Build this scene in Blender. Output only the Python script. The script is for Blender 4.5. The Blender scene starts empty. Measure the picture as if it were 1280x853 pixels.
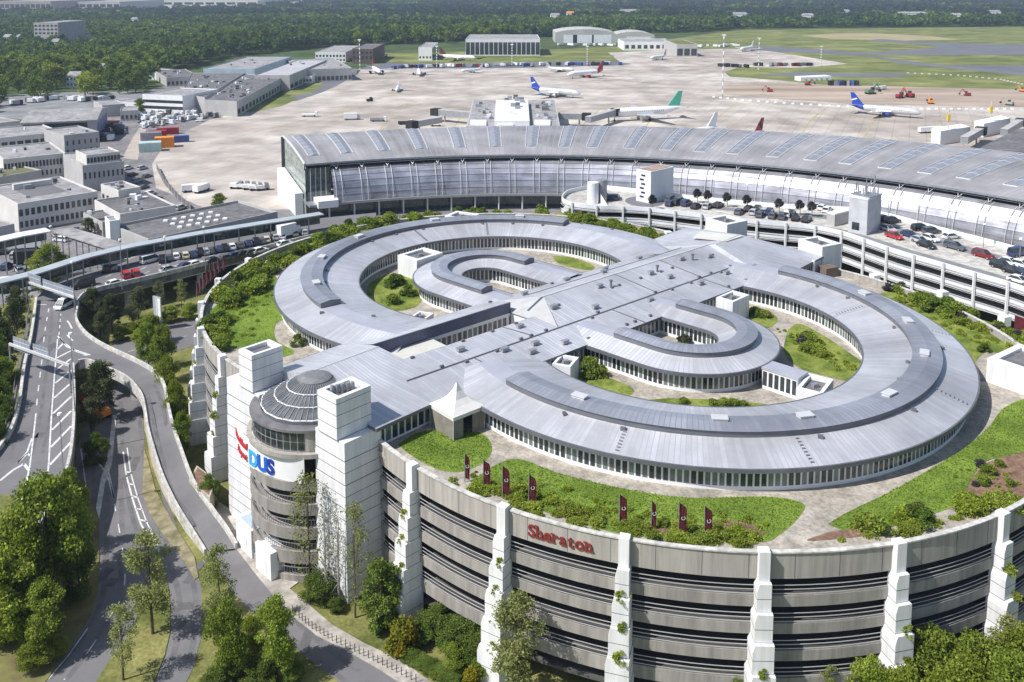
import bpy, bmesh, math, random
import numpy as np
from mathutils import Vector, Matrix
random.seed(7); rng = np.random.default_rng(7)
sc = bpy.context.scene
COL = sc.collection
R = math.radians

# ---------------------------------------------------------------- camera
FPX, PITCH, YH, HC = 1130.0, R(6.8), -20.0, 72.0
YPP = YH + FPX * math.tan(PITCH)
cam = bpy.data.cameras.new('camera'); co = bpy.data.objects.new('camera', cam); COL.objects.link(co)
co.location = (0, 0, HC); co.rotation_euler = (math.pi / 2 - PITCH, 0, 0)
cam.sensor_width = 36; cam.lens = FPX / 1280 * 36
cam.shift_y = -(426.5 - YPP) / 1280
cam.clip_start = 1; cam.clip_end = 30000
sc.camera = co
# ---------------------------------------------------------------- light
SUN_EL, SUN_AZ = R(50), math.atan2(-.90, -.43)      # azimuth measured from +Y towards +X
sd = Vector((math.sin(SUN_AZ) * math.cos(SUN_EL), math.cos(SUN_AZ) * math.cos(SUN_EL), math.sin(SUN_EL)))
w = bpy.data.worlds.new('World'); sc.world = w; w.use_nodes = True
nt = w.node_tree; bg = nt.nodes['Background']
sky = nt.nodes.new('ShaderNodeTexSky'); sky.sky_type = 'NISHITA'; sky.sun_disc = False
sky.sun_elevation = SUN_EL; sky.sun_rotation = SUN_AZ
nt.links.new(sky.outputs[0], bg.inputs[0]); bg.inputs[1].default_value = 0.10
sl = bpy.data.lights.new('sun', 'SUN'); sl.energy = 4.3; sl.angle = R(.5); sl.color = (1, .97, .93)
so = bpy.data.objects.new('sun', sl); COL.objects.link(so)
so.rotation_euler = sd.to_track_quat('Z', 'Y').to_euler(); so.location = (-200, -100, 300)
sc.view_settings.view_transform = 'Standard'; sc.view_settings.look = 'None'
sc.view_settings.exposure = 0.42; sc.view_settings.gamma = 1
HAZE = 0.00012
sc.cycles.use_denoising = True
sc.cycles.max_bounces = 6; sc.cycles.diffuse_bounces = 3; sc.cycles.transparent_max_bounces = 6

# ---------------------------------------------------------------- where a pixel of the 1280 px photo lies at height z
def at(px, py, z=0.0):
    x = (px - 640) / FPX; y = (YPP - py) / FPX
    c, s = math.cos(PITCH), math.sin(PITCH)
    t = -(HC - z) / (-s + y * c)
    return Vector((x * t, (c + y * s) * t, z))
def hgt(py, P):
    k = (YPP - py) / FPX; c, s = math.cos(PITCH), math.sin(PITCH)
    return HC + P[1] * (k * c - s) / (c + k * s)
M0 = Vector((12, 144.5)); UU = Vector((.68, .733)).normalized(); VV = Vector((.733, -.68)).normalized()
def W(u, v, z=0.0):
    p = M0 + UU * u + VV * v
    return Vector((p.x, p.y, z))
SE_ = Vector((math.cos(R(41.5)), math.sin(R(41.5)))); SN_ = Vector((math.sin(R(41.5)), -math.cos(R(41.5))))
def S(p, q, z=0.0):
    a = M0 + SE_ * p + SN_ * q
    return Vector((a.x, a.y, z))

# ---------------------------------------------------------------- materials
def mat(name, col, rough=.75, metal=0., var=.12, scale=.4, col2=None, stretch=None, bump=0., spec=.4, island=0., streak=None, lo=.35, hi=.65, detail=5, scale2=None):
    m = bpy.data.materials.new(name); m.use_nodes = True
    t = m.node_tree; N = t.nodes; L = t.links
    b = N['Principled BSDF']; b.inputs['Roughness'].default_value = rough; b.inputs['Metallic'].default_value = metal
    b.inputs['Specular IOR Level'].default_value = spec
    g = N.new('ShaderNodeNewGeometry'); mp = N.new('ShaderNodeMapping'); mp.vector_type = 'POINT'
    if stretch: mp.inputs['Scale'].default_value = stretch
    L.new(g.outputs['Position'], mp.inputs[0])
    n = N.new('ShaderNodeTexNoise'); n.inputs['Scale'].default_value = scale; n.inputs['Detail'].default_value = detail
    n.inputs['Roughness'].default_value = .62
    L.new(mp.outputs[0], n.inputs['Vector'])
    r = N.new('ShaderNodeMapRange'); r.inputs[1].default_value = lo; r.inputs[2].default_value = hi
    L.new(n.outputs[0], r.inputs[0])
    mx = N.new('ShaderNodeMix'); mx.data_type = 'RGBA'
    c1 = [max(0, c * (1 - var)) for c in col]; c2 = col2 if col2 else [min(1, c * (1 + var)) for c in col]
    mx.inputs[6].default_value = (*c1, 1); mx.inputs[7].default_value = (*c2, 1)
    L.new(r.outputs[0], mx.inputs[0]); out = mx.outputs[2]
    if scale2:
        n2 = N.new('ShaderNodeTexNoise'); n2.inputs['Scale'].default_value = scale2; n2.inputs['Detail'].default_value = 3
        L.new(g.outputs['Position'], n2.inputs['Vector'])
        m2 = N.new('ShaderNodeMapRange'); m2.inputs[1].default_value = .3; m2.inputs[2].default_value = .7; m2.inputs[3].default_value = .72; m2.inputs[4].default_value = 1.25
        L.new(n2.outputs[0], m2.inputs[0])
        k = N.new('ShaderNodeMix'); k.data_type = 'RGBA'; k.blend_type = 'MULTIPLY'; k.inputs[0].default_value = 1
        L.new(out, k.inputs[6]); L.new(m2.outputs[0], k.inputs[7]); out = k.outputs[2]
    if island:
        a = N.new('ShaderNodeMapRange'); a.inputs[3].default_value = 1 - island; a.inputs[4].default_value = 1 + island
        L.new(g.outputs['Random Per Island'], a.inputs[0])
        k = N.new('ShaderNodeMix'); k.data_type = 'RGBA'; k.blend_type = 'MULTIPLY'; k.inputs[0].default_value = 1
        L.new(out, k.inputs[6]); L.new(a.outputs[0], k.inputs[7]); out = k.outputs[2]
    L.new(out, b.inputs['Base Color'])
    if bump:
        bp = N.new('ShaderNodeBump'); bp.inputs['Strength'].default_value = bump; bp.inputs['Distance'].default_value = .15
        L.new(n.outputs[0], bp.inputs['Height']); L.new(bp.outputs[0], b.inputs['Normal'])
    return m

def roofmat(name, col, pitch, dark=.8, rough=.45, metal=.35, band=None):
    """standing-seam metal: a seam line every `pitch` metres along UV.x, panel tone per strip"""
    m = mat(name, col, rough, metal, .07, .55, spec=.4, detail=8, scale2=.07); t = m.node_tree; N = t.nodes; L = t.links
    b = N['Principled BSDF']; src = b.inputs['Base Color'].links[0].from_socket
    uv = N.new('ShaderNodeUVMap'); sp = N.new('ShaderNodeSeparateXYZ'); L.new(uv.outputs[0], sp.inputs[0])
    d = N.new('ShaderNodeMath'); d.operation = 'DIVIDE'; L.new(sp.outputs[0], d.inputs[0]); d.inputs[1].default_value = pitch
    fr = N.new('ShaderNodeMath'); fr.operation = 'FRACT'; L.new(d.outputs[0], fr.inputs[0])
    lt = N.new('ShaderNodeMath'); lt.operation = 'LESS_THAN'; L.new(fr.outputs[0], lt.inputs[0]); lt.inputs[1].default_value = .16
    fl = N.new('ShaderNodeMath'); fl.operation = 'FLOOR'; L.new(d.outputs[0], fl.inputs[0])
    wn = N.new('ShaderNodeTexWhiteNoise'); wn.noise_dimensions = '1D'; L.new(fl.outputs[0], wn.inputs['W'])
    mr = N.new('ShaderNodeMapRange'); mr.inputs[3].default_value = .90; mr.inputs[4].default_value = 1.07; L.new(wn.outputs[0], mr.inputs[0])
    k1 = N.new('ShaderNodeMix'); k1.data_type = 'RGBA'; k1.blend_type = 'MULTIPLY'; k1.inputs[0].default_value = 1
    L.new(src, k1.inputs[6]); L.new(mr.outputs[0], k1.inputs[7])
    k = N.new('ShaderNodeMix'); k.data_type = 'RGBA'; L.new(lt.outputs[0], k.inputs[0]); L.new(k1.outputs[2], k.inputs[6])
    k.inputs[7].default_value = (*[c * dark for c in col], 1); L.new(k.outputs[2], b.inputs['Base Color'])
    return m

def leafmat(name, c1, c2, scale=.35, island=.35, trans=.38):
    m = bpy.data.materials.new(name); m.use_nodes = True
    t = m.node_tree; N = t.nodes; L = t.links; N.clear()
    o = N.new('ShaderNodeOutputMaterial'); g = N.new('ShaderNodeNewGeometry'); oi = N.new('ShaderNodeObjectInfo')
    n = N.new('ShaderNodeTexNoise'); n.inputs['Scale'].default_value = scale; n.inputs['Detail'].default_value = 3
    L.new(g.outputs['Position'], n.inputs['Vector'])
    r = N.new('ShaderNodeMapRange'); r.inputs[1].default_value = .35; r.inputs[2].default_value = .65; L.new(n.outputs[0], r.inputs[0])
    mx = N.new('ShaderNodeMix'); mx.data_type = 'RGBA'; mx.inputs[6].default_value = (*c1, 1); mx.inputs[7].default_value = (*c2, 1)
    L.new(r.outputs[0], mx.inputs[0])
    a = N.new('ShaderNodeMapRange'); a.inputs[3].default_value = 1 - island; a.inputs[4].default_value = 1 + island; L.new(g.outputs['Random Per Island'], a.inputs[0])
    a2 = N.new('ShaderNodeMapRange'); a2.inputs[3].default_value = .75; a2.inputs[4].default_value = 1.2; L.new(oi.outputs['Random'], a2.inputs[0])
    pr = N.new('ShaderNodeMath'); pr.operation = 'MULTIPLY'; L.new(a.outputs[0], pr.inputs[0]); L.new(a2.outputs[0], pr.inputs[1])
    k = N.new('ShaderNodeMix'); k.data_type = 'RGBA'; k.blend_type = 'MULTIPLY'; k.inputs[0].default_value = 1
    L.new(mx.outputs[2], k.inputs[6]); L.new(pr.outputs[0], k.inputs[7])
    d = N.new('ShaderNodeBsdfDiffuse'); tr = N.new('ShaderNodeBsdfTranslucent'); ms = N.new('ShaderNodeMixShader'); ms.inputs[0].default_value = trans
    L.new(k.outputs[2], d.inputs[0]); L.new(k.outputs[2], tr.inputs[0]); L.new(d.outputs[0], ms.inputs[1]); L.new(tr.outputs[0], ms.inputs[2])
    L.new(ms.outputs[0], o.inputs[0])
    return m

ZINC = (.54, .54, .565)
m_roof = roofmat('zinc_roof', ZINC, .62, .86)
m_roof2 = mat('zinc_flat', (.47, .475, .53), .5, .3, .08, .3)
m_roofd = mat('zinc_dark', (.155, .16, .18), .5, .3, .12, .4)
m_blue = mat('blue_grey_cladding', (.085, .10, .155), .45, .2, .15, .5)
m_white = mat('white_paint', (.78, .78, .78), .6, 0, .05, .5)
m_cream = mat('cream_sheet', (.56, .55, .50), .6, 0, .05, .5)
m_panel = mat('white_panel', (.69, .69, .69), .65, 0, .11, 1.3, stretch=(1, 1, .09), detail=8)
m_conc = mat('weathered_concrete', (.35, .325, .295), .85, 0, .24, 1.7, stretch=(1, 1, .06), lo=.3, hi=.7, bump=.1, detail=8)
m_conc2 = mat('stained_concrete', (.285, .266, .242), .85, 0, .30, 1.1, stretch=(1, 1, .12), lo=.3, hi=.7, bump=.1, detail=8)
m_slab = mat('shaded_slab', (.09, .088, .085), .9, 0, .2, .4)  # concrete darkened: shade between the storeys is put into the colour
m_joint = mat('joint_dark', (.10, .10, .105), .9, 0, .2, 1)  # dark grey line at panel and block joints
m_concl = mat('pale_concrete', (.5, .485, .45), .85, 0, .15, .5, stretch=(1, 1, .3), scale2=1.6)
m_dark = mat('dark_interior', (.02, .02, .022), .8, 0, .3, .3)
m_louvre = mat('louvre_metal', (.46, .455, .45), .6, .1, .1, .5)
m_rail = mat('rail_metal', (.6, .6, .6), .5, .2, .05, .5)
m_glass = mat('window_glass', (.035, .045, .05), .08, 0, .45, .9, spec=.7)
m_curtain_sheen = mat('curtain_sheen_glass', (.15, .18, .17), .12, 0, .3, .9, spec=.7)  # paler panes: curtains, plus varied reflections put into the colour
m_glassg = mat('green_glass', (.06, .085, .085), .06, 0, .6, .7, spec=.9)
m_metal = mat('grey_metal', (.33, .34, .36), .45, .4, .1, .6)
m_asph = mat('asphalt', (.165, .16, .163), .85, 0, .13, .16, spec=.3, detail=9)
m_asph2 = mat('asphalt_far', (.15, .15, .165), .85, 0, .14, .03, spec=.3)
m_pave = mat('paving', (.38, .35, .31), .85, 0, .15, 1.2, spec=.3, scale2=.3)
m_mark = mat('road_marking', (.60, .60, .585), .7, 0, .25, 1.6)
m_gravel = mat('roof_gravel', (.36, .325, .275), .95, 0, .25, 2.2, spec=.2, scale2=.35, bump=.5)
m_soil = mat('bare_soil', (.20, .125, .085), .95, 0, .3, 1.1, spec=.2, scale2=3)
m_lawn = mat('lawn', (.125, .20, .024), .9, 0, .2, .22, col2=(.19, .27, .04), spec=.2, scale2=5.5, bump=.2)
m_meadow = mat('meadow', (.135, .20, .028), .95, 0, .3, .30, col2=(.24, .27, .06), spec=.2, scale2=3.5, bump=.5, lo=.38, hi=.62, detail=8)
m_grass = mat('rough_grass', (.115, .145, .03), .95, 0, .3, .16, col2=(.25, .235, .085), spec=.2, scale2=2.4, bump=.6)
m_field = mat('field_grass', (.125, .16, .04), .95, 0, .2, .012, col2=(.23, .235, .085), spec=.2, stretch=(1, 2.2, 1), scale2=.05)
def apron_mat():
    m = mat('apron_concrete', (.40, .35, .305), .85, 0, .06, .011, col2=(.52, .475, .425), spec=.3, stretch=(.7, 1.5, 1), scale2=.06, lo=.42, hi=.58, detail=9)
    t = m.node_tree; N = t.nodes; L = t.links; b = N['Principled BSDF']; src = b.inputs['Base Color'].links[0].from_socket
    g = [n for n in N if n.bl_idname == 'ShaderNodeNewGeometry'][0]; mp = N.new('ShaderNodeMapping'); mp.inputs['Rotation'].default_value = (0, 0, R(24)); L.new(g.outputs['Position'], mp.inputs[0])
    br = N.new('ShaderNodeTexBrick'); br.offset = 0; br.inputs['Scale'].default_value = 1; br.inputs['Brick Width'].default_value = 7.5; br.inputs['Row Height'].default_value = 15; br.inputs['Mortar Size'].default_value = .22; br.inputs['Mortar Smooth'].default_value = 0
    br.inputs['Color1'].default_value = (.93, .93, .93, 1); br.inputs['Color2'].default_value = (1.05, 1.04, 1.03, 1); br.inputs['Mortar'].default_value = (.80, .79, .78, 1); L.new(mp.outputs[0], br.inputs['Vector'])
    k = N.new('ShaderNodeMix'); k.data_type = 'RGBA'; k.blend_type = 'MULTIPLY'; k.inputs[0].default_value = 1; L.new(src, k.inputs[6]); L.new(br.outputs[0], k.inputs[7])
    v = N.new('ShaderNodeTexNoise'); v.inputs['Scale'].default_value = .05; v.inputs['Detail'].default_value = 6; mp2 = N.new('ShaderNodeMapping'); mp2.inputs['Scale'].default_value = (1, .18, 1); mp2.inputs['Rotation'].default_value = (0, 0, R(70)); L.new(g.outputs['Position'], mp2.inputs[0]); L.new(mp2.outputs[0], v.inputs['Vector'])
    r = N.new('ShaderNodeMapRange'); r.inputs[1].default_value = .56; r.inputs[2].default_value = .68; r.inputs[3].default_value = 1; r.inputs[4].default_value = .80; L.new(v.outputs[0], r.inputs[0])
    k2 = N.new('ShaderNodeMix'); k2.data_type = 'RGBA'; k2.blend_type = 'MULTIPLY'; k2.inputs[0].default_value = 1; L.new(k.outputs[2], k2.inputs[6]); L.new(r.outputs[0], k2.inputs[7]); L.new(k2.outputs[2], b.inputs['Base Color'])
    return m
m_apron = apron_mat()
m_terrain = mat('terrain', (.06, .09, .03), .95, 0, .35, .02, spec=.2, scale2=.3)
m_bark = mat('bark', (.10, .075, .05), .9, 0, .3, 3.)
m_barkw = mat('birch_bark', (.42, .40, .36), .9, 0, .4, 4., stretch=(1, 1, 3))
m_leaf = leafmat('leaf_mid', (0.165, 0.235, 0.03), (0.275, 0.335, 0.06))
m_leafd = leafmat('leaf_dark', (0.105, 0.165, 0.03), (0.175, 0.23, 0.05))
m_leafy = leafmat('leaf_light', (0.215, 0.28, 0.03), (0.32, 0.375, 0.065))
m_leafb = leafmat('leaf_thin', (0.21, 0.24, 0.075), (0.29, 0.31, 0.12))
m_leafp = leafmat('leaf_pine', (0.075, 0.105, 0.04), (0.14, 0.15, 0.07))
m_leafo = leafmat('leaf_yellow', (.30, .25, .02), (.22, .24, .03))
m_leafr = leafmat('leaf_purple', (.06, .055, .065), (.085, .085, .09))
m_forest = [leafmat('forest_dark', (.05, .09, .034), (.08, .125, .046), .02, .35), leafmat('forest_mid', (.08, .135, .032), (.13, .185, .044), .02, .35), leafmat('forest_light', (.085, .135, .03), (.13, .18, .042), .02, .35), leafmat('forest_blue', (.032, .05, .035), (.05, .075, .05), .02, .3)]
m_red = mat('red_paint', (.36, .025, .03), .4, 0, .1, .5)
m_maroon = mat('maroon_cloth', (.10, .012, .018), .8, 0, .2, 2.)
m_signred = mat('sign_red', (.52, .04, .05), .5, 0, .06, .8)
m_hotelred = mat('hotel_letter_red', (.20, .028, .022), .6, 0, .06, .8)
m_bluel = mat('light_blue_letter', (.06, .38, .74), .5, 0, .05, .8)
m_bluem = mat('blue_letter', (.02, .13, .52), .5, 0, .05, .8)
m_blued = mat('dark_blue_letter', (.015, .05, .32), .5, 0, .05, .8)
m_tyre = mat('tyre', (.02, .02, .02), .8, 0, .1, 2)
m_orange = mat('orange_paint', (.75, .26, .03), .5, 0, .08, .3)
m_yellow = mat('yellow_paint', (.62, .45, .04), .5, 0, .08, .3)
m_teal = mat('teal_paint', (.42, .55, .52), .6, 0, .1, .3)
m_bluep = mat('blue_paint', (.05, .09, .28), .45, 0, .1, .3)
m_greyroof = mat('bitumen_roof', (.155, .15, .155), .9, 0, .2, .12, spec=.2, scale2=.6)
m_greyroofl = mat('pale_bitumen_roof', (.30, .29, .29), .9, 0, .18, .10, spec=.2, scale2=.5)
m_plaster = mat('plaster', (.60, .58, .55), .8, 0, .08, .2)
m_plasterg = mat('grey_plaster', (.42, .41, .40), .8, 0, .1, .2)
m_troof = mat('terminal_roof', (.40, .385, .385), .5, .25, .08, .06, stretch=(1, 1, 1))
m_facade = mat('screened_glass', (.36, .37, .43), .30, .72, .16, .12, stretch=(1, 1, 7), scale2=.35)
m_deck = mat('deck_surface', (.46, .44, .40), .85, 0, .1, .15, scale2=.8)
m_skyl = mat('skylight_glass', (.27, .285, .325), .5, .1, .12, .7)
m_tin = mat('aircraft_white', (.80, .80, .80), .35, 0, .03, .2)
m_silver = mat('aircraft_silver', (.62, .63, .66), .3, .3, .05, .2)
m_green = mat('aircraft_green', (.10, .48, .34), .4, 0, .05, .2)

# ---------------------------------------------------------------- mesh builder and scene tree
class MB:
    def __init__(s): s.v = []; s.f = []; s.uv = {}; s.mi = []; s.cur = 0
    def add(s, pts, faces, uvs=None):
        o = len(s.v); s.v += [tuple(p) for p in pts]
        for k, f in enumerate(faces):
            s.f.append([i + o for i in f]); s.mi.append(s.cur)
            if uvs is not None: s.uv[len(s.f) - 1] = uvs[k]
        return s
    def quad(s, a, b, c, d, uv=None): return s.add((a, b, c, d), [(0, 1, 2, 3)], [uv] if uv else None)
    def hexa(s, bot, top):           # 4 bottom corners (ccw from above), 4 top corners
        return s.add(list(bot) + list(top), [(3, 2, 1, 0), (4, 5, 6, 7), (0, 1, 5, 4), (1, 2, 6, 5), (2, 3, 7, 6), (3, 0, 4, 7)])
    def box(s, c, d, rz=0.):
        cx, cy, cz = c; a, b, h = d[0] / 2, d[1] / 2, d[2] / 2; C_, S_ = math.cos(rz), math.sin(rz)
        P = [(cx + x * C_ - y * S_, cy + x * S_ + y * C_) for x, y in ((-a, -b), (a, -b), (a, b), (-a, b))]
        return s.hexa([(x, y, cz - h) for x, y in P], [(x, y, cz + h) for x, y in P])
    def prism(s, poly, z0, z1):      # polygon ccw or not; vertical
        n = len(poly); A = [(p[0], p[1]) for p in poly]
        ar = sum(A[i][0] * A[(i + 1) % n][1] - A[(i + 1) % n][0] * A[i][1] for i in range(n))
        if ar < 0: A = A[::-1]
        z0s = z0 if isinstance(z0, (list, tuple)) else [z0] * n; z1s = z1 if isinstance(z1, (list, tuple)) else [z1] * n
        pts = [(*a, z) for a, z in zip(A, z0s)] + [(*a, z) for a, z in zip(A, z1s)]
        return s.add(pts, [tuple(range(n))[::-1], tuple(range(n, 2 * n))] + [(i, (i + 1) % n, n + (i + 1) % n, n + i) for i in range(n)])
    def sheet(s, poly, z):
        n = len(poly); A = [(p[0], p[1]) for p in poly]
        ar = sum(A[i][0] * A[(i + 1) % n][1] - A[(i + 1) % n][0] * A[i][1] for i in range(n))
        if ar < 0: A = A[::-1]
        return s.add([(*a, z) for a in A], [tuple(range(n))])
    def tube(s, p, q, r0, r1=None, n=6):
        p, q = Vector(p), Vector(q); r1 = r0 if r1 is None else r1
        d = (q - p).normalized(); e = d.orthogonal().normalized(); g = d.cross(e)
        P = []
        for c, r in ((p, r0), (q, r1)):
            P += [c + (e * math.cos(2 * math.pi * i / n) + g * math.sin(2 * math.pi * i / n)) * r for i in range(n)]
        return s.add(P, [(i, (i + 1) % n, n + (i + 1) % n, n + i) for i in range(n)] + [tuple(range(n))[::-1], tuple(range(n, 2 * n))])
    def sweep(s, path, prof, closed=False, uv0=0., cap=False):
        """path: (pos, normal2d); prof: (offset, z) pairs -> strip of quads with UV (arc, across)"""
        n, m = len(path), len(prof); P = []
        for pos, nn in path:
            for o, z in prof: P.append((pos[0] + nn[0] * o, pos[1] + nn[1] * o, z))
        F = []; U = []
        mid = sum(o for o, z in prof) / m; arc = [uv0]
        for i in range(1, n):
            a = Vector((path[i][0][0] + path[i][1][0] * mid, path[i][0][1] + path[i][1][1] * mid)); b = Vector((path[i - 1][0][0] + path[i - 1][1][0] * mid, path[i - 1][0][1] + path[i - 1][1][1] * mid))
            arc.append(arc[-1] + (a - b).length)
        ac = [0.]
        for j in range(1, m): ac.append(ac[-1] + math.hypot(prof[j][0] - prof[j - 1][0], prof[j][1] - prof[j - 1][1]))
        mm = m if closed else m - 1
        for i in range(n - 1):
            for j in range(mm):
                k = (j + 1) % m
                F.append((i * m + j, i * m + k, (i + 1) * m + k, (i + 1) * m + j))
                U.append(((arc[i], ac[j]), (arc[i], ac[k]), (arc[i + 1], ac[k]), (arc[i + 1], ac[j])))
        if cap:
            F.append(tuple(range(m))); U.append([(0, 0)] * m); F.append(tuple(range((n - 1) * m, n * m))[::-1]); U.append([(0, 0)] * m)
        return s.add(P, F, U)
    def mesh(s, name, mats, smooth=False):
        me = bpy.data.meshes.new(name); me.from_pydata(s.v, [], s.f)
        for m in (mats if isinstance(mats, (list, tuple)) else [mats]): me.materials.append(m)
        if any(s.mi): me.polygons.foreach_set('material_index', s.mi)
        if s.uv:
            l = me.uv_layers.new(name='uv').data
            for p in me.polygons:
                u = s.uv.get(p.index)
                if u:
                    for k, li in enumerate(p.loop_indices): l[li].uv = u[k]
        if smooth: me.polygons.foreach_set('use_smooth', [True] * len(me.polygons))
        me.update(); return me

def link(name, me, parent=None, world=True):
    o = bpy.data.objects.new(name, me); COL.objects.link(o)
    if parent is not None:
        o.parent = parent
        if world:
            r = parent
            mw = Matrix.Identity(4); ch = []
            while r is not None: ch.append(r); r = r.parent
            for r in reversed(ch): mw = mw @ r.matrix_parent_inverse @ r.matrix_basis
            o.matrix_parent_inverse = mw.inverted()
    return o
def part(name, mb, mats, parent, smooth=False, world=True, label=None):
    o = link(name, mb.mesh(name, mats, smooth), parent, world)
    if label: o['label'] = label
    return o
def thing(name, label, cat, loc=(0, 0, 0), group=None, rz=0.):
    o = bpy.data.objects.new(name, None); COL.objects.link(o); o.location = loc; o.rotation_euler = (0, 0, rz)
    o.empty_display_size = .5
    o['label'] = label; o['category'] = cat
    if group: o['group'] = group
    return o
def tag(o, label, cat, group=None, kind=None):
    if label: o['label'] = label
    if cat: o['category'] = cat
    if group: o['group'] = group
    if kind: o['kind'] = kind
    return o
def struct(name, mb, m):
    o = link(name, mb.mesh(name, m)); o['kind'] = 'structure'; return o
def stuff(name, mb, m, label=None, cat=None):
    o = link(name, mb.mesh(name, m)); o['kind'] = 'stuff'; return tag(o, label, cat)
KIDS = {}
def dup(root, loc, rz=0., label=None, group=None, scale=None):
    if root.name not in KIDS: KIDS[root.name] = [(c, list(c.children)) for c in root.children]
    r = root.copy(); COL.objects.link(r); r.location = loc; r.rotation_euler = (0, 0, rz)
    if scale: r.scale = (scale,) * 3 if not isinstance(scale, (tuple, list)) else scale
    if label: r['label'] = label
    if group: r['group'] = group
    for c, gk in KIDS[root.name]:
        d = c.copy(); COL.objects.link(d); d.parent = r
        for g in gk:
            e = g.copy(); COL.objects.link(e); e.parent = d
    return r
def px(poly, z=0.): return [at(a, b, z) for a, b in poly]
def smooth_line(P, n=8):
    """Catmull-Rom through points"""
    P = [Vector(p) for p in P]; P = [P[0] * 2 - P[1]] + P + [P[-1] * 2 - P[-2]]; out = []
    for i in range(1, len(P) - 2):
        a, b, c, d = P[i - 1:i + 3]
        for k in range(n):
            t = k / n
            out.append(.5 * ((2 * b) + (c - a) * t + (2 * a - 5 * b + 4 * c - d) * t * t + (3 * b - a - 3 * c + d) * t ** 3))
    out.append(P[-2]); return out
def normals2d(P):
    out = []
    for i in range(len(P)):
        d = (P[min(i + 1, len(P) - 1)] - P[max(i - 1, 0)]); n = Vector((d.y, -d.x)); n.normalize(); out.append(n)
    return out
def ribbon(mb, A, B, dz=0.):
    for i in range(len(A) - 1):
        z = Vector((0, 0, dz)); mb.quad(A[i] + z, B[i] + z, B[i + 1] + z, A[i + 1] + z)
def wallstrip(mb, P, h0, h1, th):
    """wall of thickness th along polyline, heights relative to the polyline's z"""
    N = normals2d(P)
    for i in range(len(P) - 1):
        a, b = P[i], P[i + 1]; na, nb = N[i] * th, N[i + 1] * th
        q = [(a.x, a.y), (b.x, b.y), (b.x + nb.x, b.y + nb.y), (a.x + na.x, a.y + na.y)]
        z = [a.z, b.z, b.z, a.z]
        bot = [(x, y, c + h0) for (x, y), c in zip(q, z)]; top = [(x, y, c + h1) for (x, y), c in zip(q, z)]
        mb.hexa(bot[::-1], top[::-1])
def text_mesh(body, size, extrude, offset=0., bend=None, align='LEFT'):
    cu = bpy.data.curves.new('lettering', 'FONT'); cu.body = body; cu.size = size; cu.extrude = extrude; cu.offset = offset; cu.align_x = align
    ob = bpy.data.objects.new('lettering', cu); COL.objects.link(ob)
    dg = bpy.context.evaluated_depsgraph_get(); me = bpy.data.meshes.new_from_object(ob.evaluated_get(dg))
    bpy.data.objects.remove(ob); bpy.data.curves.remove(cu)
    return me
# ================================================================ THE SETTING: ground, roads, airfield
mb = MB(); mb.quad((-9000, -400, -.06), (9000, -400, -.06), (9000, 14000, -.06), (-9000, 14000, -.06)); struct('terrain', mb, m_terrain)
mb = MB(); mb.sheet([(-140, -60), (230, -60), (230, 300), (-20, 300), (-140, 260)], -.02); struct('ground', mb, m_grass)
# airfield
mb = MB(); mb.sheet(px([(470, 66), (640, 64), (780, 58), (880, 43), (930, 37.5), (1290, 33.5), (1420, 33), (1420, 300), (400, 300)]), -.03); struct('field', mb, m_field)
mb = MB(); mb.sheet(px([(170, 300), (183, 235), (186, 207), (206, 182), (226, 166), (262, 149), (300, 139), (340, 128), (372, 120), (420, 108), (447, 93), (452, 86), (500, 84), (640, 84), (778, 80), (760, 66), (850, 62), (930, 61), (975, 66), (1060, 80), (1000, 85), (925, 84), (905, 90), (912, 96), (965, 100), (1050, 108), (1150, 114), (1420, 122), (1420, 330)]), 0.0); struct('apron', mb, m_apron)
mb = MB()
mb.sheet(px([(330, 132), (358, 123), (392, 105), (410, 96), (436, 86), (446, 86), (446, 93), (424, 106), (402, 116), (372, 126)]), .03)
mb.sheet(px([(446, 87), (480, 79), (560, 80), (760, 76), (790, 80), (778, 82), (640, 85.5), (500, 86)]), .03)
mb.sheet(px([(940, 63), (1000, 66), (1080, 70), (1130, 80), (1290, 96), (1420, 108), (1420, 99), (1290, 82), (1180, 82), (1130, 76), (1080, 69), (1290, 69), (1420, 70), (1420, 58), (1290, 56), (1180, 54), (1100, 49), (1080, 51), (1160, 56), (1175, 60), (1080, 66), (1000, 60), (945, 57)]), .03)
mb.sheet(px([(1000, 90), (1060, 92), (1140, 92), (1120, 97), (1020, 96), (945, 94)]), .03)
struct('taxiway', mb, m_asph2)
mb = MB()
mb.sheet(px([(298, 140), (330, 123), (368, 121), (372, 124), (352, 133), (318, 140)]), .05)
mb.sheet(px([(352, 117), (372, 103), (402, 103), (404, 107), (388, 117), (366, 120)]), .05)
mb.sheet(px([(494, 73), (560, 68), (612, 71), (590, 77), (500, 79)]), .05)
mb.sheet(px([(590, 74), (640, 68), (752, 65), (768, 70), (764, 76), (640, 77)]), .05)
struct('grass_verge', mb, m_field)
mb = MB()
mb.sheet(px([(905, 108), (960, 104), (1100, 108), (1280, 112), (1420, 118), (1420, 140), (1280, 134), (1150, 132), (1060, 130), (980, 124), (905, 118)]), .05)
struct('bare_earth', mb, mat('site_earth', (.36, .27, .20), .95, 0, .3, .02, col2=(.50, .41, .33), stretch=(.4, 2, 1)))
mb = MB(); mb.sheet(px([(1000, 44), (1080, 41), (1160, 45), (1200, 50), (1130, 51), (1040, 49)]), .0); struct('dry_grass', mb, mat('dry_grass', (.33, .28, .15), .95, 0, .15, .02))
mb = MB(); mb.sheet(px([(-80, 20.5), (60, 20), (180, 18), (330, 13.5), (420, 10), (420, 7), (300, 8), (-80, 12)]), .0); struct('industrial_yard', mb, mat('pale_yard', (.36, .33, .29), .9, 0, .2, .01))
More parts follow.
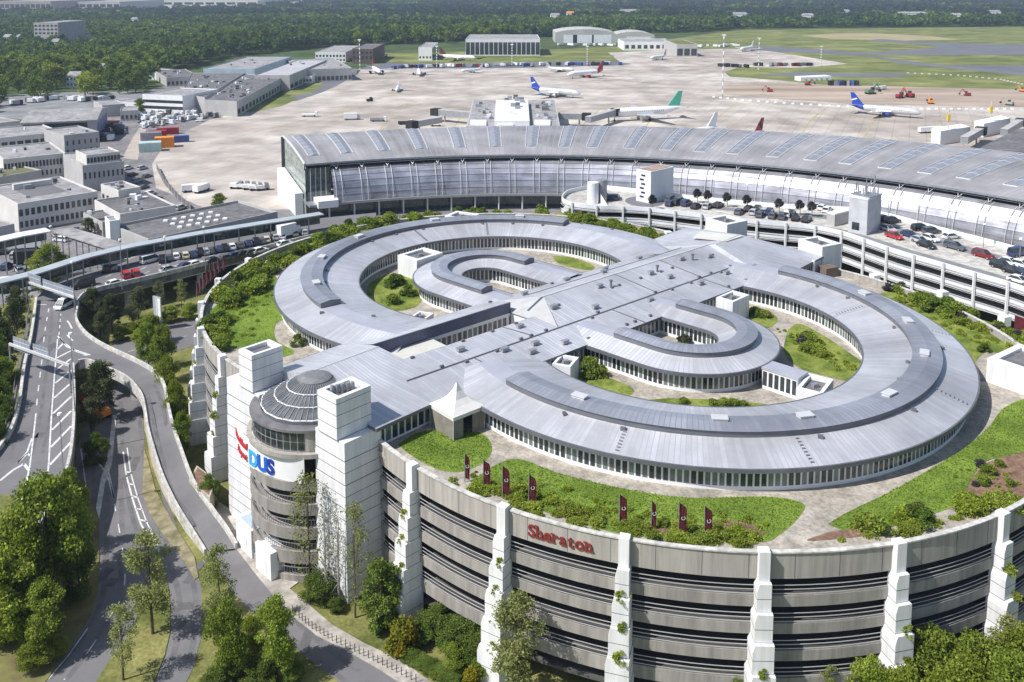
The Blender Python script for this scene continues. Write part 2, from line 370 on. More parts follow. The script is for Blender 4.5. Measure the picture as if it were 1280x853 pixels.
# land-side paving between the low buildings, service road towards the sheds
mb = MB(); mb.sheet(px([(-160, 420), (-160, 175), (30, 160), (150, 128), (200, 108), (270, 100), (300, 140), (262, 150), (226, 167), (204, 184), (190, 205), (195, 235), (260, 262), (350, 262), (470, 262), (700, 240), (800, 300), (420, 330), (220, 345), (100, 372), (40, 372)]), 0.01)
struct('service_yard', mb, mat('yard_asphalt', (.20, .19, .19), .9, 0, .25, .06, scale2=.5))
mb = MB(); mb.sheet(px([(-60, 140), (-40, 122), (60, 116), (180, 114), (182, 124), (120, 136), (30, 150)]), 0.0); struct('car_lanes', mb, mat('lane_paving', (.22, .22, .22), .9, 0, .25, .08))
mb = MB(); mb.sheet(px([(153, 198), (166, 172), (176, 158), (184, 158), (178, 176), (172, 200)]), .03); struct('service_road', mb, mat('service_concrete', (.42, .36, .31), .9, 0, .12, .1))

# ---- roads at ground level (lower left)
mb = MB(); mb.sheet(px([(255, 396), (200, 408), (150, 425), (131, 440), (126, 480), (112, 520), (96, 560), (93, 610), (120, 640), (123, 700), (121, 740), (112, 770), (84, 816), (40, 875), (215, 890), (240, 838), (251, 800), (254, 760), (252, 735), (240, 692), (205, 650), (188, 600), (181, 560), (178, 510), (174, 482), (172, 466), (205, 445), (262, 425)]), .02)
struct('road', mb, m_asph)
mb = MB(); mb.sheet(px([(292, 742), (305, 758), (345, 792), (390, 828), (440, 866), (530, 880), (500, 850), (431, 813), (397, 796), (369, 774), (340, 743), (320, 719), (297, 690), (279, 672), (262, 690)]), .025); struct('ramp_foot_road', mb, m_asph)
# traffic island with a kerb
isl = px([(196, 690), (206, 712), (212, 745), (213, 790), (206, 820), (186, 870), (108, 872), (140, 822), (160, 795), (176, 762), (186, 730)])
mb = MB(); mb.prism(isl, -.02, .12); o = struct('traffic_island', mb, m_grass)
mb = MB(); mb.prism(px([(178, 618), (186, 640), (200, 664), (222, 690), (236, 712), (243, 726), (248, 722), (243, 697), (215, 652), (194, 612), (184, 572), (180, 562)]), -.02, .12); struct('kerbed_verge', mb, mat('dry_verge', (.20, .18, .085), .95, 0, .3, .6, col2=(.32, .28, .18)))
mb = MB(); mb.prism(px([(120, 636), (126, 600), (134, 575), (141, 520), (146, 520), (140, 580), (131, 606), (124, 650)]), -.02, .14); struct('kerb', mb, m_concl)
mb = MB(); mb.prism(px([(124, 650), (124, 705), (122, 742), (114, 770), (84, 816), (48, 866), (-120, 880), (-120, 640), (60, 620), (105, 600)]), -.02, .13); struct('planted_verge', mb, mat('verge_soil', (.20, .16, .075), .95, 0, .35, .3, col2=(.20, .20, .06)))
mb = MB(); mb.prism(px([(252, 735), (262, 700), (292, 742), (305, 758), (345, 792), (390, 828), (440, 866), (240, 866), (252, 800)]), -.02, .12); struct('lawn_verge', mb, m_grass)
# pavement on the garage side
mb = MB(); mb.prism(px([(266, 645), (281, 660), (297, 689), (320, 719), (340, 743), (369, 774), (397, 796), (431, 813), (470, 835), (540, 880), (556, 866), (500, 826), (455, 805), (415, 782), (386, 757), (362, 737), (385, 720), (352, 690), (312, 655), (300, 650), (285, 636), (270, 626)]), -.02, .12); struct('pavement', mb, m_pave)
# markings
mb = MB()
def stripe(a, b, wd, z=None):
    """painted line between two world points"""
    d = (b - a); n = Vector((-d.y, d.x, 0)).normalized() * wd / 2; mb.quad(a - n, b - n, b + n, a + n)
def pstripe(pts, z, wd):
    P = [at(x, y, z) for x, y in pts]
    for i in range(len(P) - 1): stripe(P[i], P[i + 1], wd)
def dashes(pts, z, wd, on, off):
    P = smooth_line([at(x, y, z) for x, y in pts], 24); acc = 0
    for i in range(len(P) - 1):
        acc += (P[i + 1] - P[i]).length
        if acc % (on + off) < on: stripe(P[i], P[i + 1], wd)
G_ = .045
pstripe([(154, 565), (158, 595), (166, 625), (176, 655), (181, 664)], G_, .22)
pstripe([(159, 560), (163, 590), (172, 622), (183, 652), (196, 680), (199, 690)], G_, .16)
for a, b in (((158, 590), (163, 591)), ((161, 605), (167, 606)), ((165, 620), (172, 622)), ((170, 636), (178, 637)), ((175, 650), (184, 652)), ((180, 664), (190, 662)), ((186, 676), (197, 680))): pstripe([a, b], G_, .3)
pstripe([(101, 560), (105, 590), (109, 620), (111, 634)], G_, .18)
pstripe([(119, 574), (132, 590), (137, 603), (142, 622)], G_, .25)
pstripe([(133, 578), (138, 600), (142, 622)], G_, .2)
dashes([(143, 630), (150, 668), (155, 700), (156, 725), (152, 745), (135, 775), (110, 815), (80, 850)], G_, .14, 2.2, 3.5)
dashes([(170, 425), (210, 415), (250, 406)], G_, .14, 2., 3)
dashes([(160, 440), (200, 428), (250, 416)], G_, .14, 2., 3)
pstripe([(57, 853), (85, 820), (110, 785)], G_, .14)
pstripe([(290, 745), (303, 758)], G_, .12)
struct('road_markings', mb, m_mark)

# ---- the elevated road: highway, forecourt and curling ramp, all on one deck 6 m up
Z6 = 6.0
HL = smooth_line([at(a, b, Z6) for a, b in [(44, 376), (38, 420), (29, 460), (22, 508), (12, 541), (-4, 565), (-32, 600), (-75, 650)]], 5)
HR = smooth_line([at(a, b, Z6) for a, b in [(93, 458), (94.5, 490), (94, 532), (90, 572), (81, 604), (63, 642), (32, 682), (-12, 716), (-70, 748)]], 5)
RLz = [(98, 452, 6), (111, 451, 6), (131, 459, 6), (150, 467, 6), (165, 477, 6), (178, 494, 5.9), (182.5, 512, 5.6), (186, 534, 5.0), (192, 557, 4.3), (204, 594, 3.2), (221, 630, 2.1), (240, 661, 1.1), (258, 690, .35)]
RRz = [(97, 382, 6), (94, 400, 6), (104, 417, 6), (121, 430, 6), (142, 441, 6), (168, 453, 6), (190, 466, 6), (203, 482, 5.9), (208, 506, 5.6), (214, 532, 5.0), (223, 560, 4.3), (240, 605, 3.0), (262, 638, 1.8), (281, 664, .8), (294, 686, .25)]
RLp = smooth_line([at(*q) for q in RLz], 6); RRp = smooth_line([at(*q) for q in RRz], 6)
def deckpoly(mb, P, th):
    """slab under an arbitrary 3-d outline"""
    n = len(P); top = [tuple(p) for p in P]; bot = [(p[0], p[1], p[2] - th) for p in P]
    mb.add(bot + top, [tuple(range(n)), tuple(range(n, 2 * n))[::-1]] + [(i, (i + 1) % n, n + (i + 1) % n, n + i) for i in range(n)])
mb = MB()
gore = [at(97, 382, Z6), at(94, 401, Z6), at(104, 417, Z6), at(121, 430, Z6), at(142, 441, Z6)]
deckpoly(mb, HL + list(reversed(HR)) + [at(98, 452, Z6), at(111, 451, Z6), at(131, 459, Z6), at(142, 441.01, Z6), at(121, 430, Z6), at(104, 417, Z6), at(94, 401, Z6), at(97, 382, Z6), at(102, 374, Z6)], 1.3)
A = RLp[12:]; 
k0 = 24
B = RRp[k0:]
def resample(P, n):
    L = [0.]
    for i in range(1, len(P)): L.append(L[-1] + (P[i] - P[i - 1]).length)
    out = []
    for k in range(n):
        s = L[-1] * k / (n - 1); i = max(j for j in range(len(L)) if L[j] <= s + 1e-9); i = min(i, len(P) - 2)
        t = (s - L[i]) / max(1e-9, L[i + 1] - L[i]); out.append(P[i].lerp(P[i + 1], t))
    return out
A2 = resample(A, 60); B2 = resample(B, 60)
ribbon(mb, A2, B2)
ribbon(mb, B2, A2, -1.1)
for P in (A2, B2):
    for i in range(59): mb.quad(P[i], P[i + 1], P[i + 1] - Vector((0, 0, 1.1)), P[i] - Vector((0, 0, 1.1)))
# forecourt
FL = smooth_line([at(a, b, Z6) for a, b in [(97, 381), (106, 371), (122, 365), (142, 360), (170, 353.5), (206, 345), (249, 334), (290, 323), (340, 310), (400, 296), (470, 285)]], 5)
FB = [at(a, b, Z6) for a, b in [(470, 266), (400, 273), (330, 286), (250, 302), (190, 312), (150, 330), (95, 345), (58, 360), (44, 374)]]
deckpoly(mb, FL + FB, 1.5)
struct('elevated_road', mb, m_asph)
mb = MB()
for a, b in ((60, 470), (60, 520), (50, 570), (70, 420)):
    p = at(a, b, 4.7); mb.prism([(p.x - 3, p.y - .6), (p.x + 3, p.y - .6), (p.x + 3, p.y + .6), (p.x - 3, p.y + .6)], 0, 4.7)
for a, b in ((125, 450), (168, 468), (195, 500), (196, 540), (120, 372), (160, 362), (200, 352), (250, 339), (300, 326)):
    p = at(a, b, 4.5); mb.prism([(p.x - .6, p.y - .6), (p.x + .6, p.y - .6), (p.x + .6, p.y + .6), (p.x - .6, p.y + .6)], 0, 4.6 if b < 520 else 3.4)
struct('road_piers', mb, m_concl)
# parapets: each wall a thing
def parapet(P, label, h=.95, th=.32, down=1.4):
    mb = MB(); wallstrip(mb, P, -down, h, th); o = link('parapet_wall', mb.mesh('parapet_wall', m_concl)); return tag(o, label, 'wall', None)
parapet(HL, 'pale concrete parapet along the outer left edge of the elevated highway', .8, -.45)
parapet(HR, 'pale concrete parapet beside the hatched lane, above the dark sunken opening', .75, .4)
parapet(RRp, 'long curved concrete parapet on the outer side of the curling ramp', .7, -.35)
parapet(RLp, 'curved concrete parapet round the sunken opening on the inner side of the ramp', .4, .3)
parapet(FL, 'grey concrete parapet below the queue of cars on the airport forecourt', 1.0, -.35, 1.7)
mb = MB()
N_ = normals2d(A2)
for P, sgn in ((A2, 1),):
    for i in range(len(P) - 1):
        if P[i].z < 5.9: mb.hexa([(P[i].x, P[i].y, -.02), (P[i + 1].x, P[i + 1].y, -.02), (P[i + 1].x + .3, P[i + 1].y, -.02), (P[i].x + .3, P[i].y, -.02)], [(P[i].x, P[i].y, P[i].z), (P[i + 1].x, P[i + 1].y, P[i + 1].z), (P[i + 1].x + .3, P[i + 1].y, P[i + 1].z), (P[i].x + .3, P[i].y, P[i].z)])
o = link('retaining_wall', mb.mesh('retaining_wall', mat('sandy_concrete', (.46, .39, .30), .9, 0, .2, .5))); tag(o, 'sandy retaining wall carrying the ramp down to the lower road', 'wall')
# steel guard rails on the carriageways
def guardrail(P, off, label):
    N = normals2d(P); mb = MB(); Q = [p + Vector((n.x, n.y, 0)) * off for p, n in zip(P, N)]
    for i in range(len(Q) - 1):
        a, b = Q[i], Q[i + 1]; mb.hexa([(a.x, a.y, a.z + .45), (b.x, b.y, b.z + .45), (b.x + .06, b.y, b.z + .45), (a.x + .06, a.y, a.z + .45)], [(a.x, a.y, a.z + .75), (b.x, b.y, b.z + .75), (b.x + .06, b.y, b.z + .75), (a.x + .06, a.y, a.z + .75)])
    r = thing('guard_rail', label, 'guard rail', tuple(Q[0])); part('rail_beam', mb, m_metal, r)
    for i in range(0, len(Q), 3):
        m2 = MB(); m2.box((Q[i].x, Q[i].y, Q[i].z + .35), (.08, .08, .7)); part('rail_post', m2, m_metal, r)
guardrail(HL, .9, 'steel guard rail inside the left parapet of the highway')
# painted lines on the deck
mb = MB(); z = Z6 + .012
pstripe([(72, 424), (68, 470), (64, 525), (61, 579), (59, 600), (55, 622)], z, .22)
for k in range(9):      # hatching between the main lanes and the ramp
    y0 = 431 + (k ** 1.28) * 9.2; xl = 72 - (y0 - 424) * .072; 
    xr = min(93, 76 + (y0 - 428) * 1.5) if k < 2 else 89
    pstripe([(xl, y0 + 6 + k * 1.6), (xr, y0 - (3 + k * .9))], z, .38)
pstripe([(72, 420), (78, 427), (86, 433), (96, 440), (112, 445), (104, 444)], z, .25)
pstripe([(92, 437), (113, 444)], z, .3); pstripe([(75, 423), (84, 434), (92, 437)], z, .3)
dashes([(61, 386), (56, 415), (53, 445), (50, 470), (47, 495), (45, 515)], z, .18, 2.4, 3.2)
pstripe([(45, 517), (43, 535), (40, 560), (37, 585)], z, .2)
pstripe([(40, 548), (34, 565), (22, 579)], z, .25); pstripe([(22, 579), (34, 567), (38, 570)], z, .35)
pstripe([(0, 601), (16, 588), (30, 580), (36, 588)], z, .4); pstripe([(36, 588), (31, 612), (24, 635), (10, 670), (-4, 700)], z, .22)
dashes([(76, 392), (74.5, 410), (73, 424)], z, .16, 1.6, 2)
pstripe([(46, 381), (58, 381)], z, .35)
pstripe([(84, 401), (87, 405), (90, 411)], z, .3); pstripe([(84, 419), (88, 423), (91, 426)], z, .3)
for k in range(9): pstripe([(110 + k * 22, 352 - k * 5), (117 + k * 22, 348.5 - k * 5)], z, .2)
for k in range(8): pstripe([(120 + k * 20, 358 - k * 5.2), (127 + k * 20, 354 - k * 5)], z, .15)
struct('deck_markings', mb, m_mark)
mb = MB(); mb.prism(px([(-30, 622), (12, 619), (16, 628), (13, 645), (2, 672), (-25, 720)], Z6), Z6 - .02, Z6 + .14); struct('grass_island', mb, m_grass)

rr = random.Random(21); mb = MB()
for k in range(26):
    x, y = rr.choice([(rr.uniform(125, 150), rr.uniform(560, 800)), (rr.uniform(205, 245), rr.uniform(690, 830)), (rr.uniform(150, 180), rr.uniform(520, 600)), (rr.uniform(310, 400), rr.uniform(745, 815))])
    p = at(x, y, .032 + .0006 * k); a = rr.uniform(1.2, 1.9); l_, w_ = rr.uniform(1, 5), rr.uniform(.5, 1.4); d = Vector((math.cos(a), math.sin(a))) * l_ / 2; n = Vector((-d.y, d.x)).normalized() * w_ / 2
    mb.quad((*(p.xy - d - n), p.z), (*(p.xy + d - n), p.z), (*(p.xy + d + n), p.z), (*(p.xy - d + n), p.z))
struct('asphalt_patch', mb, mat('asphalt_repair', (.115, .112, .115), .9, 0, .15, 1.))
mb = MB()
for k in range(14):
    x, y = rr.choice([(62 + rr.uniform(-14, 10), rr.uniform(400, 560)), (rr.uniform(190, 225), rr.uniform(500, 640))])
    if y > 460 and x > 100: p = at(x, y, 6.02)
    else: p = at(min(x, 70), y, Z6 + .006 + .0004 * k)
    if x > 100: continue
    a = 1.75; d = Vector((math.cos(a), math.sin(a))) * rr.uniform(1, 5) / 2; n = Vector((-d.y, d.x)).normalized() * rr.uniform(.3, .8)
    mb.quad((*(p.xy - d - n), p.z), (*(p.xy + d - n), p.z), (*(p.xy + d + n), p.z), (*(p.xy - d + n), p.z))
struct('deck_patch', mb, bpy.data.materials['asphalt_repair'])
mb = MB()
def taxi(pts, wd=.9):
    Q = smooth_line([at(a, b, .035) for a, b in pts], 8)
    for i in range(len(Q) - 1): stripe(Q[i], Q[i + 1], wd)
taxi([(300, 170), (420, 142), (560, 124), (700, 112), (860, 110), (905, 120), (1000, 140), (1150, 155), (1290, 160)]); taxi([(420, 142), (520, 110), (640, 96), (760, 92), (880, 96)], .8)
for x in (470, 560, 720, 800, 880, 1000, 1080, 1160): taxi([(x, 172), (x + 14, 150), (x + 40, 130)], .6)
struct('taxi_lines', mb, mat('taxi_yellow', (.42, .34, .16), .8, 0, .2, .1))

mb = MB()
def wear(pts, z, offs, wd):
    Q = smooth_line([at(*q) if len(q) == 3 else at(q[0], q[1], z) for q in pts], 10); N = normals2d(Q)
    for o in offs:
        C_ = [q + N[i].to_3d() * o + Vector((0, 0, .006)) for i, q in enumerate(Q)]
        for i in range(len(C_) - 1): stripe(C_[i], C_[i + 1], wd)
wear([(160, 500), (164, 560), (172, 620), (186, 670), (200, 700)], .024, (-1.6, -3.3, 1.2), .55)
wear([(222, 700), (234, 745), (233, 790), (222, 840)], .024, (-.9, .9), .6)
wear([(140, 560), (143, 630), (142, 700), (137, 750), (110, 800), (72, 850)], .024, (-.9, .9, 2.6), .6)
wear([(330, 748), (360, 780), (400, 815), (440, 845)], .028, (-.9, .9), .6)
wear([(62, 390), (58, 430), (52, 480), (44, 530), (34, 570)], 6.0, (-1.9, -.5, 2.2, 3.6), .5)
wear([(a, b, z) for (a, b, z) in ((173, 465, 6), (188, 488, 5.9), (196, 512, 5.6), (202, 540, 4.8), (212, 575, 3.75), (228, 615, 2.5), (250, 655, 1.3))], 0, (-.9, .8), .5)
struct('tyre_wear', mb, mat('worn_asphalt', (.135, .131, .134), .8, 0, .2, .5))
# ================================================================ ROUND CAR PARK
CR, CL, RG = Vector((25.6, 131.4)), Vector((-2.6, 158.2)), 50.9
ZR = 17.0                                  # roof garden level
def circ(c, a0, a1, n=60):
    out = []
    for i in range(n + 1):
        a = R(a0 + (a1 - a0) * i / n); out.append(((c.x, c.y), (math.cos(a), math.sin(a))))
    return out
g = thing('parking_garage', 'round concrete car park with louvred storeys and white stepped pillars under the roof garden', 'car park', (12, 144.5, 0))
ARC_R, ARC_L = (-146, 52), (42, 236)       # the two outlines, from notch to notch
bands = [(15.37, 18.0), (12.47, 13.63), (9.63, 10.72), (6.77, 7.87), (3.6, 4.99)]
for z0, z1 in bands:
    mb = MB()
    for c, (a0, a1) in ((CR, ARC_R), (CL, ARC_L)):
        mb.sweep(circ(c, a0, a1, 110), [(RG, z0), (RG, z1), (RG - .35, z1), (RG - .35, z0)], closed=True, cap=True)
    part('parapet' if z1 == 18.0 else 'floor_band', mb, m_conc if z1 == 18.0 else m_conc2, g)
mb = MB()
for c, (a0, a1) in ((CR, ARC_R), (CL, ARC_L)):
    mb.sweep(circ(c, a0, a1, 110), [(RG + .12, 18.0), (RG + .12, 18.14), (RG - .42, 18.14), (RG - .42, 18.0)], closed=True, cap=True)
part('parapet_coping', mb, m_concl, g)
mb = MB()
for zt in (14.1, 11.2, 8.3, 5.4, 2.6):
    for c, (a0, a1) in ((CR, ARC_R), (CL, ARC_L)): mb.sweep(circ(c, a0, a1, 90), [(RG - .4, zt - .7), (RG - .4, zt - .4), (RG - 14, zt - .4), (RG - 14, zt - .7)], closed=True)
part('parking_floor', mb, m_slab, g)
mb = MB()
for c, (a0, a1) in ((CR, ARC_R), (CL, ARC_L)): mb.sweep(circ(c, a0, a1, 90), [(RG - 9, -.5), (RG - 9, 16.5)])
part('dark_backing', mb, m_dark, g)  # near-black wall: shade deep in the storeys put into its colour
for z0, z1 in ((13.63, 15.37), (10.72, 12.47), (7.87, 9.63), (4.99, 6.77)):
    for k in range(3):
        mb = MB(); zc = z0 + .18 + k * .43
        for c, (a0, a1) in ((CR, ARC_R), (CL, ARC_L)): mb.sweep(circ(c, a0, a1, 110), [(RG - .04, zc - .035), (RG - .04, zc + .035), (RG - .08, zc + .035), (RG - .08, zc - .035)], closed=True)
        part('louvre_rail', mb, m_louvre, g)
mb = MB()
for c, a0, n in ((CR, -143, 36), (CL, -172, 18)):
    for k in range(n):
        a = R(a0 + k * 4.97); x, y = c.x + (RG + .004) * math.cos(a), c.y + (RG + .004) * math.sin(a); mb.box((x, y, 16.7), (.02, .045, 2.5), a)
part('parapet_joint', mb, m_joint, g)
# roof slab
def outline(r):
    P = [Vector((CR.x + r * math.cos(R(a)), CR.y + r * math.sin(R(a)))) for a in np.linspace(-140, 46, 90)]
    P += [Vector((CL.x + r * math.cos(R(a)), CL.y + r * math.sin(R(a)))) for a in np.linspace(47, 230, 90)]
    return P
mb = MB(); mb.prism(outline(RG - .38), 16.4, ZR); part('roof_deck', mb, m_gravel, g)
# stepped pillars every 15 degrees
def pillar(c, a):
    mb = MB(); jb = MB(); ca, sa = math.cos(R(a)), math.sin(R(a)); ra = Vector((ca, sa)); ta = Vector((-sa, ca))
    top = [18.55, 15.55, 12.75, 9.9, 7.0, 4.1]; hl0 = .52
    for k in range(6):
        z1 = top[k]; z0 = top[k + 1] if k < 5 else -.1; kk = min(k, 5)
        hl, hr = .52 + .22 * kk, .52 + .11 * kk; o0 = .75 + .42 * k
        prof = [(-hl, z0), (hr, z0), (hr, z1), (-hl0, z1), (-hl, z1 - (.75 if k else .02))]
        f = [c + ra * (RG + o0) + ta * x for x, z in prof]; bk = [c + ra * (RG - .25) + ta * x for x, z in prof]
        mb.add([(p.x, p.y, z) for p, (x, z) in zip(f, prof)] + [(p.x, p.y, z) for p, (x, z) in zip(bk, prof)], [(0, 1, 2, 3, 4), (9, 8, 7, 6, 5)] + [(i, 5 + i, 5 + (i + 1) % 5, (i + 1) % 5) for i in range(5)])
        zc = (z0 + z1) / 2 - .1
        if k:
            q = [c + ra * (RG - .2) - ta * (hl + .012), c + ra * (RG + o0 + .012) - ta * (hl + .012), c + ra * (RG + o0 + .012) + ta * (hr + .012), c + ra * (RG - .2) + ta * (hr + .012)]
            jb.hexa([(p.x, p.y, zc) for p in q], [(p.x, p.y, zc + .05) for p in q])
            jb.hexa([(p.x, p.y, z0 - .02) for p in q], [(p.x, p.y, z0 + .035) for p in q])
        hl0 = hl
    return mb, jb
def add_pillar(c, a):
    mb, jb = pillar(c, a); o = part('pillar', mb, m_panel, g); part('block_joint', jb, m_joint, o)
for a in (-136, -121.2, -106.6, -91.8, -76.6, -61.4, -46.5, -31.5): add_pillar(CR, a)
for a in (-140.5, -154.5, -168.3, 178, 164): add_pillar(CL, a)
# grass tufts in the pillar planters come with the planting

# ================================================================ HOTEL ON THE ROOF
h = thing('hotel', 'low zinc-roofed hotel of two interlocking rings and a diagonal spine on the roof garden', 'hotel', (12, 144.5, ZR))
U0, UI = -.1, -1.9
def ringpath(sgn, a0, a1, n=80, vc=20.):
    out = []
    c = W(U0, sgn * vc)
    for i in range(n + 1):
        a = R(a0 + (a1 - a0) * i / n); n2 = VV * (sgn * math.cos(a)) + UU * math.sin(a); out.append(((c.x, c.y), (n2.x, n2.y)))
    return out
def innerpath(sgn, v0=7.5, vc=21.3, n=40):
    out = []
    for k in range(8): p = W(UI, sgn * (v0 + (vc - v0) * k / 8)); out.append(((p.x, p.y), (-UU.x, -UU.y)))
    c = W(UI, sgn * vc)
    for i in range(n + 1):
        a = R(-90 + 180 * i / n); n2 = VV * (sgn * math.cos(a)) + UU * math.sin(a); out.append(((c.x, c.y), (n2.x, n2.y)))
    for k in range(1, 9): p = W(UI, sgn * (vc + (v0 - vc) * k / 8)); out.append(((p.x, p.y), (UU.x, UU.y)))
    return out
PANES = []       # every window pane: (four corners, distance to the camera)
def panes(path, off, z0, z1, pitch, wd, face):
    """narrow window panes along a wall; face=+1 looks along the normal, -1 against it"""
    arc = [0.]; Pp = [Vector((p[0] + n[0] * off, p[1] + n[1] * off)) for p, n in path]
    for i in range(1, len(Pp)): arc.append(arc[-1] + (Pp[i] - Pp[i - 1]).length)
    k = 0
    while True:
        s = (k + .5) * pitch; k += 1
        if s > arc[-1] - pitch / 2: break
        i = max(j for j in range(len(arc)) if arc[j] <= s); i = min(i, len(Pp) - 2)
        t = (s - arc[i]) / (arc[i + 1] - arc[i]); p = Pp[i].lerp(Pp[i + 1], t); d = (Pp[i + 1] - Pp[i]).normalized()
        n2 = Vector(path[i][1]) * (1 - t) + Vector(path[i + 1][1]) * t; n2.normalize(); n2 *= face
        a = p - d * wd / 2 + n2 * .03; b = p + d * wd / 2 + n2 * .03
        to = Vector((-p.x, -p.y)).normalized()
        PANES.append(((a, b, z0, z1, n2), (p.length if n2.dot(to) > .12 else 1e6)))
ZE = 20.0
def ring(sgn, path, ro, ri, bo, bi, bandpath, wall_in=True, win=True, zt=21.25):
    mb = MB(); mb.sweep(path, [(ro, ZE), (bo, zt)])
    mb.sweep(path, [(bi, zt), (ri, ZE)])
    part('roof', mb, m_roof, h)
    mb = MB(); mb.sweep(path, [(bo + .05, zt - .02), (bi - .05, zt - .02)]); part('roof_crown', mb, m_roof2, h)
    mb = MB(); mb.sweep(path, [(ro + .02, ZE - .42), (ro + .02, ZE + .05), (ro - .18, ZE + .06)]); mb.sweep(path, [(ri - .02, ZE - .42), (ri - .02, ZE + .05), (ri + .18, ZE + .06)])
    part('eaves_fascia', mb, m_roofd, h)
    mb = MB(); mb.sweep(path, [(ro, ZE - .42), (ri, ZE - .42)]); part('soffit', mb, m_metal, h)
    mb = MB(); mb.sweep(bandpath, [(bo + .12, zt - .1), (bo + .12, zt + .78)]); mb.sweep(bandpath, [(bi - .12, zt - .1), (bi - .12, zt + .78)])
    for i, e in ((0, 1), (-1, -1)):
        p, n = bandpath[i]; q = [(p[0] + n[0] * o, p[1] + n[1] * o, z) for o, z in ((bo + .12, zt - .1), (bo + .12, zt + .78), ((bo + bi) / 2, zt + 1.05), (bi - .12, zt + .78), (bi - .12, zt - .1))]; mb.add(q, [(0, 1, 2, 3, 4)])
    part('ridge_side', mb, m_roofd, h)  # dark faces also carry the ridge's shadow line in their colour
    mb = MB(); mb.sweep(bandpath, [(bo + .3, zt + .76), ((bo + bi) / 2, zt + 1.05), (bi - .3, zt + .76)]); part('ridge_roof', mb, roof_band, h)
    wo, wi = ro - 1.1, ri + .8
    mb = MB(); mb.sweep(path, [(wo, ZR - .1), (wo, ZE - .4)]); mb.sweep(path, [(wi, ZR - .1), (wi, ZE - .4)]); part('outer_wall', mb, m_white, h)
    panes(path, wo, 17.5, 19.38, .76, .54, 1); panes(path, wi, 17.5, 19.38, .76, .54, -1)
roof_band = roofmat('zinc_ridge', (.33, .345, .39), .62)
for sg, span, bspan in ((1, (-113, 122), (-100, 92)), (-1, (-112, 122), (-80, 73))):
    ring(sg, ringpath(sg, *span), 39.0, 24.4, 34.2, 31.0, ringpath(sg, *bspan))
    ip = innerpath(sg); 
    ring(sg, ip, 12.9, 4.0, 9.4, 7.0, ip[4:-4] if sg > 0 else ip[3:-6], zt=20.95)
# spine
def strip(prof, p0, p1, name, m, n=1, uv=True):
    mb = MB(); prev = None
    for (q0, z0), (q1, z1) in zip(prof[:-1], prof[1:]):
        a, b, c, d = S(p0, q0, z0), S(p1, q0, z0), S(p1, q1, z1), S(p0, q1, z1)
        mb.quad(a, b, c, d, uv=[(p0, 0), (p1, 0), (p1, 3), (p0, 3)])
    return part(name, mb, m, h)
strip([(-9.6, 20.2), (-3.4, 22.0)], -39, -13.5, 'roof', m_roof)
strip([(-3.2, 20.3), (-3.2, 22.02)], -39, -13.5, 'blue_grey_wall', m_blue)
strip([(-3.42, 22.02), (-3.16, 22.06)], -39, -13.5, 'roof_edge', m_roofd)
strip([(-3.3, 19.75), (-3.3, 20.3)], -39, -13.5, 'white_band', m_white)
strip([(-3.5, 16.9), (-3.5, 19.8)], -39, -13.5, 'gallery_wall', m_white)
strip([(2.2, 21.2), (7.7, 21.0), (13.4, 20.1)], -41, -13.5, 'roof', m_roof)
mb = MB()
mb.quad(S(-13.5, -9.6, 20.2), S(39, -9.6, 20.2), S(39, -.9, 22.5), S(-8.5, -.9, 22.5), uv=[(-13.5, 0), (39, 0), (39, 9), (-8.5, 9)]); mb.quad(S(-8.5, -.9, 22.5), S(39, -.9, 22.5), S(39, 7.7, 21.0), S(-13.5, 7.7, 21.0), uv=[(-8.5, 0), (39, 0), (39, 9), (-13.5, 9)])
part('roof', mb, m_roof, h)
strip([(7.7, 21.0), (13.4, 20.1)], -13.5, 39, 'roof', m_roof)
mb = MB(); mb.tube(S(-41, 7.7, 21.03), S(39, 7.7, 21.03), .13, n=5); mb.tube(S(-8, -5.2, 21.4), S(38, -5.2, 21.4), .07, n=4); part('gutter', mb, m_roofd, h)
for p_, q0, z0, q1, z1 in ((8, -.9, 22.5, 7.7, 21.03), (-2, 7.7, 21.0, 13.3, 20.15), (-20, 2.2, 21.2, 7.7, 21.03), (-30, 7.7, 21.0, 13.3, 20.15), (20, -.9, 22.5, 7.7, 21.03), (21, 7.7, 21.0, 13.3, 20.15)):
    mb = MB(); mb.tube(S(p_, q0, z0 + .04), S(p_ + 1.5, q1, z1 + .04), .1, n=4); part('expansion_joint', mb, m_roofd, h)
strip([(-9.7, 19.7), (-9.6, 20.22)], -39, 39, 'eaves_fascia', m_roofd); strip([(13.45, 19.7), (13.4, 20.12)], -41, 39, 'eaves_fascia', m_roofd)
strip([(2.1, 20.8), (2.2, 21.22)], -41, -13.5, 'eaves_fascia', m_roofd)
strip([(-1.15, 22.53), (-.9, 22.62), (-.65, 22.53)], -13.5, 39, 'ridge_cap', m_rail)
mb = MB()
for p0, p1, q in ((-39, 39, -9), (-41, 39, 12.6)): mb.quad(S(p0, q, 16.9), S(p1, q, 16.9), S(p1, q, 20), S(p0, q, 20))
mb.quad(S(-41, 2.9, 16.9), S(-13.5, 2.9, 16.9), S(-13.5, 2.9, 21.0), S(-41, 2.9, 21.0))
mb.quad(S(-13.3, -3.4, 16.9), S(-13.3, 2.9, 16.9), S(-13.3, 2.9, 20.4), S(-13.3, -3.4, 20.4))
part('outer_wall', mb, m_white, h)
mb = MB(); mb.add([S(-13.6, -3.4, 20.35), S(-13.6, 7.7, 20.95), S(-8.5, -.9, 22.5)], [(0, 1, 2)]); mb.add([S(-13.5, -9.6, 20.2), S(-13.6, -3.4, 20.35), S(-8.5, -.9, 22.5)], [(0, 1, 2)]); part('hip_roof', mb, mat('sunlit_hip', (.42, .42, .42), .6, 0, .08, .5), h)  # the hip's sunlit look is put into a tone of its own
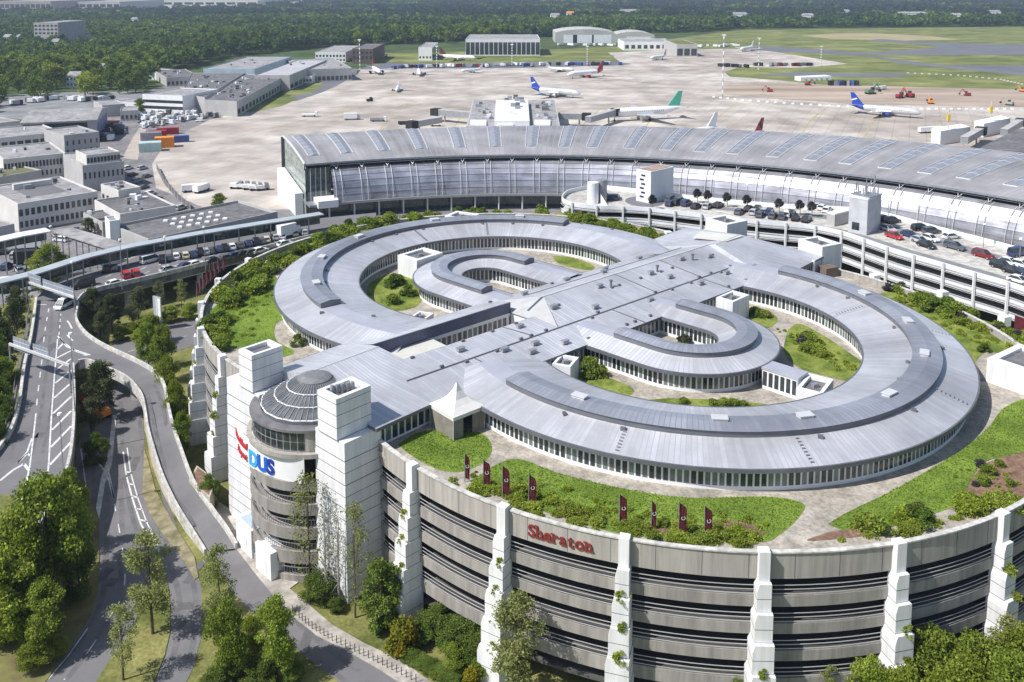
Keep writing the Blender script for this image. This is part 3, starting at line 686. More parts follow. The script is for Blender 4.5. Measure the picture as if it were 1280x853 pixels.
def spath(p0, p1, q): 
    return [((S(p0 + (p1 - p0) * i / 20, q).x, S(p0 + (p1 - p0) * i / 20, q).y), (SN_.x, SN_.y)) for i in range(21)]
panes(spath(-39, -13.5, -3.5), 0, 17.5, 19.6, 1.0, .72, 1)
panes(spath(-38, 38, 12.6), 0, 17.5, 19.3, .95, .62, 1)
# walkway roof bridging the slot court, glazed court box
mb = MB(); q = [S(-36.5, -3.0), S(-29, -3.0), S(-29, 2.1), S(-36.5, 2.1)]; mb.prism(q, 19.6, 20.25); part('court_roof', mb, m_cream, h)
# south-west wing with a low gable
def wing(u0, u1, v0, v1, vr, hip0, hip1, zr, ze=20.0):
    mb = MB(); a, b = u0 + hip0, u1 - hip1
    mb.quad(W(u0, v1, ze), W(u1, v1, ze), W(b, vr, zr), W(a, vr, zr), uv=[(u0, 0), (u1, 0), (u1, 5), (u0, 5)])
    mb.quad(W(u0, v0, ze), W(a, vr, zr), W(b, vr, zr), W(u1, v0, ze), uv=[(u0, 0), (u0, 5), (u1, 5), (u1, 0)])
    mb.add([W(u1, v0, ze), W(b, vr, zr), W(u1, v1, ze)], [(0, 1, 2)], [[(v0, 0), (vr, 3), (v1, 0)]]); mb.add([W(u0, v1, ze), W(a, vr, zr), W(u0, v0, ze)], [(0, 1, 2)], [[(v1, 0), (vr, 3), (v0, 0)]])
    part('roof', mb, m_roof, h)
    mb = MB(); mb.tube(W(a, vr, zr), W(b, vr, zr), .09); part('ridge_cap', mb, m_rail, h)
    mb = MB(); q = [W(u0, v0), W(u1, v0), W(u1, v1), W(u0, v1)]
    for i in range(4):
        A, B = q[i], q[(i + 1) % 4]; mb.quad((A.x, A.y, ze - .42), (B.x, B.y, ze - .42), (B.x, B.y, ze + .03), (A.x, A.y, ze + .03))
    part('eaves_fascia', mb, m_roofd, h)
    mb = MB(); mb.prism([W(u0 + 1, v0 + 1), W(u1 - 1, v0 + 1), W(u1 - 1, v1 - 1), W(u0 + 1, v1 - 1)], ZR - .1, ze - .1); part('outer_wall', mb, m_white, h)
wing(-51, -36.6, -14.4, 9.2, -5, .2, 2.6, 22.5)
wing(30, 50.5, -12, 18.6, 4, 5, 6, 22.7)
p0 = [((W(-50 + .65 * i, 8.2).x, W(-50 + .65 * i, 8.2).y), (VV.x, VV.y)) for i in range(21)]
panes(p0, 0, 17.3, 19.4, 1.05, .8, 1)
p0 = [((W(31 + .94 * i, 17.6).x, W(31 + .94 * i, 17.6).y), (VV.x, VV.y)) for i in range(21)]
panes(p0, 0, 17.5, 19.4, 1.0, .7, 1)
mb = MB(); mb.add([W(38, -3, 22.0), W(43, -4, 22.2), W(44, 5, 22.75), W(38, 4.5, 22.75)], [(0, 1, 2, 3)]); part('cream_roof_light', mb, m_cream, h)
# panes: the hundred that show largest are windows of their own, the others one strip
PANES.sort(key=lambda t: t[1])
def pane_mb(mb, P):
    a, b, z0, z1, n2 = P; o = n2 * .02
    mb.quad((a.x, a.y, z0), (b.x, b.y, z0), (b.x, b.y, z1), (a.x, a.y, z1))
    return mb
for P, d in PANES[:100]: part('window', pane_mb(MB(), P), m_curtain_sheen if random.random() < .33 else m_glass, h)
mb = MB()
for P, d in PANES[100:]: mb.cur = int(random.random() < .3); pane_mb(mb, P)
o = part('window_row', mb, [m_glass, m_curtain_sheen], h); o['kind'] = 'stuff'
# roof vents and snow-guard ladders
rr = random.Random(3)
for p, q, z in ((-30, 5, 21.25), (-25, 8.6, 20.95), (-22, 11, 20.6), (-20, 9.5, 20.8), (-10, 3, 22.0), (-4, 6.2, 21.4), (2, 1.5, 22.2), (6, 9, 20.9), (9, -4, 21.8), (14, 2.4, 22.1), (16, 5, 21.6), (19, 9.3, 20.9), (24, 1.2, 22.3), (27, 8.9, 20.9), (-8, -6, 21.3), (3, -7.2, 20.9), (12, -6.5, 21.1), (22, -7, 20.9), (30, 3, 22.0), (34, 10, 20.8), (-18, 4, 21.2), (-16, 11.5, 20.5)):
    mb = MB(); c = S(p, q, z); mb.box((c.x, c.y, z + .18), (1.1, .55, .4), R(41.5)); mb.box((c.x, c.y, z + .42), (1.25, .7, .1), R(41.5)); part('roof_vent', mb, m_metal, h)
for p in (4, 16, 26):
    mb = MB(); c = S(p, 2.2, 22); mb.tube((c.x, c.y, 21.6), (c.x, c.y, 22.9), .22, .16, 8); mb.tube((c.x, c.y, 22.9), (c.x, c.y, 23.1), .32, .32, 8); part('vent_pipe', mb, m_roofd, h)
for k in range(46):
    p = -40 + k * 1.75 + rr.uniform(-.4, .4); q = rr.choice([7.4, 8.1, -8.2, 12.4, 2.6]); z = {7.4: 21.1, 8.1: 20.95, -8.2: 20.6, 12.4: 20.3, 2.6: 21.75 if p > -13 else 21.2}[q]
    if q == 2.6 and p > -13: z = 21.9
    mb = MB(); c = S(p, q, z); mb.box((c.x, c.y, z + .12), (.55, .35, .28), R(41.5)); part('roof_hatch', mb, m_roofd, h)
for sg in (1, -1):
    for k in range(16):
        a = -95 + k * 12.3; c = W(U0, sg * 20) + (VV * (sg * math.cos(R(a))) + UU * math.sin(R(a))).to_3d() * rr.choice([35.0, 30.3]); mb = MB(); mb.box((c.x, c.y, 21.2), (.6, .4, .35), rr.uniform(0, 3)); part('roof_hatch', mb, m_roofd, h)
for sg, angs in ((1, (-82, -52, -34, -10, 18, 40, 62)), (-1, (-64, -38, -12, 22, 55))):
    for a in angs:
        c = W(U0, sg * 20) + (VV * (sg * math.cos(R(a))) + UU * math.sin(R(a))).to_3d() * 32.2; ang = math.atan2(c.y - W(U0, sg * 20).y, c.x - W(U0, sg * 20).x)
        mb = MB(); mb.box((c.x, c.y, 22.25), (1.7, 1.0, .55), ang + math.pi / 2); mb.box((c.x, c.y, 22.56), (1.9, 1.2, .08), ang + math.pi / 2); part('roof_vent', mb, m_rail, h)
for sg, a, r0, r1 in ((1, -70, 34.8, 38.6), (1, 4, 34.8, 38.6), (1, 40, 34.8, 38.6), (1, 58, 25.5, 30.5), (-1, -20, 34.8, 38.6), (-1, 12, 25.4, 30.5), (1, -38, 34.8, 38.6), (-1, 42, 25.4, 30.5)):
    mb = MB(); c = W(U0, sg * 20); n2 = VV * (sg * math.cos(R(a))) + UU * math.sin(R(a)); n2 = n2.normalized()
    k = 0
    while r0 + k * .5 < r1:
        r_ = r0 + k * .5; f_ = (39.1 - r_) / 4.9 * 1.25 if r_ > 33 else (r_ - 24.6) / 6.4 * 1.25
        x = c.x + n2.x * r_; y = c.y + n2.y * r_; mb.box((x, y, 20.12 + f_), (.12, .42, .09), math.atan2(n2.y, n2.x)); k += 1
    part('roof_ladder', mb, m_metal, h)

# ---- vent shafts and stair heads: white boxes (top corners left, front, right as seen)
def rectbox(A, B, Cc, z):
    a, b, c = (at(*q, z) for q in (A, B, Cc)); d = (b - a).normalized(); n = Vector((-d.y, d.x, 0)); l = (c - b).dot(n)
    return [a, b, b + n * l, a + n * l]
def shaft(A, B, Cc, z1, z0, label, m=m_panel, well=True, cat='roof box'):
    q = rectbox(A, B, Cc, z1); c = sum(q, Vector()) / 4; t = thing('rooftop_box', label, cat, (c.x, c.y, z0))
    mb = MB(); mb.prism(q, z0, z1 if not well else z1 - .5); part('box_wall', mb, m, t)
    if well:
        i = [c + (p - c) * .72 for p in q]; mb = MB()
        for k in range(4):
            l = (k + 1) % 4; mb.hexa([(*q[k].xy, z1 - .5), (*q[l].xy, z1 - .5), (*i[l].xy, z1 - .5), (*i[k].xy, z1 - .5)], [(*q[k].xy, z1), (*q[l].xy, z1), (*i[l].xy, z1), (*i[k].xy, z1)])
        part('parapet', mb, m, t)
        mb = MB(); mb.sheet(i, z1 - .46); part('well_floor', mb, m_greyroof, t)
        mb = MB(); mb.box((c.x, c.y, z1 - .2), (.8, .6, .5), .4); part('fan_unit', mb, m_metal, t)
    return t
shaft((1234, 448), (1300, 470), (1330, 447), 20.4, ZR - .1, 'large white roof box at the far right beyond the big ring, sunlit on its front')
shaft((998, 299), (1028, 309), (1038, 300), 21.8, ZR - .1, 'tall white roof box before the car deck at the far end of the spine')
shaft((882, 273), (909, 281), (921, 272), 21.6, ZR - .1, 'white roof box at the back between the car deck and the upper spine')
shaft((895, 372), (916, 378), (938, 369), 20.8, ZR - .1, 'small white roof box in the right ring court beside the spine wall')
shaft((995, 486), (1027, 494), (1075, 482), 19.5, ZR - .1, 'low wide white roof box in the right court next to the glazed link')
shaft((497, 319), (521, 326), (547, 314), 20.8, ZR - .1, 'white roof box bridging the left ring and its inner ring')
shaft((690, 455), (713, 459), (720, 446), 19.9, ZR - .1, 'white roof box tucked under the low spine roof at the near court')
shaft((556, 270), (585, 274), (603, 268), 19.2, ZR - .1, 'flat white roof box behind the left ring by the terminal front', well=True)
shaft((512, 397), (530, 400), (545, 392), 18.6, ZR - .1, 'small white roof box low in the left court, at the foot of the blue-grey wall')
# glazed link
t = thing('glazed_link', 'short glazed passage with white frames joining the inner ring and the low white box', 'passage', tuple(at(975, 490, ZR)))
q = rectbox((953, 459), (997, 473), (1012, 466), 20.0); mb = MB(); mb.prism(q, ZR - .1, 19.7); part('wall', mb, m_white, t)
mb = MB(); c = sum(q, Vector()) / 4; mb.prism([c + (p - c) * 1.05 for p in q], 19.7, 20.0); part('roof', mb, m_roof2, t)
for k in range(6):
    f0, f1 = (k + .15) / 6, (k + .85) / 6; a, b = q[0].lerp(q[1], f0), q[0].lerp(q[1], f1); n = Vector((b.y - a.y, a.x - b.x, 0)).normalized() * .03
    mb = MB(); mb.quad((*(a + n).xy, 17.5), (*(b + n).xy, 17.5), (*(b + n).xy, 19.5), (*(a + n).xy, 19.5)); part('window', mb, m_glass, t)
# marquee
c = W(-40.2, 11.6, ZR); t = thing('marquee_tent', 'cream pointed marquee tent on the lawn edge beside the hotel wall', 'tent', tuple(c), rz=R(41))
mb = MB(); hw = 2.55; n = 8
prof = [(1, 3.0), (.62, 3.55), (.36, 4.1), (.17, 4.9), (.03, 5.9)]
pts = []; 
for f, z in prof: pts += [(-hw * f, -hw * f, z), (hw * f, -hw * f, z), (hw * f, hw * f, z), (-hw * f, hw * f, z)]
fc = []
for k in range(len(prof) - 1):
    for i in range(4): j = (i + 1) % 4; fc.append((k * 4 + i, k * 4 + j, k * 4 + 4 + j, k * 4 + 4 + i))
mb.add(pts, fc); m_tent = mat('tent_cloth', (.66, .64, .60), .8, 0, .06, .8); part('canopy', mb, m_tent, t, world=False)
mb = MB(); hw = 2.45
for a, b in (((-hw, -hw), (hw, -hw)), ((hw, -hw), (hw, hw)), ((hw, hw), (-hw, hw)), ((-hw, hw), (-hw, -hw))): mb.quad((*a, 2.5), (*b, 2.5), (*b, 3.02), (*a, 3.02))
part('valance', mb, m_tent, t, world=False)
mb = MB(); hw = 2.4; mb.quad((-hw, -hw, 0), (-.9, -hw, 0), (-.9, -hw, 2.6), (-hw, -hw, 2.6)); mb.quad((.5, -hw, 0), (hw, -hw, 0), (hw, -hw, 2.6), (.5, -hw, 2.6)); mb.quad((hw, -hw, 0), (hw, hw, 0), (hw, hw, 2.6), (hw, -hw, 2.6)); mb.quad((-hw, -hw, 0), (-hw, hw, 0), (-hw, hw, 2.6), (-hw, -hw, 2.6))
part('side_cloth', mb, mat('tent_side', (.22, .20, .17), .8, 0, .15, 1.), t, world=False)
for sx in (-1, 1):
    for sy in (-1, 1):
        mb = MB(); mb.tube((sx * 2.4, sy * 2.4, -.05), (sx * 2.4, sy * 2.4, 3), .05); part('pole', mb, m_rail, t, world=False)

# ---- rotunda with the stepped glass dome
ax = W(-50.6, -3.7); RX, RY = ax.x, ax.y; ZQ = -2.65
t = thing('rotunda', 'round entrance rotunda with a stepped glass dome between the two white towers', 'rotunda', (RX, RY, 0))
def cyl(a0, a1, n=48): return circ(Vector((RX, RY)), a0, a1, n)
F0, F1 = 172, 292
for z0, z1 in ((11.7, 12.9), (8.6, 10.0), (5.5, 7.0), (2.4, 4.0), (-.2, .9)):
    mb = MB(); mb.sweep(cyl(F0, F1), [(8.3, z0), (8.3, z1), (7.9, z1), (7.9, z0)], closed=True, cap=True); part('balcony_band', mb, m_conc2, t)
mb = MB(); mb.sweep(cyl(F0 - 40, F1 + 40), [(6.6, -.1), (6.6, 16.2)]); part('dark_backing', mb, m_dark, t)  # near-black: shade behind the balconies put into the colour
mb = MB()
for z in (10.0, 7.0, 4.0, .9): mb.sweep(cyl(F0, F1), [(6.6, z - .3), (7.95, z - .3)])
part('balcony_floor', mb, m_conc, t)
for z0, z1 in ((10.0, 10.9), (7.0, 7.9), (4.0, 4.9), (.9, 1.8)):
    mb = MB()
    for k in range(48):
        a = R(F0 + 2.5 * k); x, y = RX + 8.1 * math.cos(a), RY + 8.1 * math.sin(a); mb.tube((x, y, z0), (x, y, z1), .03, n=4)
    mb.sweep(cyl(F0, F1), [(8.14, z1), (8.14, z1 + .08), (8.06, z1 + .08), (8.06, z1)], closed=True); part('railing', mb, m_metal, t)
mb = MB(); mb.sweep(cyl(F0 - 4, F1 + 4), [(8.0, 15.9), (8.5, 15.9), (8.5, 16.45), (7.9, 16.45), (7.9, 15.9)], closed=True); part('cornice', mb, m_conc, t)
mb = MB(); mb.sweep(cyl(120, 340, 80), [(7.8, 16.4), (7.8, 19.1)]); part('drum_wall', mb, m_conc, t)
for k in range(16):
    a0 = 166 + k * 6.7; mb = MB(); mb.sweep(cyl(a0 + .5, a0 + 6.2, 2), [(7.84, 16.65), (7.84, 17.65)]); mb.sweep(cyl(a0 + .5, a0 + 6.2, 2), [(7.84, 17.75), (7.84, 18.8)]); part('window', mb, m_glass, t)
mb = MB(); mb.sweep(cyl(0, 360, 72), [(8.1, 18.95), (8.1, 19.25), (6.0, 19.3)]); part('drum_roof', mb, m_greyroof, t)
tiers = [((6.7, 19.75), (5.15, 20.5)), ((5.05, 20.65), (3.6, 21.4)), ((3.5, 21.55), (2.1, 22.2))]
m_dome = mat('dome_glass', (.13, .135, .14), .3, .1, .3, .9)
for (r0, z0), (r1, z1) in tiers:
    mb = MB(); mb.sweep(cyl(0, 360, 18), [(r0, z0), (r1, z1)]); part('dome_glazing', mb, m_dome, t)
    mb = MB(); mb.sweep(cyl(0, 360, 18), [(r0 + .06, z0 - .08), (r0 + .06, z0 + .05), (r0 - .06, z0 + .06), (r0 - .06, z0 - .08)], closed=True); part('dome_ring', mb, m_white, t)
    mb = MB()
    for k in range(54):
        a = R(k * 360 / 54); mb.tube((RX + r0 * math.cos(a), RY + r0 * math.sin(a), z0 + .04), (RX + r1 * math.cos(a), RY + r1 * math.sin(a), z1 + .04), .04, n=4)
    part('glazing_bar', mb, m_metal, t)
mb = MB(); mb.sweep(cyl(0, 360, 36), [(6.8, 19.25), (6.8, 19.7)]); mb.sweep(cyl(0, 360, 36), [(5.1, 20.4), (5.1, 20.65)]); mb.sweep(cyl(0, 360, 36), [(3.55, 21.3), (3.55, 21.55)]); part('dome_kerb', mb, m_roofd, t)
mb = MB(); mb.sweep(cyl(0, 360, 36), [(2.15, 22.05), (2.15, 22.35), (1.3, 22.7), (.05, 22.8)]); part('dome_cap', mb, mat('cap_metal', (.22, .22, .225), .5, .2, .15, 1.5), t)
# ---- the two stair towers
def tower(c, label):
    """c: (u, v) ranges of the shaft"""
    u0, u1, v0, v1 = c; m = W((u0 + u1) / 2, (v0 + v1) / 2, 0); t = thing('stair_tower', label, 'tower', tuple(m))
    sg = 1 if v0 > 0 else -1
    mb = MB(); q = [W(u0, v0), W(u0, v1), W(u1, v1), W(u1, v0)]
    z = 0.
    zs = [-.1, 2.9, 5.9, 8.8, 11.6, 14.3, 17.0, 19.6]
    for k in range(7):
        e = .0
        mb.prism([m + (p - m) * (1 + .012 * (6 - k)) for p in q], zs[k], zs[k + 1])
    part('shaft', mb, m_panel, t); jb = MB()
    for k in range(1, 13): jb.prism([m + (p - m) * (1.004 + .006 * (13 - k) + .002) for p in q], k * 1.45 - .03, k * 1.45 + .03)
    part('panel_joint', jb, m_joint, t)
    if sg < 0: v0 = -14.6
    q2 = [W(u0 - .2, v0 + .9), W(u0 - .2, v1 - 1.1), W(u1 - .6, v1 - 1.1), W(u1 - .6, v0 + .9)]; m2 = sum(q2, Vector()) / 4
    mb = MB()
    for k in range(3):
        mb.prism(q2, 19.6 + k * 1.5, 19.6 + (k + 1) * 1.5)
    part('head', mb, m_panel, t); jb = MB(); [jb.prism([m2 + (p - m2) * 1.004 for p in q2], z_ - .03, z_ + .03) for z_ in (19.66, 21.1, 22.6, 24.0)]; part('panel_joint', jb, m_joint, t)
    i = [m2 + (p - m2) * .70 for p in q2]; mb = MB()
    for k in range(4):
        l = (k + 1) % 4; mb.hexa([(*q2[k].xy, 24.1), (*q2[l].xy, 24.1), (*i[l].xy, 24.1), (*i[k].xy, 24.1)], [(*q2[k].xy, 24.65), (*q2[l].xy, 24.65), (*i[l].xy, 24.65), (*i[k].xy, 24.65)])
    part('parapet', mb, m_panel, t)
    mb = MB(); mb.sheet(i, 24.13); part('well_floor', mb, m_greyroof, t)
    if sg > 0:
        for k in range(5):
            p = W(u0 + 1 + k * .55, v0 + 2.2 + .25 * k); mb = MB(); mb.tube((p.x, p.y, 24.1), (p.x, p.y, 25.2), .28, .24, 8); part('exhaust_pipe', mb, m_metal, t)
    return t
tower((-55.2, -49.8, 2.9, 8.6), 'white panelled stair tower nearest the viewer, right of the rotunda, dark pipes in its top')
tower((-55.2, -50.2, -17.4, -9.4), 'white panelled stair tower left of the glass dome, with an open boxed top')
# banner sign with the airport name, on the curve of the rotunda
t = thing('airport_sign', 'white curved banner with red airport name and blue DUS letters on the rotunda', 'sign', (RX, RY - 9, 12.8))
BX, BY, RB = -22.2, 115.4, 14.2
pl, pr = at(295, 528, 16.1), at(379.5, 573, 16.1)
AL, AR = math.degrees(math.atan2(pl.y - BY, pl.x - BX)) % 360, math.degrees(math.atan2(pr.y - BY, pr.x - BX)) % 360
mb = MB(); mb.sweep(circ(Vector((BX, BY)), AL, AR, 50), [(RB, 12.75), (RB, 16.15), (RB - .14, 16.15), (RB - .14, 12.75)], closed=True, cap=True); part('banner', mb, m_white, t)
def curved(body, size, f, z, m, off=.03, sx=1., nm='lettering'):
    me = text_mesh(body, size, .05, off); a_start = AL + (AR - AL) * f
    for v in me.vertices:
        a = R(a_start) + v.co.x * sx / RB; r_ = RB + .08 + v.co.z; v.co = Vector((BX + r_ * math.cos(a), BY + r_ * math.sin(a), z + v.co.y))
    me.materials.clear(); me.materials.append(m); return link(nm, me, t)
curved('Düsseldorf', 1.25, .01, 14.65, m_signred, .05, .92)
curved('Airport', 1.25, .11, 13.2, m_signred, .05, .92)
curved('D', 2.55, .385, 13.25, m_bluel, .11); curved('U', 2.55, .515, 13.25, m_bluem, .11); curved('S', 2.55, .635, 13.25, m_blued, .11)
# hotel name on the parapet
t = thing('hotel_sign', 'dark red Sheraton lettering on the concrete parapet of the car park', 'sign', (CR.x + 51 * math.cos(R(-114)), CR.y + 51 * math.sin(R(-114)), 16))
def serif_word(body, size, ang0, z, r_, m):
    x = 0.
    for ch in body:
        me = text_mesh(ch, size, .06, .028)
        xs = [v.co.x for v in me.vertices]; w_ = max(xs) - min(xs); x0 = min(xs)
        mb2 = MB()
        if ch in 'hrn':        # slab serifs
            for fx in ((.12,) if ch == 'r' else (.12, .86)): mb2.box((x0 + w_ * fx, .04 * size, 0), (.28 * size, .08 * size, .12))
            if ch != 'h': mb2.box((x0 + w_ * .03, .50 * size, 0), (.2 * size, .07 * size, .12))
            else: mb2.box((x0 + w_ * .03, .70 * size, 0), (.2 * size, .07 * size, .12))
        if mb2.v:
            bm = bmesh.new(); bm.from_mesh(me); m3 = mb2.mesh('s', m); bm.from_mesh(m3); bm.to_mesh(me); bm.free()
        for v in me.vertices:
            a = R(ang0) + (x + v.co.x - x0) / r_; rr_ = r_ + .1 + v.co.z; v.co = Vector((CR.x + rr_ * math.cos(a), CR.y + rr_ * math.sin(a), z + v.co.y))
        me.materials.clear(); me.materials.append(m); link('letter', me, t); x += w_ + .075 * size
serif_word('Sheraton', 1.78, -118.0, 16.05, RG + .0, m_hotelred)
# ================================================================ TERMINAL HALL
C0 = Vector((10., 125.))
def polyfit(pts, z, deg=3):
    P = [at(a, b, z) for a, b in pts]; th = [math.atan2(p.y - C0.y, p.x - C0.x) for p in P]; rr_ = [(p.xy - C0).length for p in P]
    return np.polyfit(th, rr_, deg), th
ZF, ZB = 17.0, 20.3
cf, thf = polyfit([(380, 205), (420, 203), (522, 197), (624, 194.5), (726, 194.5), (850, 197), (986, 207), (1088, 224), (1156, 233), (1280, 248)], ZF)
cb, thb = polyfit([(347, 172), (420, 165), (556, 160), (709, 158), (850, 159), (986, 166.5), (1088, 173), (1224, 185), (1280, 192)], ZB)
NT = 150
PAIRS = [((390.6, 191), (374, 169)), ((434.5, 189), (421, 166)), ((481, 186), (468.6, 163)), ((527, 184), (516, 161)), ((574, 182.5), (564.5, 160)), ((618, 181), (612, 159)), ((662, 180), (660, 158)), ((704, 180), (709, 158)), ((741, 181), (758, 158)), ((787, 181.5), (809, 158)), ((833, 182.5), (859, 159.5)), ((877, 183.5), (909.5, 161.5)), ((919.7, 186), (958.8, 165)), ((969, 190), (1009.8, 167)), ((1016.6, 193.8), (1060.7, 170.6)), ((1062, 198), (1113, 175)), ((1113, 203), (1171, 180)), ((1164, 209), (1229, 185)), ((1215, 216), (1290, 195))]
def ang(q, z): p = at(*q, z); return math.atan2(p.y - C0.y, p.x - C0.x)
tabf, tabb = [], []
for f_, b_ in PAIRS: y_ = ang(b_, ZB); x_ = (ang(f_, 18.6) - .22 * y_) / .78; tabf.append(x_); tabb.append(y_)
tf = np.linspace(thf[0], thf[-1] - .10, NT)
sl0 = (tabb[1] - tabb[0]) / (tabf[1] - tabf[0]); sl1 = (tabb[-1] - tabb[-4]) / (tabf[-1] - tabf[-4])
pf = np.polyfit([thf[0]] + tabf, [thb[0]] + tabb, 4)
def tbof(a): return float(np.polyval(pf, a)) if a >= tabf[-1] else float(np.polyval(pf, tabf[-1]) + sl1 * (a - tabf[-1]))
tb = [tbof(a) for a in tf]
def rad(c_, th, a): return float(np.polyval(c_, min(max(a, th[-1]), th[0])))
FP = [C0 + Vector((math.cos(a), math.sin(a))) * rad(cf, thf, a) for a in tf]
BP = [C0 + Vector((math.cos(a), math.sin(a))) * rad(cb, thb, a) for a in tb]
SKY_I = [float(np.interp(-a, [-t for t in tf], range(NT))) for a in tabf]
def rp(i, f):          # point on the barrel roof, f = 0 front eave .. 1 back crest
    i0 = int(i); t = i - i0; i1 = min(i0 + 1, NT - 1)
    a = FP[i0].lerp(FP[i1], t); b = BP[i0].lerp(BP[i1], t); p = a.lerp(b, f)
    return Vector((p.x, p.y, ZF + (ZB - ZF) * math.sin(min(1, f) * math.pi / 2) ** .9))
T = thing('terminal_hall', 'long curved airport terminal with a grey barrel roof, sloping skylights and a glass front', 'terminal', (0, 290, 0))
FS = [0, .03, .08, .15, .24, .34, .45, .57, .7, .84, 1.0]
mb = MB()
for i in range(NT - 1):
    for a, b in zip(FS[:-1], FS[1:]): mb.quad(rp(i, a), rp(i + 1, a), rp(i + 1, b), rp(i, b), uv=[(i * 1.7, a * 30), (i * 1.7 + 1.7, a * 30), (i * 1.7 + 1.7, b * 30), (i * 1.7, b * 30)])
m_troof = roofmat('terminal_sheet', (.37, .355, .355), 1.8, .95, .5, .25)
part('roof', mb, m_troof, T)
mb = MB()           # rear wall and a back slope
for i in range(NT - 1):
    a, b = rp(i, 1), rp(i + 1, 1); d0 = (BP[i] - FP[i]).normalized() * 5; d1 = (BP[i + 1] - FP[i + 1]).normalized() * 5
    mb.quad(a, b, (b.x + d1.x, b.y + d1.y, ZB - 1), (a.x + d0.x, a.y + d0.y, ZB - 1)); mb.quad((a.x + d0.x, a.y + d0.y, ZB - 1), (b.x + d1.x, b.y + d1.y, ZB - 1), (b.x + d1.x, b.y + d1.y, 0), (a.x + d0.x, a.y + d0.y, 0))
part('rear_wall', mb, m_metal, T)
def fo(i, o, z):       # point o metres out from the eave towards the forecourt
    i0 = int(i); t = i - i0; i1 = min(i0 + 1, NT - 1); f = FP[i0].lerp(FP[i1], t); b = BP[i0].lerp(BP[i1], t); d = (f - b).normalized(); return Vector((f.x + d.x * o, f.y + d.y * o, z))
mb = MB()
for i in range(NT - 1): mb.quad(fo(i, .1, ZF - .55), fo(i + 1, .1, ZF - .55), fo(i + 1, .15, ZF + .05), fo(i, .15, ZF + .05)); mb.quad(fo(i, .1, ZF - .55), fo(i, -1.6, ZF - .6), fo(i + 1, -1.6, ZF - .6), fo(i + 1, .1, ZF - .55))
part('eaves_fascia', mb, m_skyl, T)
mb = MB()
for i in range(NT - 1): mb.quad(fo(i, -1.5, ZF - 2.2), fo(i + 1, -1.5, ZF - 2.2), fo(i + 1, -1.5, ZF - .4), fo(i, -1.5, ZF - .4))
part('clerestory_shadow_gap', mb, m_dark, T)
GP = [(-.9, 15.0), (.6, 14.3), (1.9, 13.0), (2.9, 11.4), (3.6, 9.4), (4.0, 7.4), (4.2, 5.4)]
def gpt(i, k): return fo(i, *GP[k])
m_facade = mat('screened_glass', (.42, .42, .465), .46, .72, .3, .35, stretch=(.25, .25, 5), scale2=.22, lo=.3, hi=.7)
mb = MB(); I0 = 5
for i in range(I0, NT - 1):
    for k in range(len(GP) - 1): mb.quad(gpt(i, k + 1), gpt(i + 1, k + 1), gpt(i + 1, k), gpt(i, k))
o = part('glass_front', mb, m_facade, T, smooth=True)
for k in range(1, len(GP)):
    mb = MB()
    for i in range(I0, NT - 1): a, b = gpt(i, k), gpt(i + 1, k); mb.hexa([a, b, b + Vector((0, -.12, 0)), a + Vector((0, -.12, 0))], [p + Vector((0, 0, .07)) for p in (a, b, b + Vector((0, -.12, 0)), a + Vector((0, -.12, 0)))])
    part('transom', mb, m_metal, T)
# paired ribs and struts
kk = 0; i = I0 + .5
while i < NT - 2:
    for di in (0, 1.25):
        mb = MB()
        for k in range(len(GP) - 1): 
            d = (FP[int(i)] - BP[int(i)]).normalized().to_3d() * .35
            mb.tube(gpt(i + di, k) + d, gpt(i + di, k + 1) + d, .09, n=5)
        part('rib', mb, m_rail, T)
    mb = MB(); mb.tube(fo(i, -1.2, 16.4), fo(i + .6, .5, 14.9), .1, n=4); mb.tube(fo(i + 1.25, -1.2, 16.4), fo(i + .6, .5, 14.9), .1, n=4); part('eaves_strut', mb, m_rail, T)
    i += 5.1
mb = MB()
for i in range(I0, NT - 1): mb.tube(fo(i, -.6, 15.9), fo(i + 1, -.6, 15.9), .1, n=4)
part('eaves_rail', mb, m_rail, T)
# ledge, dark ground floor behind columns
mb = MB()
for i in range(NT - 1): mb.hexa([fo(i, -4, 4.6), fo(i + 1, -4, 4.6), fo(i + 1, 5.4, 4.6), fo(i, 5.4, 4.6)], [fo(i, -4, 5.3), fo(i + 1, -4, 5.3), fo(i + 1, 5.4, 5.3), fo(i, 5.4, 5.3)])
part('ledge', mb, m_metal, T)
mb = MB()
for i in range(NT - 1): mb.quad(fo(i, .5, -.05), fo(i + 1, .5, -.05), fo(i + 1, .5, 4.7), fo(i, .5, 4.7))
part('ground_floor_glass', mb, m_glassg, T)
for i in range(4, NT - 2, 5):
    mb = MB(); a = fo(i, 4.4, 0); mb.tube((a.x, a.y, -.05), (a.x, a.y, 4.7), .28, n=8); part('column', mb, m_rail, T)
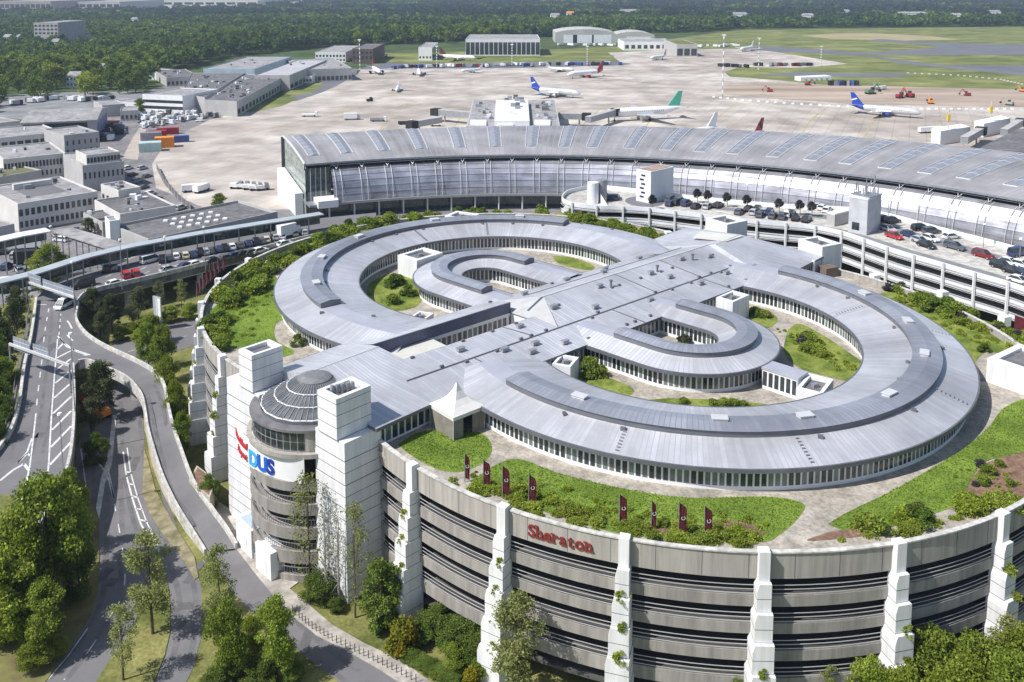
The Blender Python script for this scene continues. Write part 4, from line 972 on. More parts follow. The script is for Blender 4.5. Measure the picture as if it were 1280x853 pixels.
# skylights
for i in SKY_I + [SKY_I[-1] + 7.5, SKY_I[-1] + 15]:
    if i > NT - 4: break
    mb = MB(); fs = [.20, .34, .5, .66, .82, .97]; U_ = Vector((0, 0, .45))
    for a, b in zip(fs[:-1], fs[1:]):
        mb.quad(rp(i - 1.05, a), rp(i, a) + U_, rp(i, b) + U_, rp(i - 1.05, b)); mb.quad(rp(i, a) + U_, rp(i + 1.05, a), rp(i + 1.05, b), rp(i, b) + U_)
    mb.add([rp(i - 1.05, .20), rp(i + 1.05, .20), rp(i, .20) + U_], [(0, 1, 2)])
    s_ = part('skylight', mb, m_skyl, T)
    mb = MB(); up = Vector((0, 0, .08))
    for d in (-1.15, 1.15):
        for a, b in zip(fs[:-1], fs[1:]): mb.tube(rp(i + d, a) + up, rp(i + d, b) + up, .16, n=4)
    mb.tube(rp(i - 1.15, .19) + up, rp(i + 1.15, .19) + up, .16, n=4)
    for f in (.3, .42, .54, .66, .78, .9): mb.tube(rp(i - 1.05, f) + up, rp(i, f) + U_ + up, .06, n=4); mb.tube(rp(i, f) + U_ + up, rp(i + 1.05, f) + up, .06, n=4)
    part('skylight_frame', mb, m_rail, s_)
# west end: arched glass gable, white stair wall
mb = MB(); fs = [0, .08, .2, .35, .5, .65, .8, 1.0]
P = [rp(.2, f) - Vector((0, 0, .3)) for f in fs]; mb.add([(P[0].x, P[0].y, 0)] + P + [(P[-1].x, P[-1].y, 0)], [tuple(range(len(P) + 2))]); part('end_glass', mb, mat('end_glass', (.26, .30, .27), .25, .1, .4, .25, stretch=(1, 1, 3)), T)
mb = MB()
for a, b in zip(fs[:-1], fs[1:]): mb.tube(rp(0, a), rp(0, b), .4, n=6)
part('end_arch', mb, m_rail, T)
for z in (4, 7, 10, 13): 
    mb = MB(); a, b = rp(.1, 0), rp(.1, 1); mb.tube((a.x, a.y, z), (b.x, b.y, z), .09, n=4); part('end_transom', mb, m_metal, T)
a, b = rp(0, .12), rp(0, 1); d = Vector((-(b - a).y, (b - a).x, 0)).normalized() * 2.5
mb = MB(); mb.prism([a, b, b + d, a + d], -.05, [7.2, 9.6, 9.6, 7.2]); part('stair_block', mb, m_white, T)
a = fo(3, 1, 0); mb = MB(); q = [fo(1.5, 0, 0), fo(6, 0, 0), fo(5.5, 7, 0), fo(1.5, 7, 0)]; mb.prism(q, 4.4, 6.6); part('entrance_canopy', mb, m_white, T)
mb = MB(); mb.quad(fo(0, .0, 0), fo(I0, .0, 0), fo(I0, .0, 15.6), fo(0, .0, 15.6)); part('corner_glass', mb, m_glassg, T)
for k in range(1, 5):
    mb = MB(); a = fo(k, .05, 0); mb.tube((a.x, a.y, 0), (a.x, a.y, 15.6), .1, n=4); part('mullion', mb, m_rail, T)

# ================================================================ CAR DECK on the right
D = thing('parking_deck', 'two-level white open car deck with thin white columns and rows of parked cars on top', 'car park', (60, 200, 0))
ZD = 14.6
DFp = [at(a, b, ZD + 1) for a, b in [(702, 246.5), (708, 251), (723, 254.5), (748, 257), (771, 257.5), (809, 259.5), (848, 264), (882, 268), (922, 272.5), (967, 277), (1013, 281), (1049, 288), (1080, 298), (1124, 313), (1163, 324), (1206, 336.5), (1254, 350), (1280, 358.5), (1360, 388), (1440, 415)]]
DF = smooth_line(DFp, 6)
DBp = [at(a, b, ZD + 1) for a, b in [(702, 245), (708, 239), (721, 235), (740, 232), (765, 233), (800, 237), (850, 243), (905, 249), (975, 255), (1040, 258), (1075, 261), (1115, 268), (1179, 285), (1257, 305), (1300, 318), (1360, 340), (1440, 372)]]
DB = smooth_line(DBp, 6)
out_ = [p.xy for p in DF] + [p.xy for p in reversed(DB)]
mb = MB(); mb.prism(out_, ZD - .35, ZD); part('deck', mb, m_deck, D)
mb = MB(); mb.prism(out_, ZD - 3.25, ZD - 2.95); part('deck_below', mb, m_concl, D)
mb = MB(); mb.prism(out_, ZD - 6.2, ZD - 5.9); part('deck_lowest', mb, m_concl, D)
m_wband = mat('white_band', (.72, .73, .76), .6, 0, .06, .3, stretch=(1, 1, .5))
for z0, z1, nm in ((ZD - .5, ZD + 1, 'parapet'), (ZD - 3.4, ZD - 2.0, 'spandrel'), (ZD - 6.3, ZD - 4.9, 'spandrel')):
    mb = MB(); P = [Vector((p.x, p.y, 0)) for p in DF]; wallstrip(mb, P, z0, z1, -.22); part(nm, mb, m_wband, D)
mb = MB(); P = [Vector((p.x, p.y, 0)) for p in DB]; wallstrip(mb, P, ZD - .5, ZD + 1.1, .22); part('rear_parapet', mb, m_white, D)
mb = MB(); P = [Vector((p.x, p.y, 0)) for p in DF]; N = normals2d(P); P2 = [p - Vector((n.x, n.y, 0)) * 6 for p, n in zip(P, N)]; wallstrip(mb, P2, -.05, ZD - .5, .2); part('dark_backing', mb, m_dark, D)  # near-black: shade between the decks put into the colour
for zz in (ZD - .62, ZD - 1.9, ZD - 3.55, ZD - 4.75):
    mb = MB(); N = normals2d(DF)
    for i in range(len(DF) - 1):
        a, b = DF[i], DF[i + 1]; n = N[i].to_3d() * .25; mb.tube((a.x + n.x, a.y + n.y, zz), (b.x + n.x, b.y + n.y, zz), .06, n=4)
    part('guard_rail', mb, m_rail, D)
Q = resample(DF, 22); N = normals2d(Q)
for i in range(1, 22):
    n = N[i].to_3d() * .35; mb = MB(); mb.box((Q[i].x + n.x, Q[i].y + n.y, (ZD + 1.1) / 2), (.42, .42, ZD + 1.1)); part('column', mb, m_white, D)
# drive lane and bay lines painted on the deck
mb = MB()
mid = [a.lerp(b, .22) for a, b in zip(resample(DF, 80), resample(DB, 80))]; mid2 = [a.lerp(b, .06) for a, b in zip(resample(DF, 80), resample(DB, 80))]
for i in range(20, 79): mb.quad((*mid2[i].xy, ZD + .006), (*mid2[i + 1].xy, ZD + .006), (*mid[i + 1].xy, ZD + .006), (*mid[i].xy, ZD + .006))
mid3 = [a.lerp(b, .55) for a, b in zip(resample(DF, 80), resample(DB, 80))]; mid4 = [a.lerp(b, .75) for a, b in zip(resample(DF, 80), resample(DB, 80))]
m_lane = mat('lane_asphalt', (.21, .21, .215), .85, 0, .15, .4); part('drive_lane', mb, m_lane, D); mb = MB()
for i in range(20, 79): mb.quad((*mid3[i].xy, ZD + .006), (*mid3[i + 1].xy, ZD + .006), (*mid4[i + 1].xy, ZD + .006), (*mid4[i].xy, ZD + .006))
part('drive_lane', mb, m_lane, D)
p = at(806, 252, ZD); mb = MB(); mb.prism([(p.x + 5.2 * math.cos(R(k * 15)), p.y + 6 * math.sin(R(k * 15))) for k in range(24)], ZD + .003, ZD + .012); part('ramp_mouth', mb, m_asph2, D)
# lift towers on the deck
def deckbox(A, B, Cc, zt, label, nm, m, zb=ZD, cat='tower'):
    a, b, c = at(*A, zb), at(*B, zb), at(*Cc, zb); d = (b - a).normalized(); n = Vector((-d.y, d.x, 0)); l = (c - b).dot(n); q = [a, b, b + n * l, a + n * l]
    t = thing(nm, label, cat, tuple(sum(q, Vector()) / 4)); mb = MB(); mb.prism(q, zb, zt - .35); part('shaft', mb, m, t)
    mm = sum(q, Vector()) / 4; mb = MB(); mb.prism([mm + (p - mm) * 1.02 for p in q], zt - .35, zt); part('roof_rim', mb, m_wband, t)
    return t, q
t, q = deckbox((795, 251), (813, 255), (834, 246), hgt(215, at(813, 255, ZD)), 'white lift tower with a brown roof on the car deck', 'lift_tower', m_wband)
mm = sum(q, Vector()) / 4; mb = MB(); zt = hgt(215, at(813, 255, ZD)); mb.prism([mm + (p - mm) * .9 for p in q], zt, zt + .06); part('roof', mb, mat('brown_roof', (.33, .24, .20), .9, 0, .2, .5), t)
for k in range(6):
    f = .25 + .09 * (k % 2); z = ZD + 1.2 + k * 1.15; a = q[0].lerp(q[1], f); b = q[0].lerp(q[1], f + .28); n = Vector((b.y - a.y, a.x - b.x, 0)).normalized() * .04
    mb = MB(); mb.quad((*(a + n).xy, z), (*(b + n).xy, z), (*(b + n).xy, z + .5), (*(a + n).xy, z + .5)); part('window', mb, m_glass, t)
t, q = deckbox((1060, 290), (1083, 294.5), (1103, 287), hgt(249, at(1083, 294.5, ZD)), 'pale grey tower crowned with radio aerials at the bend of the car deck', 'antenna_tower', mat('grey_render', (.50, .51, .53), .7, 0, .1, .6))
zt = hgt(249, at(1083, 294.5, ZD)); mm = sum(q, Vector()) / 4
mb = MB(); mb.box((mm.x, mm.y, zt + .12), (5.2, 5.2, .2), .6); part('platform', mb, m_metal, t)
for k, (dx, dy, hh) in enumerate(((-2.2, -1, 3.5), (-.8, -2, 2.6), (.6, 1.4, 4.2), (2.1, .3, 4.6), (2.3, -1.4, 2.8), (-1.6, 1.7, 2.4))):
    mb = MB(); mb.tube((mm.x + dx, mm.y + dy, zt), (mm.x + dx, mm.y + dy, zt + hh), .11, n=4)
    if k % 2: mb.box((mm.x + dx, mm.y + dy, zt + hh * .8), (.35, .3, 1.3))
    part('aerial', mb, m_metal, t)
mb = MB(); mb.tube((mm.x - .4, mm.y + .2, zt + .2), (mm.x - .4, mm.y + .2, zt + 1.7), .7, .6, 10); part('radome', mb, m_white, t)
mb = MB()
for k in range(24):
    a = 2 * math.pi * k / 24; mb.tube((mm.x + 2.6 * math.cos(a), mm.y + 2.6 * math.sin(a), zt + .2), (mm.x + 2.6 * math.cos(a), mm.y + 2.6 * math.sin(a), zt + 1.2), .07, n=4)
part('railing', mb, m_metal, t)
a = q[0].lerp(q[1], .2); b = q[0].lerp(q[1], .6); n = Vector((b.y - a.y, a.x - b.x, 0)).normalized() * .04; mb = MB(); mb.quad((*(a + n).xy, ZD + .8), (*(b + n).xy, ZD + .8), (*(b + n).xy, ZD + 2.6), (*(a + n).xy, ZD + 2.6)); part('window', mb, m_glass, t)
t, q = deckbox((1033, 281), (1043, 283.5), (1058, 278), ZD + 3.1, 'low grey-green kiosk beside the antenna tower on the car deck', 'kiosk', m_plasterg, cat='kiosk')
p = at(741, 254, ZD); t = thing('spiral_ramp_tower', 'pair of white round silos rising from the spiral end of the car deck', 'tower', tuple(p))
for dx, r_, hh in ((0, 1.5, 5.6), (2.6, 1.25, 6.0)):
    mb = MB(); mb.tube((p.x + dx, p.y + dx * .5, ZD - 4), (p.x + dx, p.y + dx * .5, ZD + hh), r_, r_, 24); part('silo', mb, m_wband if dx == 0 else m_metal, t, smooth=False)
mb = MB(); a = Vector((p.x + 2, p.y - .8, 0)); b = at(760, 259, ZD); mb.hexa([(a.x, a.y - .8, ZD), (b.x, b.y - .8, ZD), (b.x, b.y + .8, ZD), (a.x, a.y + .8, ZD)], [(a.x, a.y - .8, ZD + 2.6), (b.x, b.y - .8, ZD + .4), (b.x, b.y + .8, ZD + .4), (a.x, a.y + .8, ZD + 2.6)]); part('stair_cover', mb, m_wband, t)
# red hoarding
mb = MB(); a, b = at(1268, 408, 11), at(1300, 418, 11); mb.hexa([(a.x, a.y, 8), (b.x, b.y, 8), (b.x, b.y + .1, 8), (a.x, a.y + .1, 8)], [(a.x, a.y, 13), (b.x, b.y, 13), (b.x, b.y + .1, 13), (a.x, a.y + .1, 13)])
o = link('hoarding', mb.mesh('hoarding', m_maroon)); tag(o, 'dark red hoarding hung on the car deck columns at the right edge', 'hoarding')

# ================================================================ PIER and JET BRIDGES behind the terminal
def roofquad(A, B, Cc, z): return rectbox(A, B, Cc, z)
t = thing('pier_building', 'flat-roofed grey pier behind the terminal, its roof crowded with plant units', 'building', tuple(at(640, 150, 0)))
q = [at(583, 158, 9), at(700, 158, 9), at(694, 125, 9), at(591, 125, 9)]
mb = MB(); mb.prism(q, -.05, 9); part('wall', mb, m_plasterg, t)
mb = MB(); mm = sum(q, Vector()) / 4; mb.prism([mm + (p - mm) * .97 for p in q], 9, 9.05); part('roof', mb, m_greyroofl, t)
mb = MB(); mb.prism([at(618, 152, 11), at(662, 152, 11), at(660, 126, 11), at(620, 126, 11)], 9, 11.3); part('penthouse', mb, m_wband, t)
rr = random.Random(11)
for k in range(34):
    x = rr.choice([rr.uniform(592, 615), rr.uniform(665, 690), rr.uniform(632, 655)]); y = rr.uniform(128, 150); p = at(x, y, 9); zb = 11.3 if 620 < x < 660 else 9
    mb = MB(); hh = rr.uniform(.8, 2.2); mb.box((p.x, p.y, zb + hh / 2), (rr.uniform(1, 3), rr.uniform(1, 3.5), hh)); part('plant_unit', mb, rr.choice([m_metal, m_greyroof, m_wband]), t)
for x0 in (588, 622, 668):
    mb = MB(); mb.prism([at(x0, 158, 9), at(x0 + 20, 158, 9), at(x0 + 20, 152, 9), at(x0, 152, 9)], 9, 9.8); part('roof_light', mb, m_white, t)
def jetbridge(A, B, label):
    a, b = at(*A, 4.2), at(*B, 4.2); d = (b - a).normalized(); n = Vector((-d.y, d.x, 0)) * 1.6; t = thing('jet_bridge', label, 'jet bridge', (*((a + b) / 2).xy, 0))
    mb = MB(); q = [a - n, b - n, b + n, a + n]; mb.prism(q, 3.6, 6.4); part('tunnel', mb, m_metal, t); mb = MB(); mb.prism([p + (p - (a + b) / 2) * .01 for p in q], 6.4, 6.6); part('roof', mb, m_plasterg, t)
    mb = MB(); mb.box((b.x, b.y, 5), (4.4, 4.4, 3.6), math.atan2(d.y, d.x)); part('cab', mb, m_dark, t)
    mb = MB(); c = a.lerp(b, .75); mb.tube((c.x, c.y, 0), (c.x, c.y, 3.6), .4); part('support', mb, m_metal, t)
    return t
jetbridge((550, 152), (515, 158), 'grey jet bridge left of the pier, reaching out over the apron'); jetbridge((590, 146), (545, 142), 'long glazed gangway leaving the left side of the pier')
jetbridge((735, 152), (769, 142), 'grey jet bridge docked at the nose of the white and green airliner'); jetbridge((698, 147), (733, 148), 'glazed gangway leaving the right side of the pier')
jetbridge((1205, 178), (1226, 166), 'glass-fronted jet bridge with a yellow mast behind the right end of the terminal'); jetbridge((1255, 168), (1276, 155), 'farther glass-fronted jet bridge at the right edge of the apron')
for X, Y, nm in ((1184, 180, 'yellow-marked mast beside the nearer glass-fronted jet bridge'), (1237, 168, 'yellow-marked mast beside the farther glass-fronted jet bridge')):
    p = at(X, Y, 0); t = thing('mast', nm, 'mast', tuple(p)); mb = MB(); mb.tube(p, p + Vector((0, 0, 16)), .2); part('pole', mb, m_rail, t); mb = MB(); mb.box((p.x, p.y, 12), (1.2, 1.2, 3)); part('marker', mb, m_yellow, t)
mb = MB(); mb.prism([at(1215, 190, 8), at(1420, 240, 8), at(1420, 150, 8), at(1270, 162, 8)], -.05, 8); o = link('gate_building', mb.mesh('gate_building', m_greyroof)); tag(o, 'flat dark gate building behind the right end of the terminal roof', 'building')
for A, B, lb in (((1175, 182), (1212, 176), 'white gate cabin beside the nearer yellow-marked mast'), ((1229, 172), (1262, 164), 'white gate cabin beside the farther yellow-marked mast')):
    a, b = at(*A, 0), at(*B, 0); n = Vector((0, 9, 0)); mb = MB(); mb.prism([a, b, b + n, a + n], -.05, 6.5); o = link('gate_cabin', mb.mesh('gate_cabin', m_white)); tag(o, lb, 'cabin')
# ================================================================ LOW BUILDINGS on the left and far sheds
WIN_ME = {}
def win_mesh(w_, h_, m):
    k = (round(w_, 2), round(h_, 2), m.name)
    if k not in WIN_ME:
        mb = MB(); mb.box((0, 0, 0), (w_, .12, h_)); WIN_ME[k] = mb.mesh('window', m)
    return WIN_ME[k]
def building(label, A, B, Cc, z, mw, mr, rows=(), parapet=.5, name='building', cat='building', q=None, zb=-.05, pent=None, roofbits=0, seed=1):
    q = q or rectbox(A, B, Cc, z); c = sum(q, Vector()) / 4; t = thing(name, label, cat, (c.x, c.y, 0))
    mb = MB(); mb.prism(q, zb, z); part('wall', mb, mw, t)
    mb = MB(); i = [p + (c - p).normalized() * .5 for p in q]; mb.prism(i, z, z + .03); part('roof', mb, mr, t)
    if parapet:
        mb = MB()
        for k in range(4):
            l = (k + 1) % 4; mb.hexa([(*q[k].xy, z), (*q[l].xy, z), (*i[l].xy, z), (*i[k].xy, z)], [(*q[k].xy, z + parapet), (*q[l].xy, z + parapet), (*i[l].xy, z + parapet), (*i[k].xy, z + parapet)])
        part('parapet', mb, mw, t)
    for (side, z0, z1, n, fill) in rows:     # side 0 front, 1 right
        a, b = (q[0], q[1]) if side == 0 else (q[1], q[2]); L_ = (b - a).length; d = (b - a).normalized(); ang = math.atan2(d.y, d.x)
        me = win_mesh(L_ / n * fill, z1 - z0, m_glass)
        for k in range(n):
            p = a + d * (L_ * (k + .5) / n); o = bpy.data.objects.new('window', me); COL.objects.link(o); o.parent = t
            o.location = (p.x - c.x, p.y - c.y, (z0 + z1) / 2); o.rotation_euler = (0, 0, ang)
    rr = random.Random(seed)
    for k in range(roofbits):
        f, g_ = rr.uniform(.1, .9), rr.uniform(.12, .88); p = q[0].lerp(q[1], f).lerp(q[3].lerp(q[2], f), g_); s_ = rr.uniform(.6, 2.2); hh = rr.uniform(.5, 1.4)
        mb = MB(); mb.box((p.x, p.y, z + hh / 2), (s_, s_ * rr.uniform(.5, 1), hh), rr.uniform(0, 1.5)); part('roof_unit', mb, rr.choice([m_white, m_metal, m_greyroof]), t)
    return t, q
Gw, Gg = m_plaster, m_plasterg
t, q = building('white two-storey office block with a flat grey roof around a sunken courtyard', (22, 257), (122, 241), (104, 218), 8, Gw, m_greyroofl, [(0, 1.2, 3.0, 16, .6), (0, 4.6, 6.6, 14, .62)], roofbits=5, seed=2)
c = sum(q, Vector()) / 4; mb = MB(); mb.prism([c + (p - c) * .48 for p in q], 8.03, 8.05); part('courtyard', mb, m_asph, t)
mb = MB(); k = [c + (p - c) * .5 for p in q]; mb.prism([k[3], k[2], k[2] + (k[1] - k[2]) * .1, k[3] + (k[0] - k[3]) * .1], 8, 9.8); part('attic_wall', mb, Gw, t)
building('long cream office block with a band of dark windows under a grey roof', (4, 201), (82, 193), (70, 178), 8.5, Gw, m_greyroofl, [(0, 1.5, 3.4, 14, .45), (0, 5, 7.2, 18, .66)], roofbits=3, seed=3)
building('mossy-roofed low block in front of the cream office block', (-6, 224), (52, 214), (44, 205), 5.2, Gg, mat('mossy_roof', (.20, .17, .10), .95, 0, .3, .3, col2=(.16, .18, .07)), [], roofbits=4, seed=4)
building('pale grey block with a raised glazed attic beside the service road', (103, 209), (155, 203), (148, 186), 9, Gg, m_greyroofl, [(0, 4.6, 6.8, 9, .42), (1, 4.6, 6.4, 3, .4)], roofbits=2, seed=5)
building('glazed attic storey standing on the pale grey block', (108, 196), (150, 191), (146, 184), 12.2, Gw, m_greyroofl, [(0, 9.8, 11.6, 10, .8)], zb=9.04, seed=6)
building('grey plastered block with two rows of small windows by the blue-ended hangar', (80, 171), (124, 166), (119, 156), 11, Gg, m_greyroofl, [(0, 3.6, 5.4, 6, .3), (0, 7.2, 9, 6, .3)], roofbits=3, seed=7)
building('long white two-storey block at the left edge with wide dark windows', (-20, 176), (77, 166), (70, 154), 9, Gw, m_greyroofl, [(0, 1.5, 3.8, 9, .6), (0, 5.4, 7.4, 10, .75)], roofbits=4, seed=8)
building('low dark service block with white roof vents beside the car rental lanes', (118, 252), (150, 270), (212, 255), 6.5, Gw, m_greyroof, [(1, 1.5, 3.2, 8, .5)], roofbits=9, seed=9)
building('small white block with roof plant between the offices and the apron fence', (126, 232), (148, 240), (166, 232), 8.5, Gw, m_greyroofl, [(0, 4, 6, 4, .5)], roofbits=4, seed=10)
t, q = building('flat dark-roofed hall dotted with white roof domes behind the forecourt canopy', (140, 285), (185, 303), (348, 268), 8.5, Gg, m_greyroof, [(1, 1.2, 5.5, 16, .8)], parapet=.7)
for r_ in range(3):
    for k in range(6):
        p = at(207 + k * 11.3 + r_ * 9, 277 - k * 2.1 + r_ * 3.9, 8.5); mb = MB(); mb.box((p.x, p.y, 8.65), (1.3, 1.3, .3), .2); mb.box((p.x, p.y, 8.85), (1.0, 1.0, .2), .2); part('roof_dome', mb, m_white, t)
building('white stair block at the corner of the dark-roofed hall', (131, 273), (137, 279), (146, 274), 11, m_white, m_greyroofl)
# gabled hangar with a blue end
q = rectbox((26, 154), (120, 150), (140, 134), 10.5); c = sum(q, Vector()) / 4
t = thing('hangar', 'wide grey-roofed hangar with bright blue doors at its right end', 'hangar', (c.x, c.y, 0))
mb = MB(); mb.prism(q, -.05, 10.5); part('wall', mb, Gg, t)
mb = MB(); e = [c + (p - c) * 1.03 for p in q]; r0, r1 = e[0].lerp(e[3], .5), e[1].lerp(e[2], .5)
mb.quad(e[0], e[1], (r1.x, r1.y, 13), (r0.x, r0.y, 13)); mb.quad((r0.x, r0.y, 13), (r1.x, r1.y, 13), e[2], e[3]); part('roof', mb, m_greyroofl, t)
mb = MB(); mb.add([e[1], e[2], (r1.x, r1.y, 13)], [(0, 1, 2)]); mb.add([e[0], e[3], (r0.x, r0.y, 13)], [(0, 1, 2)]); part('gable', mb, Gg, t)
for k in range(4):
    a, b = q[1].lerp(q[2], .06 + .23 * k), q[1].lerp(q[2], .26 + .23 * k); n = Vector((b.y - a.y, a.x - b.x, 0)).normalized() * .08; mb = MB(); mb.quad((*(a + n).xy, 0), (*(b + n).xy, 0), (*(b + n).xy, 8.5), (*(a + n).xy, 8.5)); part('door', mb, m_bluep, t)
mb = MB(); a, b = q[0], q[1]; n = Vector((b.y - a.y, a.x - b.x, 0)).normalized() * .08; mb.quad((*(a + n).xy, 6.5), (*(b.lerp(a, .12) + n).xy, 6.5), (*(b.lerp(a, .12) + n).xy, 9.6), (*(a + n).xy, 9.6)); part('clerestory_window', mb, m_glass, t)
building('small pale lean-to behind the blue hangar doors', (128, 133), (156, 131), (160, 124), 6, Gg, m_greyroofl)
# white building with blue bands and long dark roof behind the equipment yard
t, q = building('white office building with two blue-grey glass bands at the edge of the equipment yard', (178, 119), (228, 121), (232, 111), 10, m_white, m_greyroofl, [(0, 2.5, 4.2, 8, 1.), (0, 6, 7.6, 8, 1.)])
building('low white annex in front of the banded office building', (140, 128), (178, 130), (182, 121), 5, m_white, m_greyroofl, [(0, 1.5, 3.2, 6, .6)])
building('long dark-roofed freight shed strewn with white roof lights', None, None, None, 8, Gg, m_greyroof, [(1, 1, 4, 14, .6)], roofbits=40, seed=14, q=px([(256, 126), (296, 128), (352, 98), (306, 93)], 8))
building('nearer dark freight roof joined to the white banded building', None, None, None, 8.6, Gg, m_greyroof, [], roofbits=24, seed=15, q=px([(226, 118), (256, 123), (306, 92), (240, 92)], 8.6))
building('pale blue-fronted cargo hall with a light ribbed roof', (254, 87), (318, 87), (345, 72), 11, mat('pale_blue_wall', (.40, .50, .56), .6, 0, .1, .2), m_greyroofl, [(0, 1, 3.5, 8, .8)], roofbits=4, seed=16)
building('broad light-roofed cargo hall right of the pale blue one', (318, 95), (362, 95), (384, 76), 10, Gg, mat('light_sheet_roof', (.46, .45, .46), .6, .1, .1, .06), [(1, 1, 4, 10, .7)], roofbits=5, seed=17)
building('long grey cargo hall with an open loading front near the taxiway', (374, 88), (440, 86), (446, 73), 9, Gg, m_greyroofl, [(0, 1, 4, 12, .7)], roofbits=6, seed=18)
building('white block of flats-like offices beyond the cargo halls', (394, 66), (432, 66), (436, 58), 9, m_white, m_greyroofl, [(0, 1.5, 3, 9, .55), (0, 5, 7, 9, .55)])
# far side of the apron
t, q = building('long blue-glazed hangar with a white roof edge on the far side of the apron', (582, 50), (675, 50), (678, 44), 16, m_wband, m_greyroofl, [(0, 1, 13.5, 16, .86)])
m_hang = mat('hangar_sheet', (.44, .43, .405), .7, 0, .1, .05)
def arch_hangar(label, A, B, zt, zr, dep, doors, m):
    a, b = at(*A, 0), at(*B, 0); d = (b - a).normalized(); n = Vector((-d.y, d.x, 0)) * dep; t = thing('hangar', label, 'hangar', tuple((a + b + n) / 2))
    P = [(0, 0), (0, zt), (.15, zt + (zr - zt) * .55), (.33, zt + (zr - zt) * .9), (.5, zr), (.67, zt + (zr - zt) * .9), (.85, zt + (zr - zt) * .55), (1, zt), (1, 0)]
    f = [(*a.lerp(b, x).xy, z) for x, z in P]; bk = [(*(a.lerp(b, x) + n).xy, z) for x, z in P]; nn = len(P)
    mb = MB(); mb.add(f, [tuple(range(nn))]); part('end_wall', mb, m, t); mb = MB(); mb.add(bk, [tuple(range(nn))[::-1]]); part('end_wall', mb, m, t)
    mb = MB(); mb.add(f + bk, [(i, i + 1, nn + i + 1, nn + i) for i in range(nn - 1)]); part('roof', mb, m_hang, t)
    for x0, x1, dk in doors:
        p, q_ = a.lerp(b, x0) - n.normalized() * .2, a.lerp(b, x1) - n.normalized() * .2; mb = MB(); mb.quad((*p.xy, 0), (*q_.xy, 0), (*q_.xy, zt * .78), (*p.xy, zt * .78)); part('door', mb, m_dark if dk else m_wband, t)
    return t
arch_hangar('broad cream hangar with shallow curved roof and sliding doors across the apron', (694, 54), (768, 54), 13, 17, 70, [(.14, .3, 0), (.3, .37, 1), (.37, .62, 0), (.62, .65, 1), (.65, .95, 0)], m_hang)
arch_hangar('smaller pale arched hangar right of the broad cream one', (768, 54), (818, 54), 10, 14, 50, [(.3, .9, 0)], m_hang)
building('low white service block in front of the arched hangars', (780, 53), (842, 53), (844, 49), 9, m_white, m_greyroofl, [(0, 2, 6, 8, .6)])
building('grey open-fronted shed at the right end of the far hangars', (846, 56), (872, 56), (874, 50), 12, Gg, m_field, [(0, 1, 8, 3, .8)])
building('small white two-storey office beside the far taxiway with a dark end', (523, 60), (540, 60), (552, 54), 12, m_white, m_greyroofl, [(0, 2, 4, 4, .5), (1, 1, 11, 1, .95)])
# industrial roofs on the skyline, villas between the trees
for k, (x0, x1, y, z, lb, mw) in enumerate(((0, 64, 17, 30, 'long brownish factory front on the skyline at the left edge', mat('brown_wall', (.34, .29, .25), .9, 0, .1, .02)), (66, 150, 15, 26, 'long pale warehouse roofline behind the left forest', m_plasterg), (112, 186, 10, 34, 'broad white factory with a violet-grey band on the skyline', m_plaster), (190, 322, 10, 22, 'far cream warehouse row right of the white factory', m_cream), (322, 400, 5, 22, 'small pale sheds on the far right of the skyline row', m_plaster))):
    a, b = at(x0, y, 0), at(x1, y, 0); n = Vector((0, 300, 0)); q = [a, b, b + n, a + n]
    building(lb, None, None, None, z, mw, m_greyroofl, [(0, z * .45, z * .75, 10, .8)], q=q, parapet=0)
villas = [(64, 106, 14, 'two-storey white villa with grey hipped roof among the trees by the car lanes'), (92, 110, 10, 'narrow white villa with tall windows right of the bigger villa'), (128, 98, 9, 'small white house with grey roof half hidden by trees'), (9, 60, 9, 'white gabled house at the far left in the forest'), (25, 60, 9, 'white gabled house, second from the left in the forest'), (69, 67, 8, 'little white cottage below the pale flats in the forest'), (90, 58, 7, 'tiny white house in the middle of the left forest'), (109, 60, 7, 'tiny white house right of the middle of the left forest'), (168, 36, 8, 'white-roofed pavilion high up in the left forest'), (713, 26, 12, 'reddish-roofed house in the far woods above the cream hangar'), (694, 29, 14, 'grey house in the far woods above the glazed hangar'), (786, 22.5, 30, 'long pale roof in the far woods above the arched hangars'), (925, 27.5, 22, 'white house group in the woods beyond the field'), (1010, 29.5, 16, 'white row house in the far woods right of centre'), (1058, 23, 10, 'pale house in the far woods above the field'), (1140, 26.5, 46, 'long white hall at the wood edge beyond the runway'), (1196, 29, 14, 'cream house in the woods right of the long white hall'), (1243, 24, 20, 'pale house near the top right corner in the woods')]
